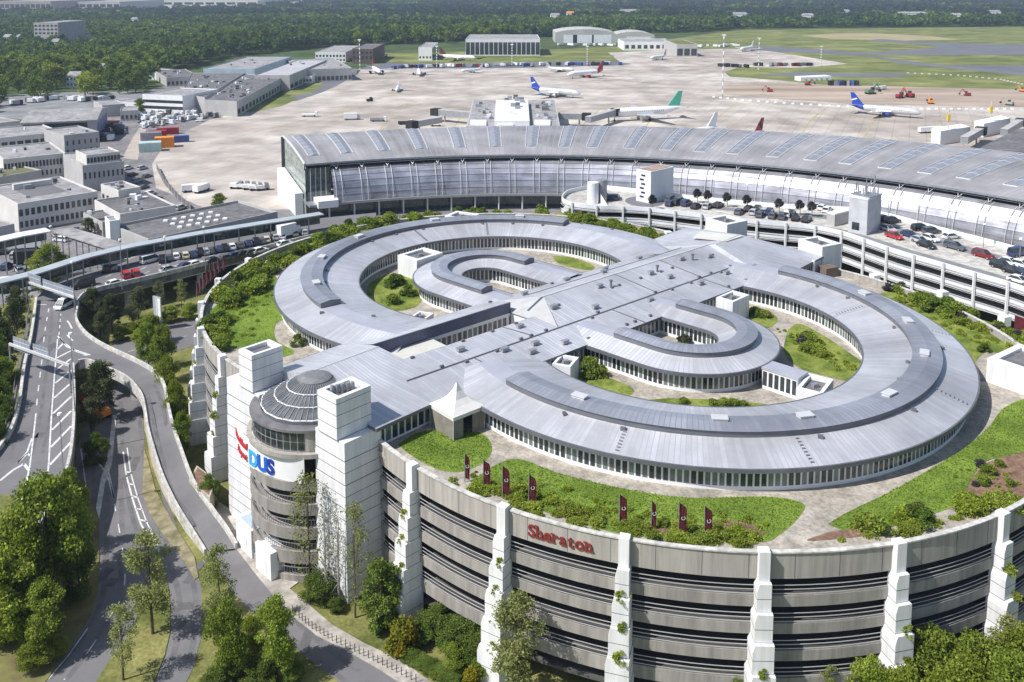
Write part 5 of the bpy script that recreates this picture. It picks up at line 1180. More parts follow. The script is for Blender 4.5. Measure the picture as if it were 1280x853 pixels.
for k, (x, y, wd, lb) in enumerate(villas):
    p = at(x, y, 0); s_ = wd; sc_ = max(1, p.y / 900); t = thing('house', lb, 'house', tuple(p)); zz = 15 if y < 40 else (12 if y < 70 else 8); hw = s_ * .5 * (1.3 if y < 40 else 1)
    mb = MB(); mb.prism([(p.x - hw, p.y), (p.x + hw, p.y), (p.x + hw, p.y + 9), (p.x - hw, p.y + 9)], -.05, zz); part('wall', mb, m_white, t)
    mb = MB(); mb.quad((p.x - hw - .4, p.y - .4, zz), (p.x + hw + .4, p.y - .4, zz), (p.x + hw * .8, p.y + 4.5, zz + 3.2), (p.x - hw * .8, p.y + 4.5, zz + 3.2)); mb.quad((p.x - hw * .8, p.y + 4.5, zz + 3.2), (p.x + hw * .8, p.y + 4.5, zz + 3.2), (p.x + hw + .4, p.y + 9.4, zz), (p.x - hw - .4, p.y + 9.4, zz)); mb.add([(p.x + hw + .4, p.y - .4, zz), (p.x + hw + .4, p.y + 9.4, zz), (p.x + hw * .8, p.y + 4.5, zz + 3.2), (p.x - hw - .4, p.y - .4, zz), (p.x - hw - .4, p.y + 9.4, zz), (p.x - hw * .8, p.y + 4.5, zz + 3.2)], [(0, 1, 2), (4, 3, 5)]); part('roof', mb, m_orange if 'reddish' in lb else m_greyroofl, t)
    if y > 55:
        for i in range(4):
            for zq in (1.6, zz - 2.6):
                o = bpy.data.objects.new('window', win_mesh(1.1, 1.6, m_glass)); COL.objects.link(o); o.parent = t; o.location = (-hw + hw * 2 * (i + .5) / 4, -.02, zq + .8)
# block of flats in the forest
building('pale block of flats rising from the forest at the left', (42, 29), (72, 29), (74, 26), 30, m_plasterg, m_greyroofl, [(0, 18, 20, 6, .6), (0, 22, 24, 6, .6), (0, 26, 28, 6, .6)])
# equipment yard: containers and parked ground equipment
rr = random.Random(5)
def container(x, y, L_, Wd, Hh, rz, m, label, group=None):
    p = at(x, y, 0); t = thing('container', label, 'container', tuple(p), group, rz)
    mb = MB(); mb.box((0, 0, Hh / 2), (L_, Wd, Hh)); 
    part('shell', mb, m, t, world=False)
    mb = MB()
    for k in range(int(L_ / .7)): mb.box((-L_ / 2 + .4 + k * .7, -Wd / 2 - .03, Hh / 2), (.25, .06, Hh * .9))
    for k in range(int(L_ / .7)): mb.box((-L_ / 2 + .4 + k * .7, Wd / 2 + .03, Hh / 2), (.25, .06, Hh * .9))
    part('corrugation', mb, m, t, world=False)
    return t
container(206, 184, 8, 5, 4.6, .35, m_orange, 'orange container stack at the edge of the equipment yard'); container(188, 189, 9, 5.5, 4, .35, m_teal, 'pale teal container nearest the apron fence')
container(189, 175, 9, 4, 3.6, .3, m_metal, 'blue-grey container behind the teal one'); container(210, 168, 10, 3, 3.2, .3, m_red, 'bright red container behind the orange stack'); container(222, 178, 10, 3, 3, .4, m_bluep, 'dark blue container right of the orange stack'); container(197, 171, 8, 3, 3, .3, m_red, 'second red container, left of the bright red one')
cp = None
for k in range(190):
    f, g_ = rr.random(), rr.random(); x = 172 + 96 * f + rr.uniform(-4, 4); y = 162 - 27 * g_ - 14 * f + rr.uniform(-2, 2)
    if x < 176 and y > 150: continue
    p = at(x, y, 0); L_, Wd, Hh = rr.uniform(1.8, 5), rr.uniform(1.1, 2.2), rr.uniform(.6, 2.2); m = rr.choice([m_white, m_wband, m_wband, m_metal, m_plaster, m_greyroof, m_cream])
    t = thing('equipment_cart', 'ground equipment cart parked in the crowded yard beside the banded office', 'cart', tuple(p), 'ground equipment in the yard', rr.uniform(0, 3))
    mb = MB(); mb.box((0, 0, .55), (L_, Wd, .3)); mb.box((L_ * .1, 0, .7 + Hh / 2), (L_ * .7, Wd * .9, Hh)); part('body', mb, m, t, world=False)
    mb = MB()
    for sx in (-.35, .35):
        for sy in (-.45, .45): mb.box((sx * L_, sy * Wd, .25), (.6, .25, .5))
    part('wheels', mb, m_tyre, t, world=False)
# covered walkways in front of the forecourt
def canopy(P, wd, z, label, zb=0, posts=6, m=m_wband):
    Q = resample([at(a, b, z) for a, b in P], 40); N = normals2d(Q); t = thing('covered_walkway', label, 'canopy', (Q[20].x, Q[20].y, zb))
    mb = MB()
    for i in range(39):
        a, b = Q[i], Q[i + 1]; na, nb = N[i].to_3d() * wd, N[i + 1].to_3d() * wd; mb.hexa([a - Vector((0, 0, .3)), b - Vector((0, 0, .3)), b - nb - Vector((0, 0, .3)), a - na - Vector((0, 0, .3))], [a, b, b - nb, a - na])
    part('roof', mb, m, t)
    for k in range(posts):
        i = int((k + .5) * 39 / posts); p = Q[i] - N[i].to_3d() * .5; mb = MB(); mb.tube((p.x, p.y, zb), (p.x, p.y, z - .2), .16); part('post', mb, m_metal, t)
    mb = MB()
    for i in range(39):
        a, b = Q[i] - N[i].to_3d() * (wd - .4), Q[i + 1] - N[i + 1].to_3d() * (wd - .4); mb.quad((a.x, a.y, z - 3.2), (b.x, b.y, z - 3.2), (b.x, b.y, z - .3), (a.x, a.y, z - .3))
    part('glazing', mb, m_glassg, t)
    return t
m_bluew = mat('pale_blue_sheet', (.42, .455, .475), .45, .1, .08, .3)
canopy([(-10, 357), (45, 343), (110, 322), (165, 309), (250, 293), (330, 280), (405, 268)], 3.2, 10.5, 'long pale blue roofed walkway running along the forecourt to the terminal', 5, 16, m_bluew)
canopy([(-10, 304), (30, 295), (64, 289)], 4.5, 9, 'short pale roofed walkway at the left edge with dark posts', 0, 6)
canopy([(64, 289), (100, 300), (140, 313)], 5, 8.5, 'grey slatted roofed walkway joining the two pale ones', 0, 9, m_greyroofl)

# more of the low clutter on the land side
building('narrow grey link building between the office block and the dark-roofed hall', (104, 268), (128, 280), (142, 270), 5, Gg, m_greyroof, [(0, 1.2, 3, 6, .5)], roofbits=2, seed=31)
building('low flat-roofed canopy building at the left edge behind the covered walkway', (-30, 292), (18, 282), (6, 270), 4.5, Gg, m_greyroofl, [], roofbits=3, seed=32)
building('long low grey shed behind the gabled hangar at the left edge', (-40, 160), (26, 152), (22, 144), 6, Gg, m_greyroofl, [(0, 1, 3, 8, .5)], roofbits=3, seed=33)
building('small grey shed between the hangar and the equipment yard', (150, 140), (172, 139), (174, 134), 5, Gg, m_greyroofl, [(0, 1, 3, 4, .5)], seed=34)
building('flat dark warehouse left of the pale blue cargo hall', (208, 98), (250, 96), (256, 86), 6, Gg, m_greyroof, [(0, 1, 3.5, 8, .6)], roofbits=10, seed=35)
building('low light-roofed store beside the forest left of the cargo halls', (196, 92), (228, 88), (236, 80), 5, m_white, m_greyroofl, [(0, 1, 3, 6, .5)], roofbits=3, seed=36)
building('small white gatehouse at the mouth of the taxiway', (378, 96), (390, 96), (392, 92), 5, m_white, m_greyroofl, [(0, 1.5, 3, 3, .6)], seed=37)
building('dark brick block beyond the cargo halls by the wood', (440, 62), (466, 62), (468, 55), 13, mat('dark_brick', (.12, .085, .075), .9, 0, .2, .1), m_greyroof, [(0, 4, 7, 5, .5), (0, 9, 11, 5, .5)], seed=38)
# ================================================================ VEGETATION
def quads_mesh(name, C, A, B, m):
    """C centres, A/B half-axes: (n,3) arrays -> one mesh of n leaf quads"""
    n = len(C); v = np.empty((n, 4, 3), np.float32); v[:, 0] = C - A - B; v[:, 1] = C + A - B * .6; v[:, 2] = C + A * .7 + B; v[:, 3] = C - A * .8 + B * .8
    me = bpy.data.meshes.new(name); me.vertices.add(n * 4); me.vertices.foreach_set('co', v.ravel())
    me.loops.add(n * 4); me.loops.foreach_set('vertex_index', np.arange(n * 4, dtype=np.int32))
    me.polygons.add(n); me.polygons.foreach_set('loop_start', np.arange(0, n * 4, 4, dtype=np.int32))
    me.materials.append(m); me.update(calc_edges=True); return me
def leaf_axes(n, size, up=.35):
    d = rng.normal(size=(n, 3)); d /= np.linalg.norm(d, axis=1)[:, None]
    e = rng.normal(size=(n, 3)); e -= d * (e * d).sum(1)[:, None]; e /= np.linalg.norm(e, axis=1)[:, None]
    s = size * rng.uniform(.55, 1.25, (n, 1)); return d * s, e * s * .75
def blob_points(blobs, n, hollow=.5):
    b = np.array(blobs, float); vol = b[:, 3] * b[:, 4] * b[:, 5]; k = rng.choice(len(b), n, p=vol ** .75 / (vol ** .75).sum())
    d = rng.normal(size=(n, 3)); d /= np.linalg.norm(d, axis=1)[:, None]; r = rng.uniform(0, 1, (n, 1)) ** hollow
    return b[k, :3] + d * r * b[k, 3:6]
def clumps(w_, h_, z0, n, cs, flat=.8, shape=1.):
    """clump centres spread through a crown of half-width w_, from z0 to h_"""
    out = []
    for _ in range(n):
        f = random.random() ** .8; z = z0 + (h_ - z0) * f; env = math.sin(math.pi * (.12 + .86 * f) ** shape) ** .6 * w_
        a = random.uniform(0, 2 * math.pi); r_ = env * math.sqrt(random.uniform(.05, 1)) * .85; c = cs * random.uniform(.6, 1.25)
        out.append((r_ * math.cos(a), r_ * math.sin(a), z, c, c, c * flat))
    return out
def crown(name, w_, h_, z0, nc, cs, nl, leaf, m, shape=1., hollow=.5):
    bl = clumps(w_, h_, z0, nc, cs, shape=shape); C = blob_points(bl, nl, hollow); A, B = leaf_axes(nl, leaf); return quads_mesh(name, C, A, B, m), bl
def trunk_mesh(h_, r_, bl, m, lean=0.):
    mb = MB(); top = Vector((lean, 0, h_ * .8)); mid = Vector((lean * .4, .05, h_ * .4))
    mb.tube((0, 0, -.1), mid, r_, r_ * .7, 7); mb.tube(mid, top, r_ * .7, r_ * .25, 6)
    for b in bl[:9]:
        s = Vector((0, 0, 0)).lerp(top, min(.95, max(.3, (b[2] - .25 * h_) / h_))); mb.tube(s, b[:3], r_ * .3, r_ * .08, 5)
    return mb.mesh('trunk', m)
PROTO = {}
def tree_kind(key, w_, h_, z0, nc, cs, nl, leaf, m, rt, mbark=None, shape=1.):
    cm, bl = crown('crown', w_, h_, z0, nc, cs, nl, leaf, m, shape); tm = trunk_mesh(h_, rt, bl, mbark or m_bark); PROTO[key] = (cm, tm, h_)
tree_kind('round', 3.2, 8, 2.0, 44, 1.0, 13000, .105, m_leaf, .2)
tree_kind('round2', 3.4, 8, 1.4, 50, 1.0, 14000, .105, m_leafy, .2)
tree_kind('dense', 3.6, 8, .6, 56, 1.1, 16000, .11, m_leafd, .22)
tree_kind('thin', 1.9, 10, 2.6, 34, .7, 3200, .08, m_leafb, .13)
tree_kind('thin2', 2.2, 10, 2.2, 40, .8, 5600, .085, m_leafb, .14)
tree_kind('birch', 1.5, 11, 2.0, 40, .65, 1100, .085, m_leafb, .10)
tree_kind('birchw', 1.7, 11, 1.5, 40, .65, 700, .06, leafmat('leaf_bare', (.17, .18, .09), (.24, .24, .14)), .12, m_barkw)
tree_kind('column', 1.7, 7, .2, 40, .75, 9000, .10, m_leafd, .15)
tree_kind('pine', 2.6, 9, 1.2, 40, .85, 7000, .11, m_leafp, .18, None, .8)
def tree(kind, base, label, top=None, hh=None, wf=1., group=None, cat='tree', name='tree'):
    cm, tm, h0 = PROTO[kind]; P = at(*base) if not isinstance(base, Vector) else base
    if top is not None: hh = hgt(top, P) - P.z
    s = hh / h0; t = thing(name, label, cat, tuple(P), group, random.uniform(0, 6.28)); t.scale = (s * wf, s * wf, s)
    for n, me in (('crown', cm), ('trunk', tm)):
        o = bpy.data.objects.new(n, me); COL.objects.link(o); o.parent = t
    return t
# --- verge left of the lower road: a dense clump
for kd, bs, tp, wf, lb in (('round', (64, 752, .1), 600, .78, 'tallest tree in the clump left of the lower road'), ('round', (90, 722, .1), 594, .62, 'yellow-green topped tree at the upper end of the clump beside the highway'), ('round2', (18, 778, .1), 650, .75, 'light green tree at the left edge of the clump, under the highway exit'), ('round', (40, 770, .1), 664, .8, 'mid-green tree in the middle of the clump left of the lower road'), ('round', (56, 815, .1), 732, 1.0, 'broad mid-green tree at the lower front of the roadside clump'), ('dense', (100, 752, .1), 676, .6, 'dark narrow tree overhanging the left kerb of the lower road'), ('round2', (4, 806, .1), 690, 1., 'pale bushy tree at the lower left picture edge'), ('dense', (16, 790, .1), 700, 1., 'dark tree filling the gap at the lower left of the clump'), ('round2', (92, 690, .1), 616, .6, 'light tree behind the yellow-green topped one by the highway parapet')):
    tree(kd, bs, lb, tp, wf=wf)
for bs, tp, lb in (((45, 836, .1), 800, 'low bright green shrub at the foot of the roadside clump'), ((70, 822, .1), 796, 'mid-green shrub next to the low bright one at the verge')):
    tree('round2', bs, lb, tp, wf=1.4, cat='shrub', name='shrub')
# --- slender trees on the islands
tree('thin2', (191, 792, .12), 'slender tree with a straight trunk on the traffic island, farther of the pair', 668, wf=1.1)
tree('thin', (154, 850, .12), 'slender pale tree at the near tip of the traffic island', 757, wf=1.2)
tree('thin2', (276, 790, .1), 'upright tree at the upper end of the lawn between the two roads', 684, wf=.85)
tree('round', (284, 852, .1), 'mid-green tree on the lawn between the roads, left of the bushy pair', 756, wf=.7)
tree('round', (345, 846, .1), 'round bushy tree on the lawn by the ramp foot road, right of the pair', 752, wf=.8)
tree('round2', (318, 822, .1), 'small light green tree between the two bushy trees on the lawn', 772, wf=.75)
for x, y, tp in ((300, 848, 822), (330, 856, 825), (365, 852, 830), (270, 866, 838)): tree('dense', (x, y, .1), 'low dark shrub in the hedge along the lawn between the roads', tp, wf=1.6, cat='shrub', name='shrub', group='hedge shrubs on the lawn')
# --- strip between ramp and car park
for bs, tp, kd, lb in (((186, 462, .1), 405, 'round', 'light tree at the far end of the strip between ramp and car park'), ((205, 478, .1), 410, 'round', 'tree in front of the car park wall, second from the far end'), ((212, 515, .1), 448, 'round2', 'bright green tree overhanging the outer ramp parapet'), ((222, 545, .1), 480, 'round2', 'bright tree in the middle of the strip between ramp and car park'), ((229, 578, .1), 518, 'round', 'tree half-way down the strip beside the ramp')):
    tree(kd, bs, lb, tp, wf=.62)
for bs, tp, lb in (((262, 636, .1), 596, 'dark evergreen shrub at the foot of the left stair tower'), ((262, 622, .1), 598, 'low round shrub on the grass slope under the stair tower')):
    tree('dense', bs, lb, tp, wf=.8, cat='shrub', name='shrub')
# --- inside the loop and left of the highway
for k, (x, y, tp, kd, lb) in enumerate(((118, 412, 362, 'pine', 'brownish pine just inside the bend of the ramp'), (140, 416, 370, 'pine', 'brownish pine second from the bend inside the ramp loop'), (174, 408, 362, 'pine', 'pine beside the pale advertising board inside the loop'), (126, 430, 392, 'pine', 'low pine close to the ramp parapet inside the loop'), (200, 385, 352, 'thin2', 'small tree in the shade under the forecourt parapet'), (227, 385, 350, 'thin2', 'small tree under the forecourt, nearest the car park'), (190, 430, 396, 'round2', 'bright bush between board and lower road'), (126, 525, 455, 'pine', 'dark tree rising from the sunken opening beside the highway'), (138, 498, 455, 'thin2', 'slender tree against the arch of the ramp in the opening'), (114, 545, 500, 'pine', 'low dark tree behind the orange digger in the opening'), (120, 580, 545, 'dense', 'dark bush in the deep shade of the opening'))):
    tree(kd, (x, y, .1), lb, tp, wf=1.1)
for x, y, tp in ((150, 425, 408), (165, 420, 404), (182, 414, 398), (214, 402, 384), (236, 398, 380), (175, 428, 412)): tree('round2', (x, y, .1), 'low bright shrub in the planting inside the ramp loop', tp, wf=1.6, cat='shrub', name='shrub', group='shrubs inside the ramp loop')
for x, y, tp, kd in ((6, 470, 402, 'pine'), (-14, 480, 408, 'dense'), (20, 440, 378, 'pine'), (-2, 440, 388, 'pine'), (4, 520, 450, 'round'), (-14, 530, 458, 'dense'), (-6, 570, 492, 'dense'), (-16, 560, 470, 'dense'), (-10, 600, 520, 'dense'), (22, 418, 362, 'pine'), (-14, 440, 385, 'round'), (36, 400, 362, 'thin2')):
    tree(kd, (x, y, 0), 'dark tree in the row outside the left parapet of the highway', tp, wf=.85, group='trees outside the highway parapet')
tree('round2', (60, 350, 0), 'bright green tree between the two covered walkways', 307, wf=1.3); tree('dense', (62, 372, 0), 'small tree half under the pale blue walkway', 336)
tree('pine', (112, 300, 0), 'dark conifer between the white office block and the dark-roofed hall', 274, wf=1.4); tree('round', (58, 196, 0), 'green tree behind the cream office block', 178, wf=1.6); tree('round', (175, 144, 0), 'round tree standing alone at the end of the equipment yard', 124, wf=1.1)
tree('round', (274, 262, 0), 'dusty olive tree on the apron edge behind the dark-roofed hall', 243, wf=1.6)
# --- in front of the car park
tree('column', (477, 786, 0), 'dense dark columnar evergreen between the stair tower and the first pillar', 698, wf=1.)
tree('birch', (388, 745, 0), 'tall thin light tree in front of the rotunda balconies', 596, wf=1.2); tree('birchw', (408, 752, 0), 'bare pale birch against the white stair tower', 612, wf=1.3); tree('birch', (444, 772, 0), 'thin light tree against the shaded side of the stair tower', 632, wf=1.); tree('birchw', (424, 756, 0), 'second bare pale birch, close to the tower corner', 640, wf=1.2)
tree('thin2', (648, 880, 0), 'feathery tree before the pillar left of the hotel lettering', 748, wf=1.2)
for x, y, tp, kd, lb in ((398, 752, 718, 'dense', 'green shrub at the foot of the white stair tower'), (420, 764, 748, 'dense', 'small dark shrub at the tower corner'), (545, 800, 762, 'dense', 'dark bush right of the first pillar'), (528, 798, 775, 'dense', 'low bush beside the foot of the first pillar'), (578, 818, 776, 'dense', 'largest dark bush before the louvred wall'), (606, 832, 792, 'dense', 'dark bush nearest the feathery tree'), (565, 838, 808, 'round', 'mid-green bush in front of the dark ones'), (598, 850, 828, 'round', 'mid-green bush at the lower edge before the car park')):
    tree(kd, (x, y, 0), lb, tp, wf=1.5, cat='shrub', name='shrub')
PROTO['yellow'] = (crown('crown', 1.6, 2.6, .1, 22, .7, 1800, .12, m_leafo)[0], PROTO['round'][1], 8.); 
def yellow(x, y, tp, lb):
    P = at(x, y, 0); s = (hgt(tp, P)) / 2.6; t = thing('shrub', lb, 'shrub', tuple(P)); t.scale = (s, s, s); o = bpy.data.objects.new('foliage', PROTO['yellow'][0]); COL.objects.link(o); o.parent = t
yellow(503, 812, 778, 'yellow-leaved shrub in the grass by the first pillar'); yellow(588, 858, 838, 'orange-yellow shrub at the bottom edge before the car park')
for k in range(12):
    f = k / 11; tree('dense', (492 + f * 74, 812 + f * 42, 0), 'clipped low hedge plant in the row along the garage lawn', hh=.9, wf=3.0, cat='hedge', name='hedge', group='clipped hedge along the garage lawn')
# --- trees in the lower right corner
for x, y, tp, kd, lb in ((1035, 905, 828, 'thin2', 'light tree top at the bottom edge before the middle pillars'), (1085, 915, 822, 'round', 'leafy tree top at the bottom edge left of the third-last pillar'), (1130, 930, 832, 'round2', 'bright tree top low at the bottom edge by the white pillar'), (1165, 905, 786, 'round', 'tree top reaching the lowest louvres near the right corner'), (1215, 915, 792, 'round', 'wide tree top in the lower right corner, second from the edge'), (1255, 900, 768, 'thin2', 'taller light tree top before the last pillar at the right edge'), (1285, 920, 780, 'round2', 'bright tree top cut by the right picture edge'), (918, 900, 838, 'dense', 'dark shrub top peeping over the bottom edge in the middle'), (1196, 950, 820, 'round2', 'bright low tree top right in the bottom corner'), (1255, 950, 815, 'round', 'mid-green low tree top in the bottom right corner')):
    tree(kd, (x, y, 0), lb, tp + 6, wf=.85)
# --- grass tufts in the planters of the pillars
tuft, _ = crown('tuft', .85, .42, -.25, 14, .24, 520, .07, m_leafy)
for c, angs in ((CR, (-136, -121.2, -106.6, -91.8, -76.6, -61.4)), (CL, (-140.5, -154.5))):
    for a in angs:
        for k, zt in ((1, 12.85), (2, 10.0), (3, 7.1), (4, 4.2)):
            if random.random() < .12: continue
            ra = Vector((math.cos(R(a)), math.sin(R(a)))); p = c + ra * (RG + .75 + .42 * k + .12) + Vector((-ra.y, ra.x)) * random.uniform(-.1, .5)
            o = link('planter_grass', tuft); o.location = (p.x, p.y, zt); o.rotation_euler = (0, 0, random.uniform(0, 6)); o.scale = (random.uniform(.85, 1.35),) * 3
            tag(o, 'tuft of grass growing in a planter ledge of a white stepped pillar', 'plant', 'grass tufts on the white pillars')
# --- roof garden: lawns, soil, shrubs
mb = MB(); zl = ZR + .03
def lawn(P, z=zl):
    Q = smooth_line([at(a, b, z) for a, b in P + [P[0]]], 6)[:-1]; mb.sheet(Q, z)
L1 = [(497, 556), (522, 541), (560, 536), (600, 541), (615, 558), (606, 577), (575, 590), (545, 586), (515, 570)]
L2 = [(590, 600), (622, 580), (650, 574), (700, 592), (780, 611), (860, 622), (960, 621), (1003, 629), (1000, 645), (975, 668), (950, 678), (870, 676), (780, 668), (720, 652), (660, 633), (615, 615)]
L3 = [(1035, 655), (1060, 640), (1110, 616), (1160, 588), (1205, 560), (1235, 535), (1255, 510), (1290, 497), (1340, 500), (1320, 560), (1240, 574), (1216, 596), (1205, 625), (1160, 645), (1100, 662), (1060, 664)]
LL = [(252, 420), (258, 395), (285, 370), (318, 352), (345, 346), (347, 375), (360, 395), (345, 405), (345, 425), (368, 440), (345, 447), (310, 440), (275, 430)]
LB = [(1085, 378), (1110, 365), (1160, 378), (1210, 395), (1290, 420), (1290, 450), (1235, 440), (1215, 455), (1200, 430), (1150, 400), (1110, 385)]
for P in (L1, L2, L3, LL): lawn(P)
st = stuff('roof_lawn', mb, m_lawn, 'bright green mown lawns in curved beds along the front of the car park roof', 'grass'); mb = MB()
for P in (LB,): lawn(P)
lawn([(355, 330), (385, 312), (430, 300), (470, 288), (460, 284), (420, 290), (375, 305), (330, 330), (330, 345)])
lawn([(690, 272), (740, 278), (800, 296), (830, 303), (820, 292), (760, 274), (700, 266)])
for P in ([(458, 372), (462, 355), (485, 343), (515, 344), (528, 355), (526, 378), (505, 388), (478, 386)], [(705, 470), (735, 465), (780, 480), (792, 490), (770, 498), (725, 484)], [(808, 500), (840, 498), (900, 500), (955, 505), (972, 513), (930, 518), (860, 515), (815, 508)], [(985, 412), (1000, 405), (1030, 420), (1060, 440), (1088, 462), (1075, 478), (1040, 472), (1000, 460), (980, 440)], [(930, 388), (950, 385), (972, 398), (960, 410), (940, 402)], [(690, 320), (715, 322), (742, 332), (735, 338), (700, 330)]): lawn(P)
st = stuff('roof_meadow', mb, m_meadow, 'mixed green and dry meadow grass in the courts and along the back of the roof', 'grass')
mb = MB()
lawn([(1216, 596), (1240, 576), (1300, 562), (1340, 570), (1330, 640), (1260, 636), (1205, 630)], zl + .01); lawn([(885, 652), (930, 652), (955, 668), (900, 676)], zl + .012); lawn([(690, 632), (730, 640), (760, 652), (720, 650)], zl + .013); lawn([(800, 652), (850, 656), (870, 668), (810, 664)], zl + .014); lawn([(1040, 664), (1085, 660), (1095, 668), (1010, 676)], zl + .011)
s2 = struct('flower_bed_soil', mb, m_soil)
# short blades scattered over the lawns in front so that they are not a flat sheet
def inpoly(x, y, P):
    c = False; j = len(P) - 1
    for i in range(len(P)):
        if (P[i][1] > y) != (P[j][1] > y) and x < (P[j][0] - P[i][0]) * (y - P[i][1]) / (P[j][1] - P[i][1]) + P[i][0]: c = not c
        j = i
    return c
pts = []
for P, n in ((L1, 2600), (L2, 8000), (L3, 6000), (LL, 3500)):
    Q = [at(a, b, zl) for a, b in P]; xs = [q.x for q in Q]; ys = [q.y for q in Q]; k = 0
    while k < n:
        x, y = random.uniform(min(xs), max(xs)), random.uniform(min(ys), max(ys))
        if inpoly(x, y, Q): pts.append((x, y, zl + .06)); k += 1
C = np.array(pts); A, B = leaf_axes(len(C), .075); A[:, 2] *= .4; B[:, 2] *= .6
o = link('lawn_tufts', quads_mesh('lawn_tufts', C, A, B, leafmat('lawn_blade', (.12, .19, .025), (.19, .26, .05), .5, .2, .4))); o['kind'] = 'stuff'; tag(o, 'short uneven grass tufts over the roof lawns', 'grass')
# shrubs
SH = []
for k, (m, w_, h_, nl) in enumerate(((m_leaf, 1.3, 1.5, 1500), (m_leafd, 1.4, 1.7, 1700), (m_leafy, 1.3, 1.3, 1500), (m_leafy, 1.6, 1.0, 1600), (m_leafr, 1.2, 1.3, 1200))):
    SH.append(crown('foliage', w_, h_, .02, 22, .55, nl, .105, m)[0])
def shrub(P, k, s, label, group):
    o = link('shrub', SH[k]); o.location = P; o.rotation_euler = (0, 0, random.uniform(0, 6.28)); o.scale = (s, s, s * random.uniform(.6, 1.0)); return tag(o, label, 'shrub', group)
def shrub_line(P, n, spread, kinds, s0, s1, label, group, z=ZR):
    Q = resample([at(a, b, z) for a, b in P], 60)
    for i in range(n):
        p = Q[min(59, int(random.random() * 60))] + Vector((random.uniform(-1, 1) * spread, random.uniform(-1, 1) * spread, 0)); shrub(p, random.choice(kinds), random.uniform(s0, s1), label, group)
shrub_line([(276, 436), (266, 415), (274, 392), (298, 370), (326, 350)], 30, 1.6, (0, 2, 1, 2), .8, 1.35, 'leafy shrub in the belt along the left rim of the roof garden', 'shrubs along the left roof rim')
shrub_line([(285, 375), (322, 350), (360, 328), (395, 309), (430, 294), (470, 283), (520, 275)], 58, 2.6, (0, 1, 0, 2), 1.1, 1.9, 'tall leafy shrub in the thick belt behind the left ring', 'shrub belt behind the left ring')
shrub_line([(520, 274), (600, 269), (680, 270), (720, 275)], 20, 1.5, (0, 1, 2), .9, 1.4, 'shrub in the planting strip at the back edge under the terminal', 'shrubs at the back edge')
shrub_line([(720, 276), (760, 284), (800, 296), (830, 303)], 24, 1.6, (0, 2, 2), 1., 1.6, 'bright shrub in the strip between the left ring and the car deck', 'shrubs before the car deck')
shrub_line([(1105, 365), (1150, 378), (1190, 392), (1240, 412), (1290, 435)], 34, 2.6, (0, 2, 2, 3, 3, 4), .75, 1.25, 'shrub in the planting behind the right ring', 'shrubs behind the right ring')
shrub_line([(1135, 375), (1158, 385), (1230, 405)], 6, 1., (1, 0), 1.3, 1.7, 'largest dark shrub clump behind the right ring', 'big shrubs behind the right ring')
shrub_line([(600, 608), (640, 622), (680, 636), (740, 652), (800, 664), (870, 672), (930, 678)], 66, 1.3, (0, 2, 3, 3, 2), .42, .85, 'low bright shrub behind the front parapet among the maroon flags', 'shrubs behind the front parapet')
cc, ca, cb = [], [], []
def cover(P, n, spread, s0, s1):
    Q = resample([at(x, y, ZR) for x, y in P], 60)
    for i in range(n):
        p = Q[int(random.random() * 59)] + Vector((random.uniform(-1, 1) * spread, random.uniform(-1, 1) * spread, 0)); s_ = random.uniform(s0, s1); k = 150
        d = rng.normal(size=(k, 3)); d /= np.linalg.norm(d, axis=1)[:, None]; d[:, 2] = np.abs(d[:, 2]) * .7; c = np.array((p.x, p.y, ZR + .02)) + d * s_ * rng.uniform(.3, 1, (k, 1)); a_, b_ = leaf_axes(k, .08); cc.append(c); ca.append(a_); cb.append(b_)
cover([(585, 598), (640, 612), (700, 625), (780, 645), (860, 655), (950, 660)], 90, 1.9, .2, .65); cover([(275, 425), (290, 400), (320, 375), (350, 360)], 70, 4.5, .25, .8); cover([(1120, 375), (1150, 395), (1200, 410), (1260, 440)], 60, 3.2, .25, .8); cover([(1190, 640), (1120, 655), (1050, 668)], 40, 1.5, .2, .6); cover([(1215, 600), (1290, 610)], 26, 2.5, .15, .4); cover([(985, 415), (1030, 440), (1070, 465)], 40, 2.2, .2, .6)
o = link('ground_cover', quads_mesh('ground_cover', np.concatenate(cc), np.concatenate(ca), np.concatenate(cb), m_leafy)); o['kind'] = 'stuff'; tag(o, 'low loose ground cover plants spreading over the roof beds', 'ground cover')
shrub_line([(1085, 668), (1130, 655), (1165, 648)], 16, 1.2, (0, 1, 2, 3), .5, 1.15, 'shrub in the bed behind the parapet right of the gravel path', 'shrubs right of the gravel path')
shrub_line([(1200, 640), (1240, 636), (1290, 630)], 14, 1.0, (2, 3), .8, 1.2, 'yellow-green shrub along the parapet at the right edge', 'shrubs at the right edge')
shrub_line([(1220, 600), (1260, 590), (1290, 600)], 8, 2., (4, 0), .4, .7, 'small sparse shrub on the brown soil bed', 'plants on the brown soil')
shrub_line([(482, 360), (500, 352), (515, 366), (495, 378)], 9, 1.0, (1, 0), .7, 1.2, 'dark shrub in the round lawn of the left court', 'shrubs in the left court')
shrub_line([(725, 468), (745, 466), (735, 472)], 6, .8, (0, 1), .8, 1.3, 'shrub clump on the near court lawn beside the inner ring', 'shrubs in the near court')
shrub_line([(905, 508), (930, 507), (845, 502)], 6, .6, (0, 1), .5, .8, 'low shrub on the narrow lawn behind the big ring', 'shrubs on the narrow lawn')
shrub_line([(995, 415), (1010, 425), (1020, 440), (1030, 455)], 10, 1.6, (0, 2, 3, 4), .7, 1.3, 'shrub in the wild lawn of the right court', 'shrubs in the right court')
shrub_line([(940, 392), (955, 396)], 5, .7, (1, 0, 4), .7, 1.1, 'shrub beside the white box in the right ring court', 'shrubs by the court box')
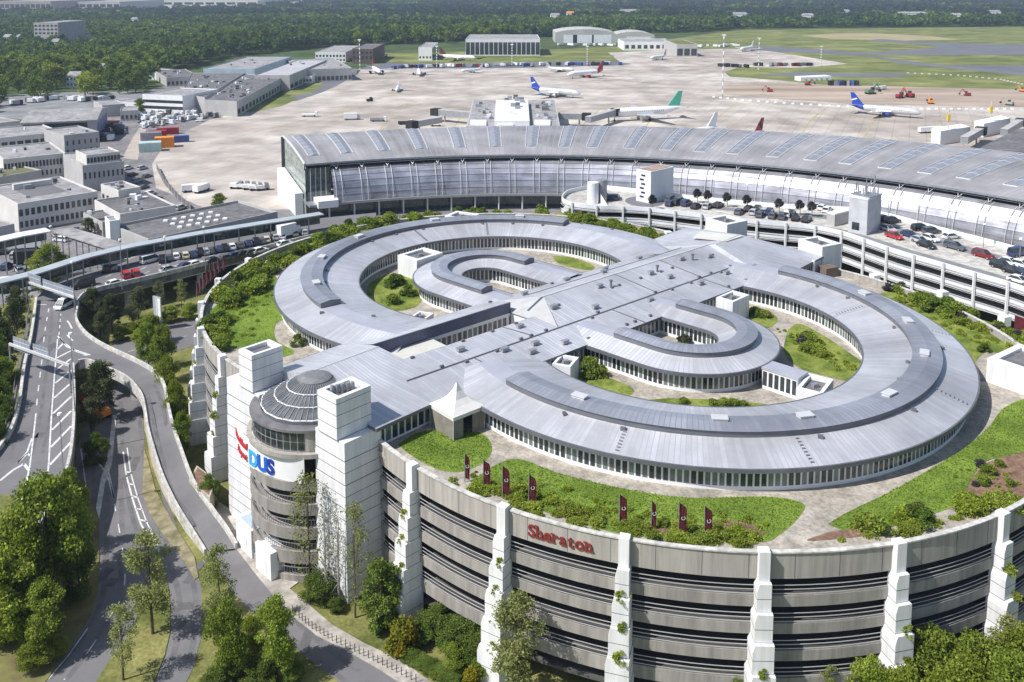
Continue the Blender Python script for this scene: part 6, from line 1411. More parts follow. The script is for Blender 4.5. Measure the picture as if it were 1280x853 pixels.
shrub_line([(850, 428), (862, 430)], 2, .4, (4, 1), .9, 1.2, 'dark shrub in the innermost court of the right ring', 'shrubs in the innermost court')
shrub(at(373, 432, ZR), 1, .9, 'lone small conical shrub by the left ring wall', None); shrub(at(1230, 440, ZR), 1, .8, 'lone shrub beside the large white roof box', None)
# --- lollipop trees on the car deck
lol, bl = crown('crown', 1.35, 4.1, 2.0, 20, .7, 1500, .14, m_leafr)
mbt = MB(); mbt.tube((0, 0, 0), (0, 0, 2.8), .09); lt = mbt.mesh('trunk', m_bark)
for x, y, lb in ((872, 254, 'leftmost round-headed tree in the row along the car deck'), (885, 256, 'round-headed deck tree, second from the left'), (909, 259, 'round-headed deck tree, third from the left, standing a little apart'), (934, 262, 'paler round-headed deck tree before the glare of the terminal'), (974, 267, 'dark round-headed deck tree in the middle of the car rows'), (1000, 269, 'round-headed deck tree left of the last car before the kiosk'), (1015, 271, 'last round-headed deck tree beside the kiosk'), (816, 262, 'dark round-headed tree against the foot of the white lift tower')):
    P = at(x, y, ZD); t = thing('round_tree', lb, 'tree', tuple(P)); t.scale = (.85,) * 3
    for n, me in (('crown', lol), ('trunk', lt)): o = bpy.data.objects.new(n, me); COL.objects.link(o); o.parent = t
# ================================================================ FOREST
FAR = []
for k, (m, w_, h_) in enumerate(((m_leafd, 5, 15), (m_leaf, 5.5, 14), (m_leafd, 6, 17), (m_leafy, 5, 13), (m_leafp, 4.2, 17))):
    cm, bl = crown('crown', w_, h_, 2.5, 34, 1.9, 1300, .5, m, hollow=.4); mb = MB(); mb.tube((0, 0, -.2), (0, 0, h_ * .6), .4, .2, 5); FAR.append((cm, mb.mesh('trunk', m_bark)))
FL_LAB = 'tree in the near edge of the broad-leaved forest left of the cargo halls'
def fartree(P, k, s, lb, group):
    t = thing('forest_tree', lb, 'tree', tuple(P), group, random.uniform(0, 6.28)); t.scale = (s * random.uniform(.85, 1.15), s * random.uniform(.85, 1.15), s)
    for n, me in zip(('crown', 'trunk'), FAR[k]): o = bpy.data.objects.new(n, me); COL.objects.link(o); o.parent = t
EDGE = [(-30, 150), (0, 142), (60, 134), (110, 128), (150, 124), (178, 118), (188, 108), (200, 92), (208, 78), (255, 74), (310, 68), (370, 62), (420, 52), (470, 58), (500, 60), (560, 54), (600, 48), (690, 45)]
keep = []
def spot(poly, n, lb, group, smin, smax, kinds, mind):
    Q = [at(a, b, 0) for a, b in poly]; xs = [q.x for q in Q]; ys = [q.y for q in Q]; k = 0; tries = 0
    while k < n and tries < n * 60:
        tries += 1; x, y = random.uniform(min(xs), max(xs)), random.uniform(min(ys), max(ys))
        if not inpoly(x, y, Q) or any((x - a) ** 2 + (y - b) ** 2 < mind ** 2 for a, b in keep): continue
        keep.append((x, y)); fartree(Vector((x, y, 0)), random.choice(kinds), random.uniform(smin, smax), lb, group); k += 1
spot([(-40, 146), (0, 138), (24, 130), (66, 122), (60, 112), (0, 108), (-50, 116)], 22, 'big tree at the left edge by the car lanes', 'trees by the car lanes', .75, 1.1, (0, 1, 2), 8)
spot([(88, 124), (130, 124), (176, 116), (186, 104), (150, 98), (100, 104)], 24, 'mid-green tree in the grove behind the blue-ended hangar', 'grove behind the hangar', .75, 1.1, (0, 1, 1, 3, 2), 8)
spot([(-40, 122), (60, 116), (180, 112), (198, 92), (204, 80), (100, 88), (-60, 96)], 75, FL_LAB, 'near forest edge', .9, 1.25, (0, 1, 2, 3, 3, 1), 10)
spot([(190, 84), (300, 70), (400, 55), (390, 50), (280, 58), (190, 72)], 60, 'dark tree in the wood bank behind the cargo halls', 'wood bank behind the cargo halls', .9, 1.2, (0, 2, 4, 0), 13)
spot([(440, 58), (500, 61), (575, 55), (690, 47), (690, 38), (560, 44), (450, 48)], 50, 'tree in the wood behind the glazed far hangar', 'wood behind the far hangar', 1., 1.35, (0, 1, 2, 1), 16)
# farther forest: one mass of foliage that nobody could count
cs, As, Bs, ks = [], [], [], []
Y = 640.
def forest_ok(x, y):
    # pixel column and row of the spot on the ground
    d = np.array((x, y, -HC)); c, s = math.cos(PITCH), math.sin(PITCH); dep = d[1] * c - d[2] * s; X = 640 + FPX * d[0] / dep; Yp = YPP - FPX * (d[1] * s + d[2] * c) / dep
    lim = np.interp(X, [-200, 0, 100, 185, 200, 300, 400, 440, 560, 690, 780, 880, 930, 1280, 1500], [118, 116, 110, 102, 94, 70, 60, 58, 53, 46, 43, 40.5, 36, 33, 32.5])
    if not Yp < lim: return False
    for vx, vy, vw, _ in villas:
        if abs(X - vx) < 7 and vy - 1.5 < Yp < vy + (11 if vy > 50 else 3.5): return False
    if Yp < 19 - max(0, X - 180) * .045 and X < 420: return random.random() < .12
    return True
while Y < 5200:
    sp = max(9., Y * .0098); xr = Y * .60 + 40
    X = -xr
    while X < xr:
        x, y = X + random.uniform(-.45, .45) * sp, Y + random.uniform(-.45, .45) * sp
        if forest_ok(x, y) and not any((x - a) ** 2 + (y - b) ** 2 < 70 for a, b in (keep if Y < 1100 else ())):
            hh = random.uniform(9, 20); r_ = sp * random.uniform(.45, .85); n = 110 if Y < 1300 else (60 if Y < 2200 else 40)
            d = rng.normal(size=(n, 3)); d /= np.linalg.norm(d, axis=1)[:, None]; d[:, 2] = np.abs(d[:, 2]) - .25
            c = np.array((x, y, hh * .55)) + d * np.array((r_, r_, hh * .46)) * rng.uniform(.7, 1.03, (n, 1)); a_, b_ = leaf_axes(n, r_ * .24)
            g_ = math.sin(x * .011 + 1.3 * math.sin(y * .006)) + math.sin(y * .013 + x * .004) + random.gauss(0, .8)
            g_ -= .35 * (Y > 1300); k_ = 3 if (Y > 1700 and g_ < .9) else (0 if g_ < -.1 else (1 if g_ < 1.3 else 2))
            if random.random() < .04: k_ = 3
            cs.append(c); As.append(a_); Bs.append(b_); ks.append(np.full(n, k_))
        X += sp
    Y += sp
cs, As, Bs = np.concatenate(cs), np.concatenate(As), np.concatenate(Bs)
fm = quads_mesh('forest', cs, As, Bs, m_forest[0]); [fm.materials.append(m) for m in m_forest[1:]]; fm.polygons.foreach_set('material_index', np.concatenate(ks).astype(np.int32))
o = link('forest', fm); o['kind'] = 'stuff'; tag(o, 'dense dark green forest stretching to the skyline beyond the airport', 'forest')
# ================================================================ VEHICLES
def lathe_profile(mb, prof, wid):
    """side profile [(x, z)] extruded to half-width function wid(x, z)"""
    n = len(prof); L_ = [(x, -wid(x, z), z) for x, z in prof]; R_ = [(x, wid(x, z), z) for x, z in prof]
    mb.add(L_ + R_, [tuple(range(n)), tuple(range(n, 2 * n))[::-1]] + [(i, n + i, n + (i + 1) % n, (i + 1) % n) for i in range(n)])
CARBODY = {}
def car_meshes(kind):
    if kind in CARBODY: return CARBODY[kind]
    if kind == 'van': L_, hb, roof = 2.45, 1.05, [(-2.35, 1.05), (-2.3, 1.95), (1.0, 2.0), (1.75, 1.15), (1.9, 1.05)]
    elif kind == 'suv': L_, hb, roof = 2.25, .98, [(-2.2, .98), (-2.0, 1.6), (.35, 1.65), (1.15, 1.02), (1.2, .98)]
    else: L_, hb, roof = 2.15, .88, [(-1.95, .88), (-1.35, 1.38), (.15, 1.42), (1.0, .92), (1.05, .88)]
    low = [(-L_, .32), (-L_ - .02, .62), (-L_ + .08, hb), (L_ * .45, hb), (L_ * .92, hb - .16), (L_ + .02, hb - .36), (L_, .30)]
    mb = MB(); lathe_profile(mb, low, lambda x, z: .88 - .08 * (abs(x) / L_) ** 4 - (.05 if z > hb - .02 else 0)); body = mb
    g_ = MB(); lathe_profile(g_, roof, lambda x, z: .80 - .17 * (z - hb) / .6)
    r_ = MB(); x0, x1, zt = roof[1][0], roof[2][0], max(roof[1][1], roof[2][1]); r_.hexa([(x0 - .04, -.66, zt - .06), (x1 + .04, -.66, zt - .04), (x1 + .04, .66, zt - .04), (x0 - .04, .66, zt - .06)], [(x0 + .06, -.58, zt + .03), (x1 - .05, -.58, zt + .05), (x1 - .05, .58, zt + .05), (x0 + .06, .58, zt + .03)])
    for sx in (-1, 1):
        a, b = roof[0 if sx < 0 else 4], roof[1 if sx < 0 else 2]
        for sy in (-1, 1): r_.tube((a[0], sy * .79, a[1]), (b[0], sy * .63, b[1]), .05, n=4)
    w_ = MB(); w_.tube((0, -.11, 0), (0, .11, 0), .31, .31, 12); rim = MB(); rim.tube((0, -.12, 0), (0, .12, 0), .19, .19, 8)
    CARBODY[kind] = (body, g_, r_, w_, rim, L_); return CARBODY[kind]
CARMAT = {}
def paint(nm):
    if nm not in CARMAT:
        c = {'white': (.78, .78, .78), 'silver': (.45, .46, .48), 'black': (.018, .018, .022), 'grey': (.10, .105, .12), 'blue': (.025, .045, .13), 'red': (.45, .02, .025), 'darkred': (.20, .012, .018), 'beige': (.66, .60, .42)}[nm]
        CARMAT[nm] = mat('car_paint_' + nm, c, .28, .0, .03, .3, spec=.6)
    return CARMAT[nm]
CARP = {}
m_lamp = mat('lamp_glass', (.75, .75, .72), .2, 0, .05, 1); m_tail = mat('tail_glass', (.35, .02, .02), .3, 0, .05, 1); m_rim = mat('wheel_rim', (.4, .4, .41), .35, .6, .05, 1)
def car(kind, col, P, rz, label, group=None):
    key = (kind, col)
    if key not in CARP:
        body, g_, r_, w_, rim, L_ = car_meshes(kind); t = thing('car' if kind != 'van' else 'minibus', label, 'car' if kind != 'van' else 'van', tuple(P), group, rz)
        part('body', body, paint(col), t, world=False); part('windows', g_, m_glass, t, world=False); part('roof', r_, paint(col), t, world=False)
        wm, rm = w_.mesh('tyre', m_tyre), rim.mesh('rim', m_rim)
        for sx in (-.62, .62):
            for sy in (-.78, .78):
                o = bpy.data.objects.new('wheel', wm); COL.objects.link(o); o.parent = t; o.location = (sx * L_, sy, .31); q = bpy.data.objects.new('rim', rm); COL.objects.link(q); q.parent = o
        for sy in (-.6, .6):
            mb = MB(); mb.box((L_ - .05, sy, .62), (.16, .3, .14)); part('headlight', mb, m_lamp, t, world=False)
            mb = MB(); mb.box((-L_ + .02, sy, .70), (.12, .24, .16)); part('tail_light', mb, m_tail, t, world=False)
        CARP[key] = t; return t
    r = dup(CARP[key], P, rz, label, group)
    if not group and 'group' in r: del r['group']
    return r
def deckdir(x, y):
    i = min(range(len(DF) - 1), key=lambda k: (DF[k].xy - at(x, y, ZD).xy).length); d = DF[i + 1] - DF[i]; return math.atan2(d.y, d.x)
ROWL = 'dark parked car in the crowded rows on the car deck before the glaring terminal front'; ROWG = 'dark cars in the crowded deck rows'
for k, (x, y, c, ac) in enumerate(((757, 249, 'black', 1), (764, 249, 'blue', 1), (770, 249, 'grey', 1), (838, 252, 'grey', 0), (850, 253, 'grey', 0), (838, 257, 'blue', 1), (846, 256, 'black', 1), (870, 260.5, 'black', 1), (898, 259, 'black', 0), (858, 257, 'blue', 1), (924, 267.5, 'grey', 0), (936, 263.5, 'black', 0), (947, 264.5, 'black', 0), (950, 271, 'grey', 0), (966, 272.5, 'grey', 0), (977, 273.5, 'grey', 0), (994, 275, 'black', 0), (1008, 277, 'black', 0), (962, 268, 'blue', 0), (989, 269, 'black', 1))):
    car('suv' if k % 3 == 0 else 'car', c, at(x, y, ZD), deckdir(x, y) + R(84) + random.uniform(-.06, .06), ROWL, ROWG)
for k, (x, y, c) in enumerate(((884, 260.5, 'silver'), (955, 267, 'silver'), (942, 268, 'silver'), (983, 270.5, 'white'), (1028, 262, 'white'), (1034, 265, 'white'), (1022, 260, 'silver'))):
    car('car', c, at(x, y, ZD), deckdir(x, y) + R(84) + random.uniform(-.06, .06), 'pale parked car among the dark ones in the crowded deck rows', 'pale cars in the crowded deck rows')
for x, y, c, kd, rz, lb in ((1104, 277, 'black', 'suv', 80, 'black car in the shade right of the antenna tower, by the rear parapet'), (1115, 279, 'black', 'suv', 82, 'black car second from the antenna tower along the rear parapet'), (1150.6, 288, 'black', 'suv', 84, 'black car at the rear parapet, left of a matching pair'), (1164, 292, 'grey', 'suv', 84, 'dark grey car at the rear parapet, right of a matching pair'), (1189, 298.5, 'white', 'car', 84, 'lone white car at the rear parapet of the deck'), (1110, 289, 'silver', 'car', 0, 'silver car behind the bright red car'), (1117.5, 298, 'red', 'car', 0, 'bright red car near the antenna tower'), (1137, 296.5, 'blue', 'car', 0, 'dark blue car right behind the bright red car'), (1163, 301, 'white', 'car', 0, 'white car behind the black one in the middle bays'), (1150, 303.5, 'silver', 'car', 0, 'silver car peeping out behind the middle black car'), (1158, 309.5, 'black', 'car', 0, 'black car in the middle bays of the near deck row'), (1193, 311.5, 'grey', 'suv', 0, 'dark grey car right of the middle black car'), (1229, 322, 'darkred', 'suv', 0, 'dark red car in the near row under a lamp'), (1272, 320, 'blue', 'van', 84, 'blue van at the rear parapet by the right edge'), (1252, 336, 'black', 'suv', 0, 'black car in the near row by the right edge'), (1262, 331, 'white', 'car', 0, 'white car tucked behind the black one at the right edge'), (1266, 342, 'black', 'car', 0, 'second black car close to the right edge'), (1277, 334, 'white', 'car', 0, 'white car cut by the right picture edge'), (1280, 345, 'blue', 'car', 0, 'navy car cut by the right picture edge'), (1274, 354, 'white', 'car', 0, 'white car nearest the deck parapet at the right edge')):
    car(kd, c, at(x, y, ZD), deckdir(x, y) + R(rz), lb)
def fdir(x, y): a, b = at(x - 12, y + 3.2, Z6), at(x + 12, y - 3.2, Z6); d = b - a; return math.atan2(d.y, d.x)
for x, y, c, kd, rz, lb in ((81, 384, 'white', 'van', None, 'white people carrier coming down onto the highway'), (104, 359, 'black', 'van', None, 'dark van behind the blue gantry panels'), (145, 357, 'white', 'car', 0, 'white convertible beside the two red cars'), (157.5, 347, 'red', 'suv', 70, 'left one of the two red cars on the forecourt'), (169.5, 345, 'red', 'suv', 70, 'right one of the two red cars on the forecourt'), (133, 339, 'black', 'car', 60, 'black car left of a pair in the middle of the forecourt'), (143, 338, 'black', 'car', 60, 'black car right of a pair in the middle of the forecourt'), (188, 328, 'white', 'van', 0, 'white minibus at the head of the waiting taxis'), (211, 339, 'silver', 'car', 0, 'silver car in the lane along the forecourt parapet'), (234, 335, 'blue', 'car', 0, 'dark blue car in the lane along the forecourt parapet'), (245, 333, 'white', 'car', 0, 'white car in the lane along the forecourt parapet'), (325, 316, 'white', 'car', 0, 'white car under the shrubs at the far end of the parapet lane'), (356, 307, 'white', 'car', 0, 'white car half hidden by the shrub belt')):
    rzz = fdir(x, y) + R(rz) if rz is not None else (math.atan2(-1, -.16) if c == 'white' else fdir(x, y) + R(180))
    P = at(x, y, Z6)
    car(kd, c, P, rzz, lb)
for k, (x, y) in enumerate(((203, 327), (211, 325), (242, 321), (250, 318), (263, 316), (274, 314), (281, 313), (301, 309), (311, 307), (320, 305), (327, 304))): car('suv' if k % 3 == 0 else 'car', ('black', 'grey', 'blue')[k % 3], at(x, y, Z6), fdir(x, y) + R(62), 'dark car in the queue along the covered walkway', 'dark cars in the forecourt queue')
for k, (x, y) in enumerate(((220, 323), (232, 322), (257, 317), (290, 311), (333, 302), (344, 299), (352, 298), (368, 294), (380, 293))): car('car', ('white', 'beige', 'silver')[k % 3], at(x, y, Z6), fdir(x, y) + R(62), 'pale car in the queue along the covered walkway', 'pale cars in the forecourt queue')
for k, (x, y) in enumerate(((268, 328), (283, 325), (294, 322), (305, 320), (315, 318))): car('car', ('black', 'grey', 'blue')[k % 3], at(x, y, Z6), fdir(x, y), 'dark car in the lane next to the parapet, beyond the flagpoles', 'dark cars in the parapet lane')
def truck(x, y, z, rz, label, mb_, mc, L_=7., group=None, cat='truck', name='truck', hh=2.9):
    P = at(x, y, z); t = thing(name, label, cat, tuple(P), group, rz)
    b = MB(); b.box((-.8, 0, .75 + hh / 2), (L_ - 2, 2.3, hh)); part('box', b, mb_, t, world=False)
    b = MB(); b.hexa([(L_ / 2 - 1.7, -1.1, .5), (L_ / 2, -1.1, .5), (L_ / 2, 1.1, .5), (L_ / 2 - 1.7, 1.1, .5)], [(L_ / 2 - 1.7, -1.05, 2.7), (L_ / 2 - .5, -1.05, 2.6), (L_ / 2 - .5, 1.05, 2.6), (L_ / 2 - 1.7, 1.05, 2.7)]); part('cab', b, mc, t, world=False)
    b = MB(); b.hexa([(L_ / 2 - .25, -1., 1.5), (L_ / 2 - .2, -1., 1.5), (L_ / 2 - .2, 1., 1.5), (L_ / 2 - .25, 1., 1.5)], [(L_ / 2 - .47, -.95, 2.45), (L_ / 2 - .42, -.95, 2.45), (L_ / 2 - .42, .95, 2.45), (L_ / 2 - .47, .95, 2.45)]); part('windscreen', b, m_glass, t, world=False)
    b = MB(); b.box((-.3, 0, .6), (L_ - 1, 1.8, .3)); part('chassis', b, m_dark, t, world=False)
    for sx in (-L_ * .3, L_ * .32):
        for sy in (-1, 1): b = MB(); b.tube((sx, sy - .15, .5), (sx, sy + .15, .5), .5, .5, 12); part('wheel', b, m_tyre, t, world=False)
    return t
truck(361, 296, Z6, fdir(361, 296), 'tall white box lorry at the far end of the forecourt queue', m_white, m_white)
truck(34, 312, 0, .3, 'white bus-like lorry under the left walkway', m_white, m_white, 8); truck(36, 330, 0, .3, 'dark lorry below the left walkway', m_dark, m_metal, 7)
truck(20, 365, 0, .3, 'pale lorry parked under the long pale blue walkway', m_wband, m_white, 7)
# ---------------------------------------------------------------- aircraft (built nose along +X, about 37 m)
def airliner(P, rz, label, body, fin, eng, s=1., tailcone=None, belly=None):
    t = thing('airliner', label, 'airliner', (P.x, P.y, 0), None, rz); t.scale = (s,) * 3
    Rr = [(18.5, .15, 3.0), (18.1, .7, 3.05), (17.2, 1.25, 3.2), (15.6, 1.75, 3.45), (13, 1.97, 3.6), (6, 2.0, 3.6), (0, 2.0, 3.6), (-8, 1.98, 3.65), (-11, 1.75, 3.85), (-14, 1.25, 4.25), (-17, .65, 4.7), (-18.8, .2, 4.9)]
    def loft(rows, m, nm):
        mb = MB(); n = 16; pts = []
        for x, r_, z in rows: pts += [(x, r_ * math.sin(2 * math.pi * i / n), z + r_ * math.cos(2 * math.pi * i / n)) for i in range(n)]
        mb.add(pts, [(k * n + i, k * n + (i + 1) % n, (k + 1) * n + (i + 1) % n, (k + 1) * n + i) for k in range(len(rows) - 1) for i in range(n)]); return part(nm, mb, m, t, smooth=True, world=False)
    cut = 8 if tailcone else len(Rr)
    loft(Rr[:cut + (1 if tailcone else 0)], body, 'fuselage')
    if tailcone: loft(Rr[8:], tailcone, 'tail_cone')
    def slab(P4, th, m, nm):
        mb = MB(); bot = [(x, y, z - th / 2) for x, y, z in P4]; top = [(x, y, z + th / 2) for x, y, z in P4]; mb.hexa(bot, top); part(nm, mb, m, t, world=False)
    for sy in (-1, 1):
        slab([(3.6, sy * 1.8, 2.6), (-2.6, sy * 17, 3.9), (-4.2, sy * 17, 3.9), (-4.2, sy * 1.8, 2.6)], .38, m_silver, 'wing')
        slab([(-14.2, sy * .7, 4.9), (-17.6, sy * 6.2, 5.4), (-18.9, sy * 6.2, 5.4), (-18, sy * .6, 4.9)], .22, m_silver, 'tailplane')
        mb = MB(); mb.tube((3.6, sy * 5.7, 1.75), (.2, sy * 5.7, 1.85), 1.05, .8, 14); part('engine', mb, eng, t, world=False)
        mb = MB(); mb.hexa([(2.2, sy * 5.7 - .15, 2.5), (-.5, sy * 5.7 - .15, 2.5), (-.5, sy * 5.7 + .15, 2.5), (2.2, sy * 5.7 + .15, 2.5)], [(1.4, sy * 5.7 - .15, 3.1), (-1.6, sy * 5.7 - .15, 3.1), (-1.6, sy * 5.7 + .15, 3.1), (1.4, sy * 5.7 + .15, 3.1)]); part('pylon', mb, m_silver, t, world=False)
        mb = MB(); mb.tube((-1.6, sy * 3.8, 0), (-1.6, sy * 3.8, 2.5), .18); mb.tube((-1.6, sy * 3.8 - .4, .55), (-1.6, sy * 3.8 + .4, .55), .55, .55, 10); part('main_gear', mb, m_dark, t, world=False)
        mb = MB(); 
        for k in range(26): x = 13.2 - k * .88; mb.quad((x - .17, sy * 2.005, 3.85), (x + .17, sy * 2.005, 3.85), (x + .17, sy * 1.97, 4.25), (x - .17, sy * 1.97, 4.25))
        part('cabin_windows', mb, m_dark, t, world=False)
    mb = MB(); mb.tube((13, 0, 0), (13, 0, 2.2), .15); mb.tube((13, -.25, .4), (13, .25, .4), .4, .4, 10); part('nose_gear', mb, m_dark, t, world=False)
    mb = MB(); mb.hexa([(-11.6, -.24, 5.3), (-17.6, -.12, 5.0), (-17.6, .12, 5.0), (-11.6, .24, 5.3)], [(-16.9, -.1, 11.8), (-18.9, -.06, 11.8), (-18.9, .06, 11.8), (-16.9, .1, 11.8)]); part('fin', mb, fin, t, world=False)
    if fin is m_blued:
        mb = MB(); mb.hexa([(-14.9, -.2, 8.3), (-17.9, -.14, 7.2), (-17.9, .14, 7.2), (-14.9, .2, 8.3)], [(-15.4, -.19, 8.9), (-18.1, -.13, 7.9), (-18.1, .13, 7.9), (-15.4, .19, 8.9)]); part('fin_stripe', mb, m_tin, t, world=False)
    mb = MB(); mb.add([(17.1, -.75, 4.15), (17.1, .75, 4.15), (16.3, .85, 4.75), (16.3, -.85, 4.75)], [(0, 1, 2, 3)]); part('cockpit_window', mb, m_dark, t, world=False)
    return t
A2_ = math.atan2
airliner(at(1106, 145), A2_(-20, 27), 'silver airliner with dark blue tail taxiing beside the construction site', m_silver, m_blued, m_blued, 1., m_blued)
airliner(at(694, 121), A2_(-17, 26), 'silver airliner with dark blue tail just beyond the pier', m_silver, m_blued, m_silver, 1., m_blued)
airliner(at(732, 97), A2_(-20, -27), 'white airliner with red tail in the middle of the apron', m_tin, m_red, m_red, 1., m_red)
airliner(at(803, 150), A2_(-13, -40), 'large white airliner with green tail docked right of the pier', m_tin, m_green, m_metal, 1.25)
airliner(at(862, 176), A2_(-22, -30), 'white airliner whose white tail alone rises above the terminal roof', m_tin, m_tin, m_metal, 1.)
airliner(at(924, 180), A2_(-22, -30), 'airliner whose black and red tail tip shows above the terminal roof', m_tin, mat('black_red_tail', (.02, .02, .02), .4, 0, .1, .3, col2=(.4, .03, .03), lo=.48, hi=.52), m_metal, .9)
airliner(at(572, 76), A2_(-14, 36), 'white airliner with dark red tail on the taxiway before the far hangar', m_tin, m_maroon, m_metal, 1.)
airliner(at(934, 64), A2_(-25, -20), 'small white airliner near the far right end of the apron', m_tin, m_tin, m_metal, .9)
airliner(at(823, 75), A2_(-25, -20), 'small white airliner on the pale far apron with a grey tail', m_tin, m_metal, m_metal, .8)
airliner(at(497, 114), A2_(-30, 2), 'small white aircraft seen nose-on in the middle of the left apron', m_tin, m_tin, m_dark, .55)
airliner(at(524, 94), A2_(-30, 4), 'dark-engined aircraft seen nose-on, farther back on the left apron', m_tin, m_metal, m_dark, .8)
airliner(at(470, 92), A2_(-30, 10), 'aircraft with a red tail parked at the far left of the apron', m_tin, m_red, m_dark, .9)
airliner(at(590, 91), A2_(-20, -25), 'white propeller-sized aircraft left of the red-tailed airliner', m_tin, m_tin, m_metal, .6)
airliner(at(700, 90), A2_(-16, 30), 'grey aircraft parked close left of the red-tailed airliner', m_silver, m_metal, m_dark, .7)
airliner(at(1100, 112), A2_(20, 27), 'white light aircraft with a tall tail at the edge of the construction site', m_tin, m_tin, m_metal, .45)
# ---------------------------------------------------------------- ground vehicles and construction plant
truck(440, 150, 0, .2, 'white catering lorry standing on the left apron', m_white, m_metal, 9); truck(473, 152, 0, .1, 'row of grey baggage dollies on the left apron', m_metal, m_wband, 9, hh=1.2)
truck(507, 156, 0, .1, 'dark tug with dollies beside the left jet bridge', m_dark, m_wband, 8, hh=1.); truck(462, 127, 0, .5, 'small dark tug alone on the left apron', m_dark, m_dark, 4, hh=.8)
truck(387, 146, 0, .1, 'low white tow vehicle near the taxiway mouth', m_white, m_white, 9, hh=.8); truck(1165, 166, 0, .25, 'white tanker behind the terminal roof on the right', m_white, m_dark, 15, hh=2.2)
truck(545, 158, 0, .1, 'white van under the glazed gangway', m_white, m_white, 6, hh=1.8); truck(240, 240, 0, .4, 'white tank trailer at the apron corner by the fence', m_white, m_white, 7, hh=2); truck(252, 240, 0, 1.2, 'white stair vehicle next to the tank trailer', m_white, m_wband, 7, hh=2)
for k, (x, y) in enumerate(((296, 236), (304, 236), (312, 237), (320, 238), (328, 238))): truck(x, y, 0, .1 * k, 'small white service vehicle lined up left of the terminal end', m_white, m_metal, 5, 'service vehicles by the terminal end', hh=1.2)
def plant(x, y, m, label, arm=1, s=1.6, rz=0., z=0):
    P = at(x, y, z); t = thing('excavator', label, 'excavator', tuple(P), None, rz); t.scale = (s,) * 3
    for sy in (-1, 1): b = MB(); b.hexa([(-1.8, sy - .3, 0), (1.8, sy - .3, 0), (1.8, sy + .3, 0), (-1.8, sy + .3, 0)], [(-2.1, sy - .3, .8), (2.1, sy - .3, .8), (2.1, sy + .3, .8), (-2.1, sy + .3, .8)]); part('track', b, m_dark, t, world=False)
    b = MB(); b.box((-.5, 0, 1.5), (3.2, 2.4, 1.3)); part('body', b, m, t, world=False)
    b = MB(); b.box((.6, -.6, 2.5), (1.3, 1.1, 1.5)); part('cab', b, m_glass, t, world=False)
    b = MB(); b.tube((1, .4, 1.8), (3.2, .4, 4.6), .3, .25, 6); part('boom', b, m, t, world=False)
    b = MB(); b.tube((3.2, .4, 4.6), (5.2, .4, 2.0), .22, .18, 6); part('arm', b, m, t, world=False)
    b = MB(); b.hexa([(4.7, -.2, .9), (5.6, -.2, .9), (5.6, 1, .9), (4.7, 1, .9)], [(4.9, -.2, 2), (5.4, -.2, 2), (5.4, 1, 2), (4.9, 1, 2)]); part('bucket', b, m_dark, t, world=False)
    return t
plant(126, 522, m_orange, 'small orange digger in the sunken opening beside the highway', s=.75, rz=2.6, z=0); plant(107, 502, m_red, 'little red machine half hidden in the sunken opening', s=.5, rz=1)
plant(1125, 123, m_red, 'red crawler machine at the centre of the construction site', s=1.2, rz=.4); plant(1137, 122, m_red, 'tall red machine close beside the central red crawler', s=1.3, rz=2); plant(1209, 120, m_red, 'red excavator alone on the right part of the site', s=.95, rz=3); plant(1163, 130, m_orange, 'orange-brown digger right of the red machines', s=1.0, rz=1.4); plant(1010, 107, m_red, 'dark red scraper at the left of the construction site', s=1.0, rz=.1); plant(962, 115, m_red, 'red tractor on the pale earth left of the site', s=.9, rz=3.); plant(1088, 118, mat('plant_green', (.12, .22, .13), .5, 0, .1, .3), 'dull green digger behind the blue tail', s=1.5, rz=.3); plant(1262, 132, mat('plant_grey_green', (.3, .36, .3), .5, 0, .1, .3), 'grey-green machine at the right edge of the site', s=1.0, rz=2.2); plant(1278, 115, m_orange, 'orange crane arm at the far right edge of the site', s=.9, rz=2)
for k in range(6): container(1000 + k * 6.5, 101 - k * .3, 4, 9, 3, .2, m_white, 'white slanted site cabin in a row on the grass', 'white site cabins')
for k in range(7): container(1040 + k * 5, 107, 5, 4, 3.4, .2 * k, [m_dark, m_metal, m_bluep][k % 3], 'dark site container in the line behind the cabins', 'dark site containers')
# barrier blocks round the site
def blocks(P, n, label, group, m, w_=1.5):
    Q = resample(px(P), n); me = None
    for i, p in enumerate(Q):
        mb = MB(); mb.hexa([(-w_ / 2, -.5, 0), (w_ / 2, -.5, 0), (w_ / 2, .5, 0), (-w_ / 2, .5, 0)], [(-w_ / 2, -.25, .9), (w_ / 2, -.25, .9), (w_ / 2, .25, .9), (-w_ / 2, .25, .9)])
        if me is None: me = mb.mesh('barrier_block', m)
        o = link('barrier_block', me); o.location = p; tag(o, label, 'barrier', group)
blocks([(892, 122), (930, 126), (1000, 131), (1060, 134)], 17, 'white barrier block in the row left of the blue-tailed airliner', 'barrier row left of the airliner', m_white)
blocks([(1142, 137), (1200, 137), (1265, 137)], 14, 'white barrier block in the row right of the blue-tailed airliner', 'barrier row right of the airliner', m_white)
blocks([(1135, 92), (1200, 95), (1250, 100), (1282, 107)], 22, 'pale marker block along the grass edge of the far taxiway', 'marker row along the taxiway', m_cream)
for k, (x, y) in enumerate(((6, 318), (18, 322), (24, 340), (44, 345), (8, 336), (52, 326), (70, 296), (76, 302), (86, 296), (96, 290), (2, 285), (10, 268), (4, 262))): car('suv' if k % 3 else 'car', ('black', 'silver', 'white', 'grey', 'blue')[k % 5], at(x, y, 0), random.uniform(0, 3), 'parked car on the low yard between the walkways and the office block', 'cars on the low yard')
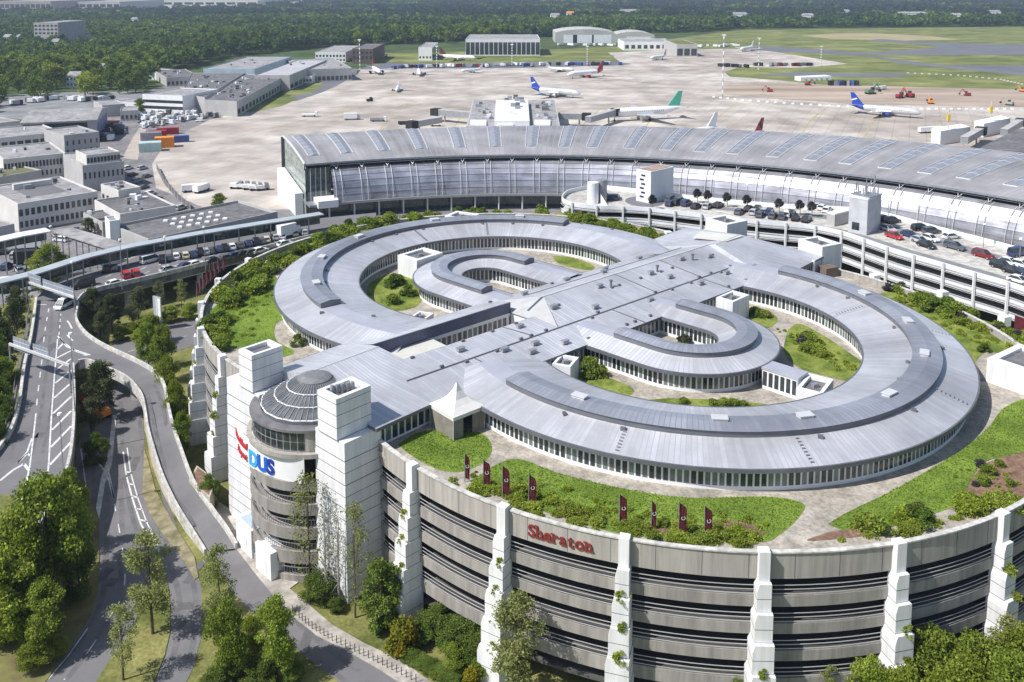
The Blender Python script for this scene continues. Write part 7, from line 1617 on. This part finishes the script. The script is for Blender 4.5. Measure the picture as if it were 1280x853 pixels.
for k, (x, y) in enumerate(((160, 212), (166, 220), (172, 228), (180, 236), (188, 244), (196, 250), (178, 212), (184, 222), (206, 258), (214, 262), (226, 262), (150, 214))): car('car' if k % 2 else 'suv', ('white', 'black', 'silver', 'grey')[k % 4], at(x, y, 0), 1.2, 'parked car on the service road between the low offices and the apron', 'cars on the service road')
def rowbits(P, n, ms, label, group, s=1.):
    for i, p in enumerate(resample(px(P), n)):
        t = thing('service_vehicle', label, 'vehicle', tuple(p + Vector((random.uniform(-4, 4), random.uniform(-6, 6), 0))), group, random.uniform(0, 3)); m = random.choice(ms); L_ = random.uniform(4, 9) * s
        mb = MB(); mb.box((0, 0, 1.7), (L_, 2.4, 2.2)); part('body', mb, m, t, world=False); mb = MB(); mb.hexa([(L_ / 2, -1.1, .6), (L_ / 2 + 1.6, -1.1, .6), (L_ / 2 + 1.6, 1.1, .6), (L_ / 2, 1.1, .6)], [(L_ / 2, -1.1, 2.4), (L_ / 2 + 1, -1.1, 2.3), (L_ / 2 + 1, 1.1, 2.3), (L_ / 2, 1.1, 2.4)]); part('cab', mb, m_metal, t, world=False)
        mb = MB(); mb.box((0, 0, .4), (L_ * .9, 2.2, .5)); part('chassis', mb, m_tyre, t, world=False)
rowbits([(490, 86), (560, 84), (640, 83), (770, 81)], 38, [m_white, m_metal, m_dark, m_bluep, m_red, m_wband], 'service vehicle in the long line behind the apron', 'service vehicles along the back of the apron')
rowbits([(700, 57), (780, 58), (860, 60), (920, 58)], 34, [m_white, m_wband, m_metal, m_white], 'tiny vehicle parked in front of the far hangars', 'vehicles before the far hangars', 1.2)
rowbits([(450, 75), (480, 70), (420, 78)], 12, [m_white, m_metal, m_dark], 'service vehicle crowded at the end of the cargo halls', 'vehicles at the cargo hall end')
rowbits([(330, 118), (352, 108), (375, 99), (398, 90)], 16, [m_white, m_metal, m_red, m_dark], 'lorry backed up along the freight shed', 'lorries along the freight shed')
rowbits([(900, 83), (930, 84)], 8, [m_dark, m_metal], 'dark vehicle at the left tip of the grass island', 'dark vehicles by the grass island'); rowbits([(950, 82.5), (975, 82.5), (1010, 82)], 12, [m_dark, m_metal, m_maroon], 'dark vehicle along the top of the grass island', 'dark vehicles along the grass island')
rowbits([(20, 132), (45, 128), (70, 126), (110, 126), (135, 126)], 22, [m_white, m_wband, m_metal, m_dark], 'car parked in the lanes under the villa trees', 'cars under the villa trees', .6)
rowbits([(130, 176), (140, 166), (150, 158)], 12, [m_dark, m_metal, m_maroon, m_white], 'vehicle parked in the shade of the blue hangar doors', 'vehicles by the blue doors', .8)
# ---------------------------------------------------------------- masts, gantries, signs, flags
def mast(x, y, top, label, stripes=True):
    P = at(x, y, 0); hh = hgt(top, P); t = thing('floodlight_mast', label, 'mast', tuple(P)); mb = MB(); mb.tube(P, P + Vector((0, 0, hh)), .3, .2, 6); part('pole', mb, m_metal, t)
    if stripes:
        mb = MB()
        for k in range(8): z = hh * (k + .5) / 8; mb.tube(P + Vector((0, 0, z)), P + Vector((0, 0, z + hh / 16)), .42, .38, 6)
        part('white_band', mb, m_white, t)
    mb = MB(); mb.box((P.x, P.y, hh), (2.6, .8, .8)); part('lamp_head', mb, m_white, t)
for x, y, tp, lb in ((903, 122, 44, 'tallest banded floodlight mast at the left end of the barrier row'), (948, 90, 48, 'banded floodlight mast behind the grass island'), (1026, 84, 58, 'thin floodlight mast near the right tip of the far apron'), (734, 82, 58, 'banded floodlight mast above the red-tailed airliner'), (640, 83, 56, 'banded floodlight mast beyond the pier roof'), (546, 85, 58, 'banded floodlight mast above the left apron aircraft'), (450, 90, 50, 'floodlight mast at the end of the cargo halls')): mast(x, y, tp, lb)
def lamp(x, y, z, hh, label, group=None):
    P = at(x, y, z); t = thing('street_lamp', label, 'street lamp', tuple(P), group); mb = MB(); mb.tube(P, P + Vector((0, 0, hh)), .10, .06, 6); part('pole', mb, m_metal, t); mb = MB(); mb.tube(P + Vector((0, 0, hh)), P + Vector((0, 0, hh + .3)), .35, .28, 8); part('lamp_head', mb, m_white, t)
for x, y, hh, lb in ((94, 520, 13, 'tall street lamp beside the hatched lane and the sunken opening'), (94, 395, 11, 'street lamp on the inner parapet at the top of the ramp'), (153, 362, 11, 'street lamp at the forecourt parapet beside the white convertible'), (208, 345, 9, 'street lamp on the forecourt parapet left of the flagpoles'), (66, 330, 9, 'street lamp beside the bright tree between the walkways')): lamp(x, y, Z6, hh, lb)
for k, (x, y) in enumerate(((1110, 274), (1147, 284), (1187, 296), (1229, 310), (1274, 330), (934, 256), (975, 258), (892, 248))): lamp(x, y, ZD, 5.2, 'slim white lamp post on the car deck', 'lamp posts on the car deck')
lamp(257, 337, Z6, 10, 'dark lamp post above the queue near the flagpoles'); lamp(82, 640, 0, 14, 'thin lamp post rising from the lower road beside the opening')
def gantry(A, B, panels, hh, label, zA, zB, m_p):
    a, b = at(A[0], A[1], zA), at(B[0], B[1], zB); a.z = b.z = 0; zt = Z6 + hh; t = thing('sign_gantry', label, 'sign gantry', tuple((a + b) / 2))
    mb = MB(); d = (b - a).normalized()
    mb.hexa([(a.x, a.y, zt), (b.x, b.y, zt), (b.x, b.y + .35, zt), (a.x, a.y + .35, zt)], [(a.x, a.y, zt + .4), (b.x, b.y, zt + .4), (b.x, b.y + .35, zt + .4), (a.x, a.y + .35, zt + .4)]); part('beam', mb, m_rail, t)
    for p, z in ((a, zA), (b, zB)): mb = MB(); mb.tube((p.x, p.y + .2, z), (p.x, p.y + .2, zt + .3), .16, n=6); part('post', mb, m_metal, t)
    for f0, f1, h0, h1 in panels:
        p, q = a.lerp(b, f0), a.lerp(b, f1); mb = MB(); mb.hexa([(p.x, p.y + .4, zt + h0), (q.x, q.y + .4, zt + h0), (q.x, q.y + .52, zt + h0), (p.x, p.y + .52, zt + h0)], [(p.x, p.y + .4, zt + h1), (q.x, q.y + .4, zt + h1), (q.x, q.y + .52, zt + h1), (p.x, p.y + .52, zt + h1)]); s_ = part('sign_back', mb, m_p, t)
        mb = MB()
        for k in range(5):
            x = p.lerp(q, (k + .5) / 5); mb.box((x.x, x.y + .36, zt + (h0 + h1) / 2), (.09, .06, h1 - h0))
        for k in range(2): m_ = p.lerp(q, .5); mb.box((m_.x, m_.y + .36, zt + h0 + (h1 - h0) * (.3 + .4 * k)), ((q - p).length, .06, .09), math.atan2(d.y, d.x))
        part('sign_stiffener', mb, m_rail, s_)
m_sb = mat('sign_back_grey', (.30, .33, .40), .5, .2, .08, .5)
gantry((16, 505), (88, 492), [(.06, .34, -.6, 1.7), (.40, .66, -.4, 1.6)], 4.5, 'sign gantry with two grey-backed panels spanning the highway lanes', 0, Z6, m_sb)
gantry((36, 405), (94, 392), [(.02, .30, -.5, 2.2), (.34, .98, -.3, 1.9)], 3.0, 'sign gantry with long blue-grey panels at the top of the highway', 0, Z6, m_sb)
# advertising board
P = at(198, 412, 0); t = thing('advertising_board', 'tall pale advertising board on two posts inside the ramp loop', 'board', tuple(P)); hh = hgt(371, P)
mb = MB(); mb.box((P.x, P.y, hh - 2.6), (2.3, .25, 5.2), -.5); part('panel', mb, m_bluew, t)
mb = MB(); mb.box((P.x - .1, P.y - .16, hh - 2.6), (.25, .06, 4.8), -.5); mb.box((P.x + .5, P.y - .42, hh - 2.6), (.9, .05, 4.6), -.5); part('lettered_stripe', mb, m_white, t)
for dx in (-.8, .8): mb = MB(); mb.tube((P.x + dx, P.y - dx * .5, 0), (P.x + dx, P.y - dx * .5, hh - 5), .1); part('post', mb, m_metal, t)
# maroon flags on the front of the roof garden
def flag(x, yb, yt, label, z=ZR, lean=0., w_=.74, rz=0., emblem=True):
    P = at(x, yb, z); hh = hgt(yt, P) - z; t = thing('flag', label, 'flag', tuple(P), None, rz); mb = MB(); mb.tube((0, 0, 0), (lean, 0, hh), .045, .03, 6); part('flagpole', mb, m_metal, t, world=False)
    mb = MB(); n = 9
    for k in range(n):
        for s in range(3):
            z0, z1 = hh * (.12 + .86 * k / n), hh * (.12 + .86 * (k + 1) / n); f = lambda zz, u: (lean * zz / hh + .05 + u * w_ * (1. if zz < hh * .86 else max(.12, 1 - (zz - hh * .86) / (hh * .12))), .10 * math.sin(zz * 2.3 + u * 3.2), zz - u * .10)
            mb.quad(f(z0, s / 3), f(z0, (s + 1) / 3), f(z1, (s + 1) / 3), f(z1, s / 3))
    b_ = part('banner', mb, m_maroon, t, world=False)
    if emblem:
        mb = MB(); zc = hh * .56; xc = lean * .5 + .05 + w_ * .5
        for k in range(14):
            if k in (3, 4): continue
            a0, a1 = 2 * math.pi * k / 14, 2 * math.pi * (k + 1) / 14; mb.quad((xc + .21 * math.cos(a0), -.16, zc + .21 * math.sin(a0)), (xc + .21 * math.cos(a1), -.16, zc + .21 * math.sin(a1)), (xc + .15 * math.cos(a1), -.16, zc + .15 * math.sin(a1)), (xc + .15 * math.cos(a0), -.16, zc + .15 * math.sin(a0)))
        part('emblem_wreath', mb, m_white, b_, world=False)
        me = text_mesh('S', .30, .01, .01); 
        for v in me.vertices: v.co = Vector((xc - .09 + v.co.x, -.17, zc - .11 + v.co.y))
        me.materials.clear(); me.materials.append(m_white); link('emblem_letter', me, b_, False)
    return t
flag(581, 603, 566, 'leftmost maroon flag of the front roof row, furled thin', w_=.5); flag(604, 611, 574, 'maroon flag second from the left in the front roof row'); flag(628, 623, 581, 'maroon flag third from the left in the front roof row'); flag(661, 631, 592, 'maroon flag fourth from the left in the front roof row, above the lettering'); flag(774, 657, 617, 'maroon flag first of the right-hand four, right of the lettering'); flag(814, 662, 625, 'maroon flag second of the right-hand four, furled thin', w_=.45); flag(848, 672, 627, 'maroon flag third of the right-hand four'); flag(880, 674, 632, 'maroon flag at the right end of the front roof row')
for k, (x, yb, yt) in enumerate(((246, 372, 352), (250, 366, 346), (254, 361, 341), (258, 356, 336), (263, 352, 330), (268, 347, 328), (273, 342, 321), (279, 338, 318))):
    flag(x, yb, yt, 'faded red flag in the tight row on the left rim of the car park', 17.8, w_=.42, emblem=False)['group'] = 'red flags on the left rim'
# white containers at the foot of the rotunda
def kiosk(A, B, Cc, zt, label, gable, glass):
    a, b, c = at(*A, .12), at(*B, .12), at(*Cc, .12); d = (b - a).normalized(); n = Vector((-d.y, d.x, 0)); l = (c - b).dot(n); q = [a, b, b + n * l, a + n * l]; m_ = sum(q, Vector()) / 4
    t = thing('cabin', label, 'cabin', tuple(m_)); mb = MB(); mb.prism(q, .0, zt); part('wall', mb, m_white, t); mb = MB()
    if gable:
        r0, r1 = q[0].lerp(q[1], .5), q[3].lerp(q[2], .5); mb.add([(*q[0].xy, zt), (*q[1].xy, zt), (*q[2].xy, zt), (*q[3].xy, zt), (*r0.xy, zt + .7), (*r1.xy, zt + .7)], [(0, 4, 5, 3), (4, 1, 2, 5), (0, 1, 4), (2, 3, 5)]); part('roof', mb, m_white, t)
    else:
        mb.prism([m_ + (p - m_) * 1.02 for p in q], zt, zt + .18); part('roof', mb, m_white, t); mb = MB(); mb.prism([m_ + (p - m_) * .72 for p in q], zt + .18, zt + .26); part('roof_glass', mb, mat('roof_light_glass', (.42, .52, .66), .3, .2, .1, 1), t)
    mb = MB(); p0, p1 = q[0].lerp(q[1], .3), q[0].lerp(q[1], .7); nn = Vector((p1.y - p0.y, p0.x - p1.x, 0)).normalized() * .03; mb.quad((*(p0 + nn).xy, .15), (*(p1 + nn).xy, .15), (*(p1 + nn).xy, 2.3), (*(p0 + nn).xy, 2.3)); part('door', mb, m_wband, t)
    return t
kiosk((296, 680), (315, 699), (334, 688), 3.7, 'white cabin with a blue glazed roof at the foot of the rotunda', False, True)
kiosk((320, 710), (339, 727), (357, 718), 3.6, 'white cabin with a shallow gabled roof on the pavement, nearer of the two', True, False)
# bollards along the pavement
Q = resample(px([(366, 766), (390, 786), (415, 801), (440, 813), (475, 830), (520, 853)], .12), 30); me = None
for p in Q:
    mb = MB(); mb.tube((0, 0, 0), (0, 0, .9), .05, .045, 6)
    if me is None: me = mb.mesh('bollard', m_dark)
    o = link('bollard', me); o.location = p; tag(o, 'thin dark bollard in the row along the kerb of the garage pavement', 'bollard', 'bollards along the pavement')
# small ramp-side low wall, white posts on the rear roof edge
for k, (x, y) in enumerate(((1093, 353), (1178, 374), (1255, 406), (835, 298))):
    P = at(x, y, ZR); mb = MB(); mb.box((P.x, P.y, ZR + .7), (1.4, 1.4, 1.6), .3); o = link('roof_pier', mb.mesh('roof_pier', m_white)); tag(o, 'short white pier on the rear rim of the car park roof', 'pier', 'white piers on the rear rim')
P = at(1035, 345, ZR); t = thing('roof_plant', 'brown plant unit and white screen wall behind the north-east corner of the hotel', 'plant unit', tuple(P))
mb = MB(); mb.box((P.x, P.y, ZR + .9), (3, 2.2, 1.9), .4); part('unit', mb, mat('brown_unit', (.16, .12, .09), .8, 0, .2, 1), t); mb = MB(); mb.box((P.x - .5, P.y + 3, ZR + 1.4), (4.5, .3, 3.0), .7); part('screen', mb, m_white, t)
mb = MB(); mb.tube((P.x - 3, P.y - .5, ZR), (P.x - 3, P.y - .5, ZR + 3.2), .3, .3, 8); part('pipe', mb, m_white, t)
# open gate shed and planter at the foot of the left stair tower
mb = MB(); q = px([(236, 600), (262, 622), (270, 600), (246, 582)], 3.4); mb.prism(q, 0, 3.4); t = thing('gate_shed', 'low sandy flat-roofed shed at the foot of the car park beside the grass slope', 'shed', tuple(q[0])); part('wall', mb, mat('sandy_wall', (.42, .38, .32), .9, 0, .12, .5), t); mb = MB(); c = sum(q, Vector()) / 4; mb.prism([c + (p - c) * .85 for p in q], 3.4, 3.45); part('roof', mb, m_soil, t)
# fence along the apron by the service yard
Q = resample(px([(196, 212), (205, 230), (220, 247), (238, 262)]), 14); t = thing('security_fence', 'mesh security fence between the service yard and the apron', 'fence', tuple(Q[0]))
mb = MB()
for i in range(13): a, b = Q[i], Q[i + 1]; mb.hexa([(a.x, a.y, 0), (b.x, b.y, 0), (b.x + .1, b.y, 0), (a.x + .1, a.y, 0)], [(a.x, a.y, 1.9), (b.x, b.y, 1.9), (b.x + .1, b.y, 1.9), (a.x + .1, a.y, 1.9)])
part('mesh_panel', mb, m_greyroof, t)
for p in Q: mb = MB(); mb.tube(p, p + Vector((0, 0, 2.9)), .1); part('fence_post', mb, m_rail, t)
# ================================================================ AIR
if HAZE > 0:
    mb = MB(); mb.hexa([(-5500, -150, -2), (5500, -150, -2), (5500, 6500, -2), (-5500, 6500, -2)], [(-5500, -150, 110), (5500, -150, 110), (5500, 6500, 110), (-5500, 6500, 110)])
    hz = bpy.data.materials.new('air'); hz.use_nodes = True; N = hz.node_tree.nodes; N.remove(N['Principled BSDF']); pv = N.new('ShaderNodeVolumePrincipled'); pv.inputs['Color'].default_value = (.66, .79, 1, 1); pv.inputs['Density'].default_value = HAZE
    pv.inputs['Anisotropy'].default_value = .2
    hz.node_tree.links.new(pv.outputs[0], N['Material Output'].inputs['Volume']); o = link('haze', mb.mesh('haze', hz)); o['kind'] = 'stuff'
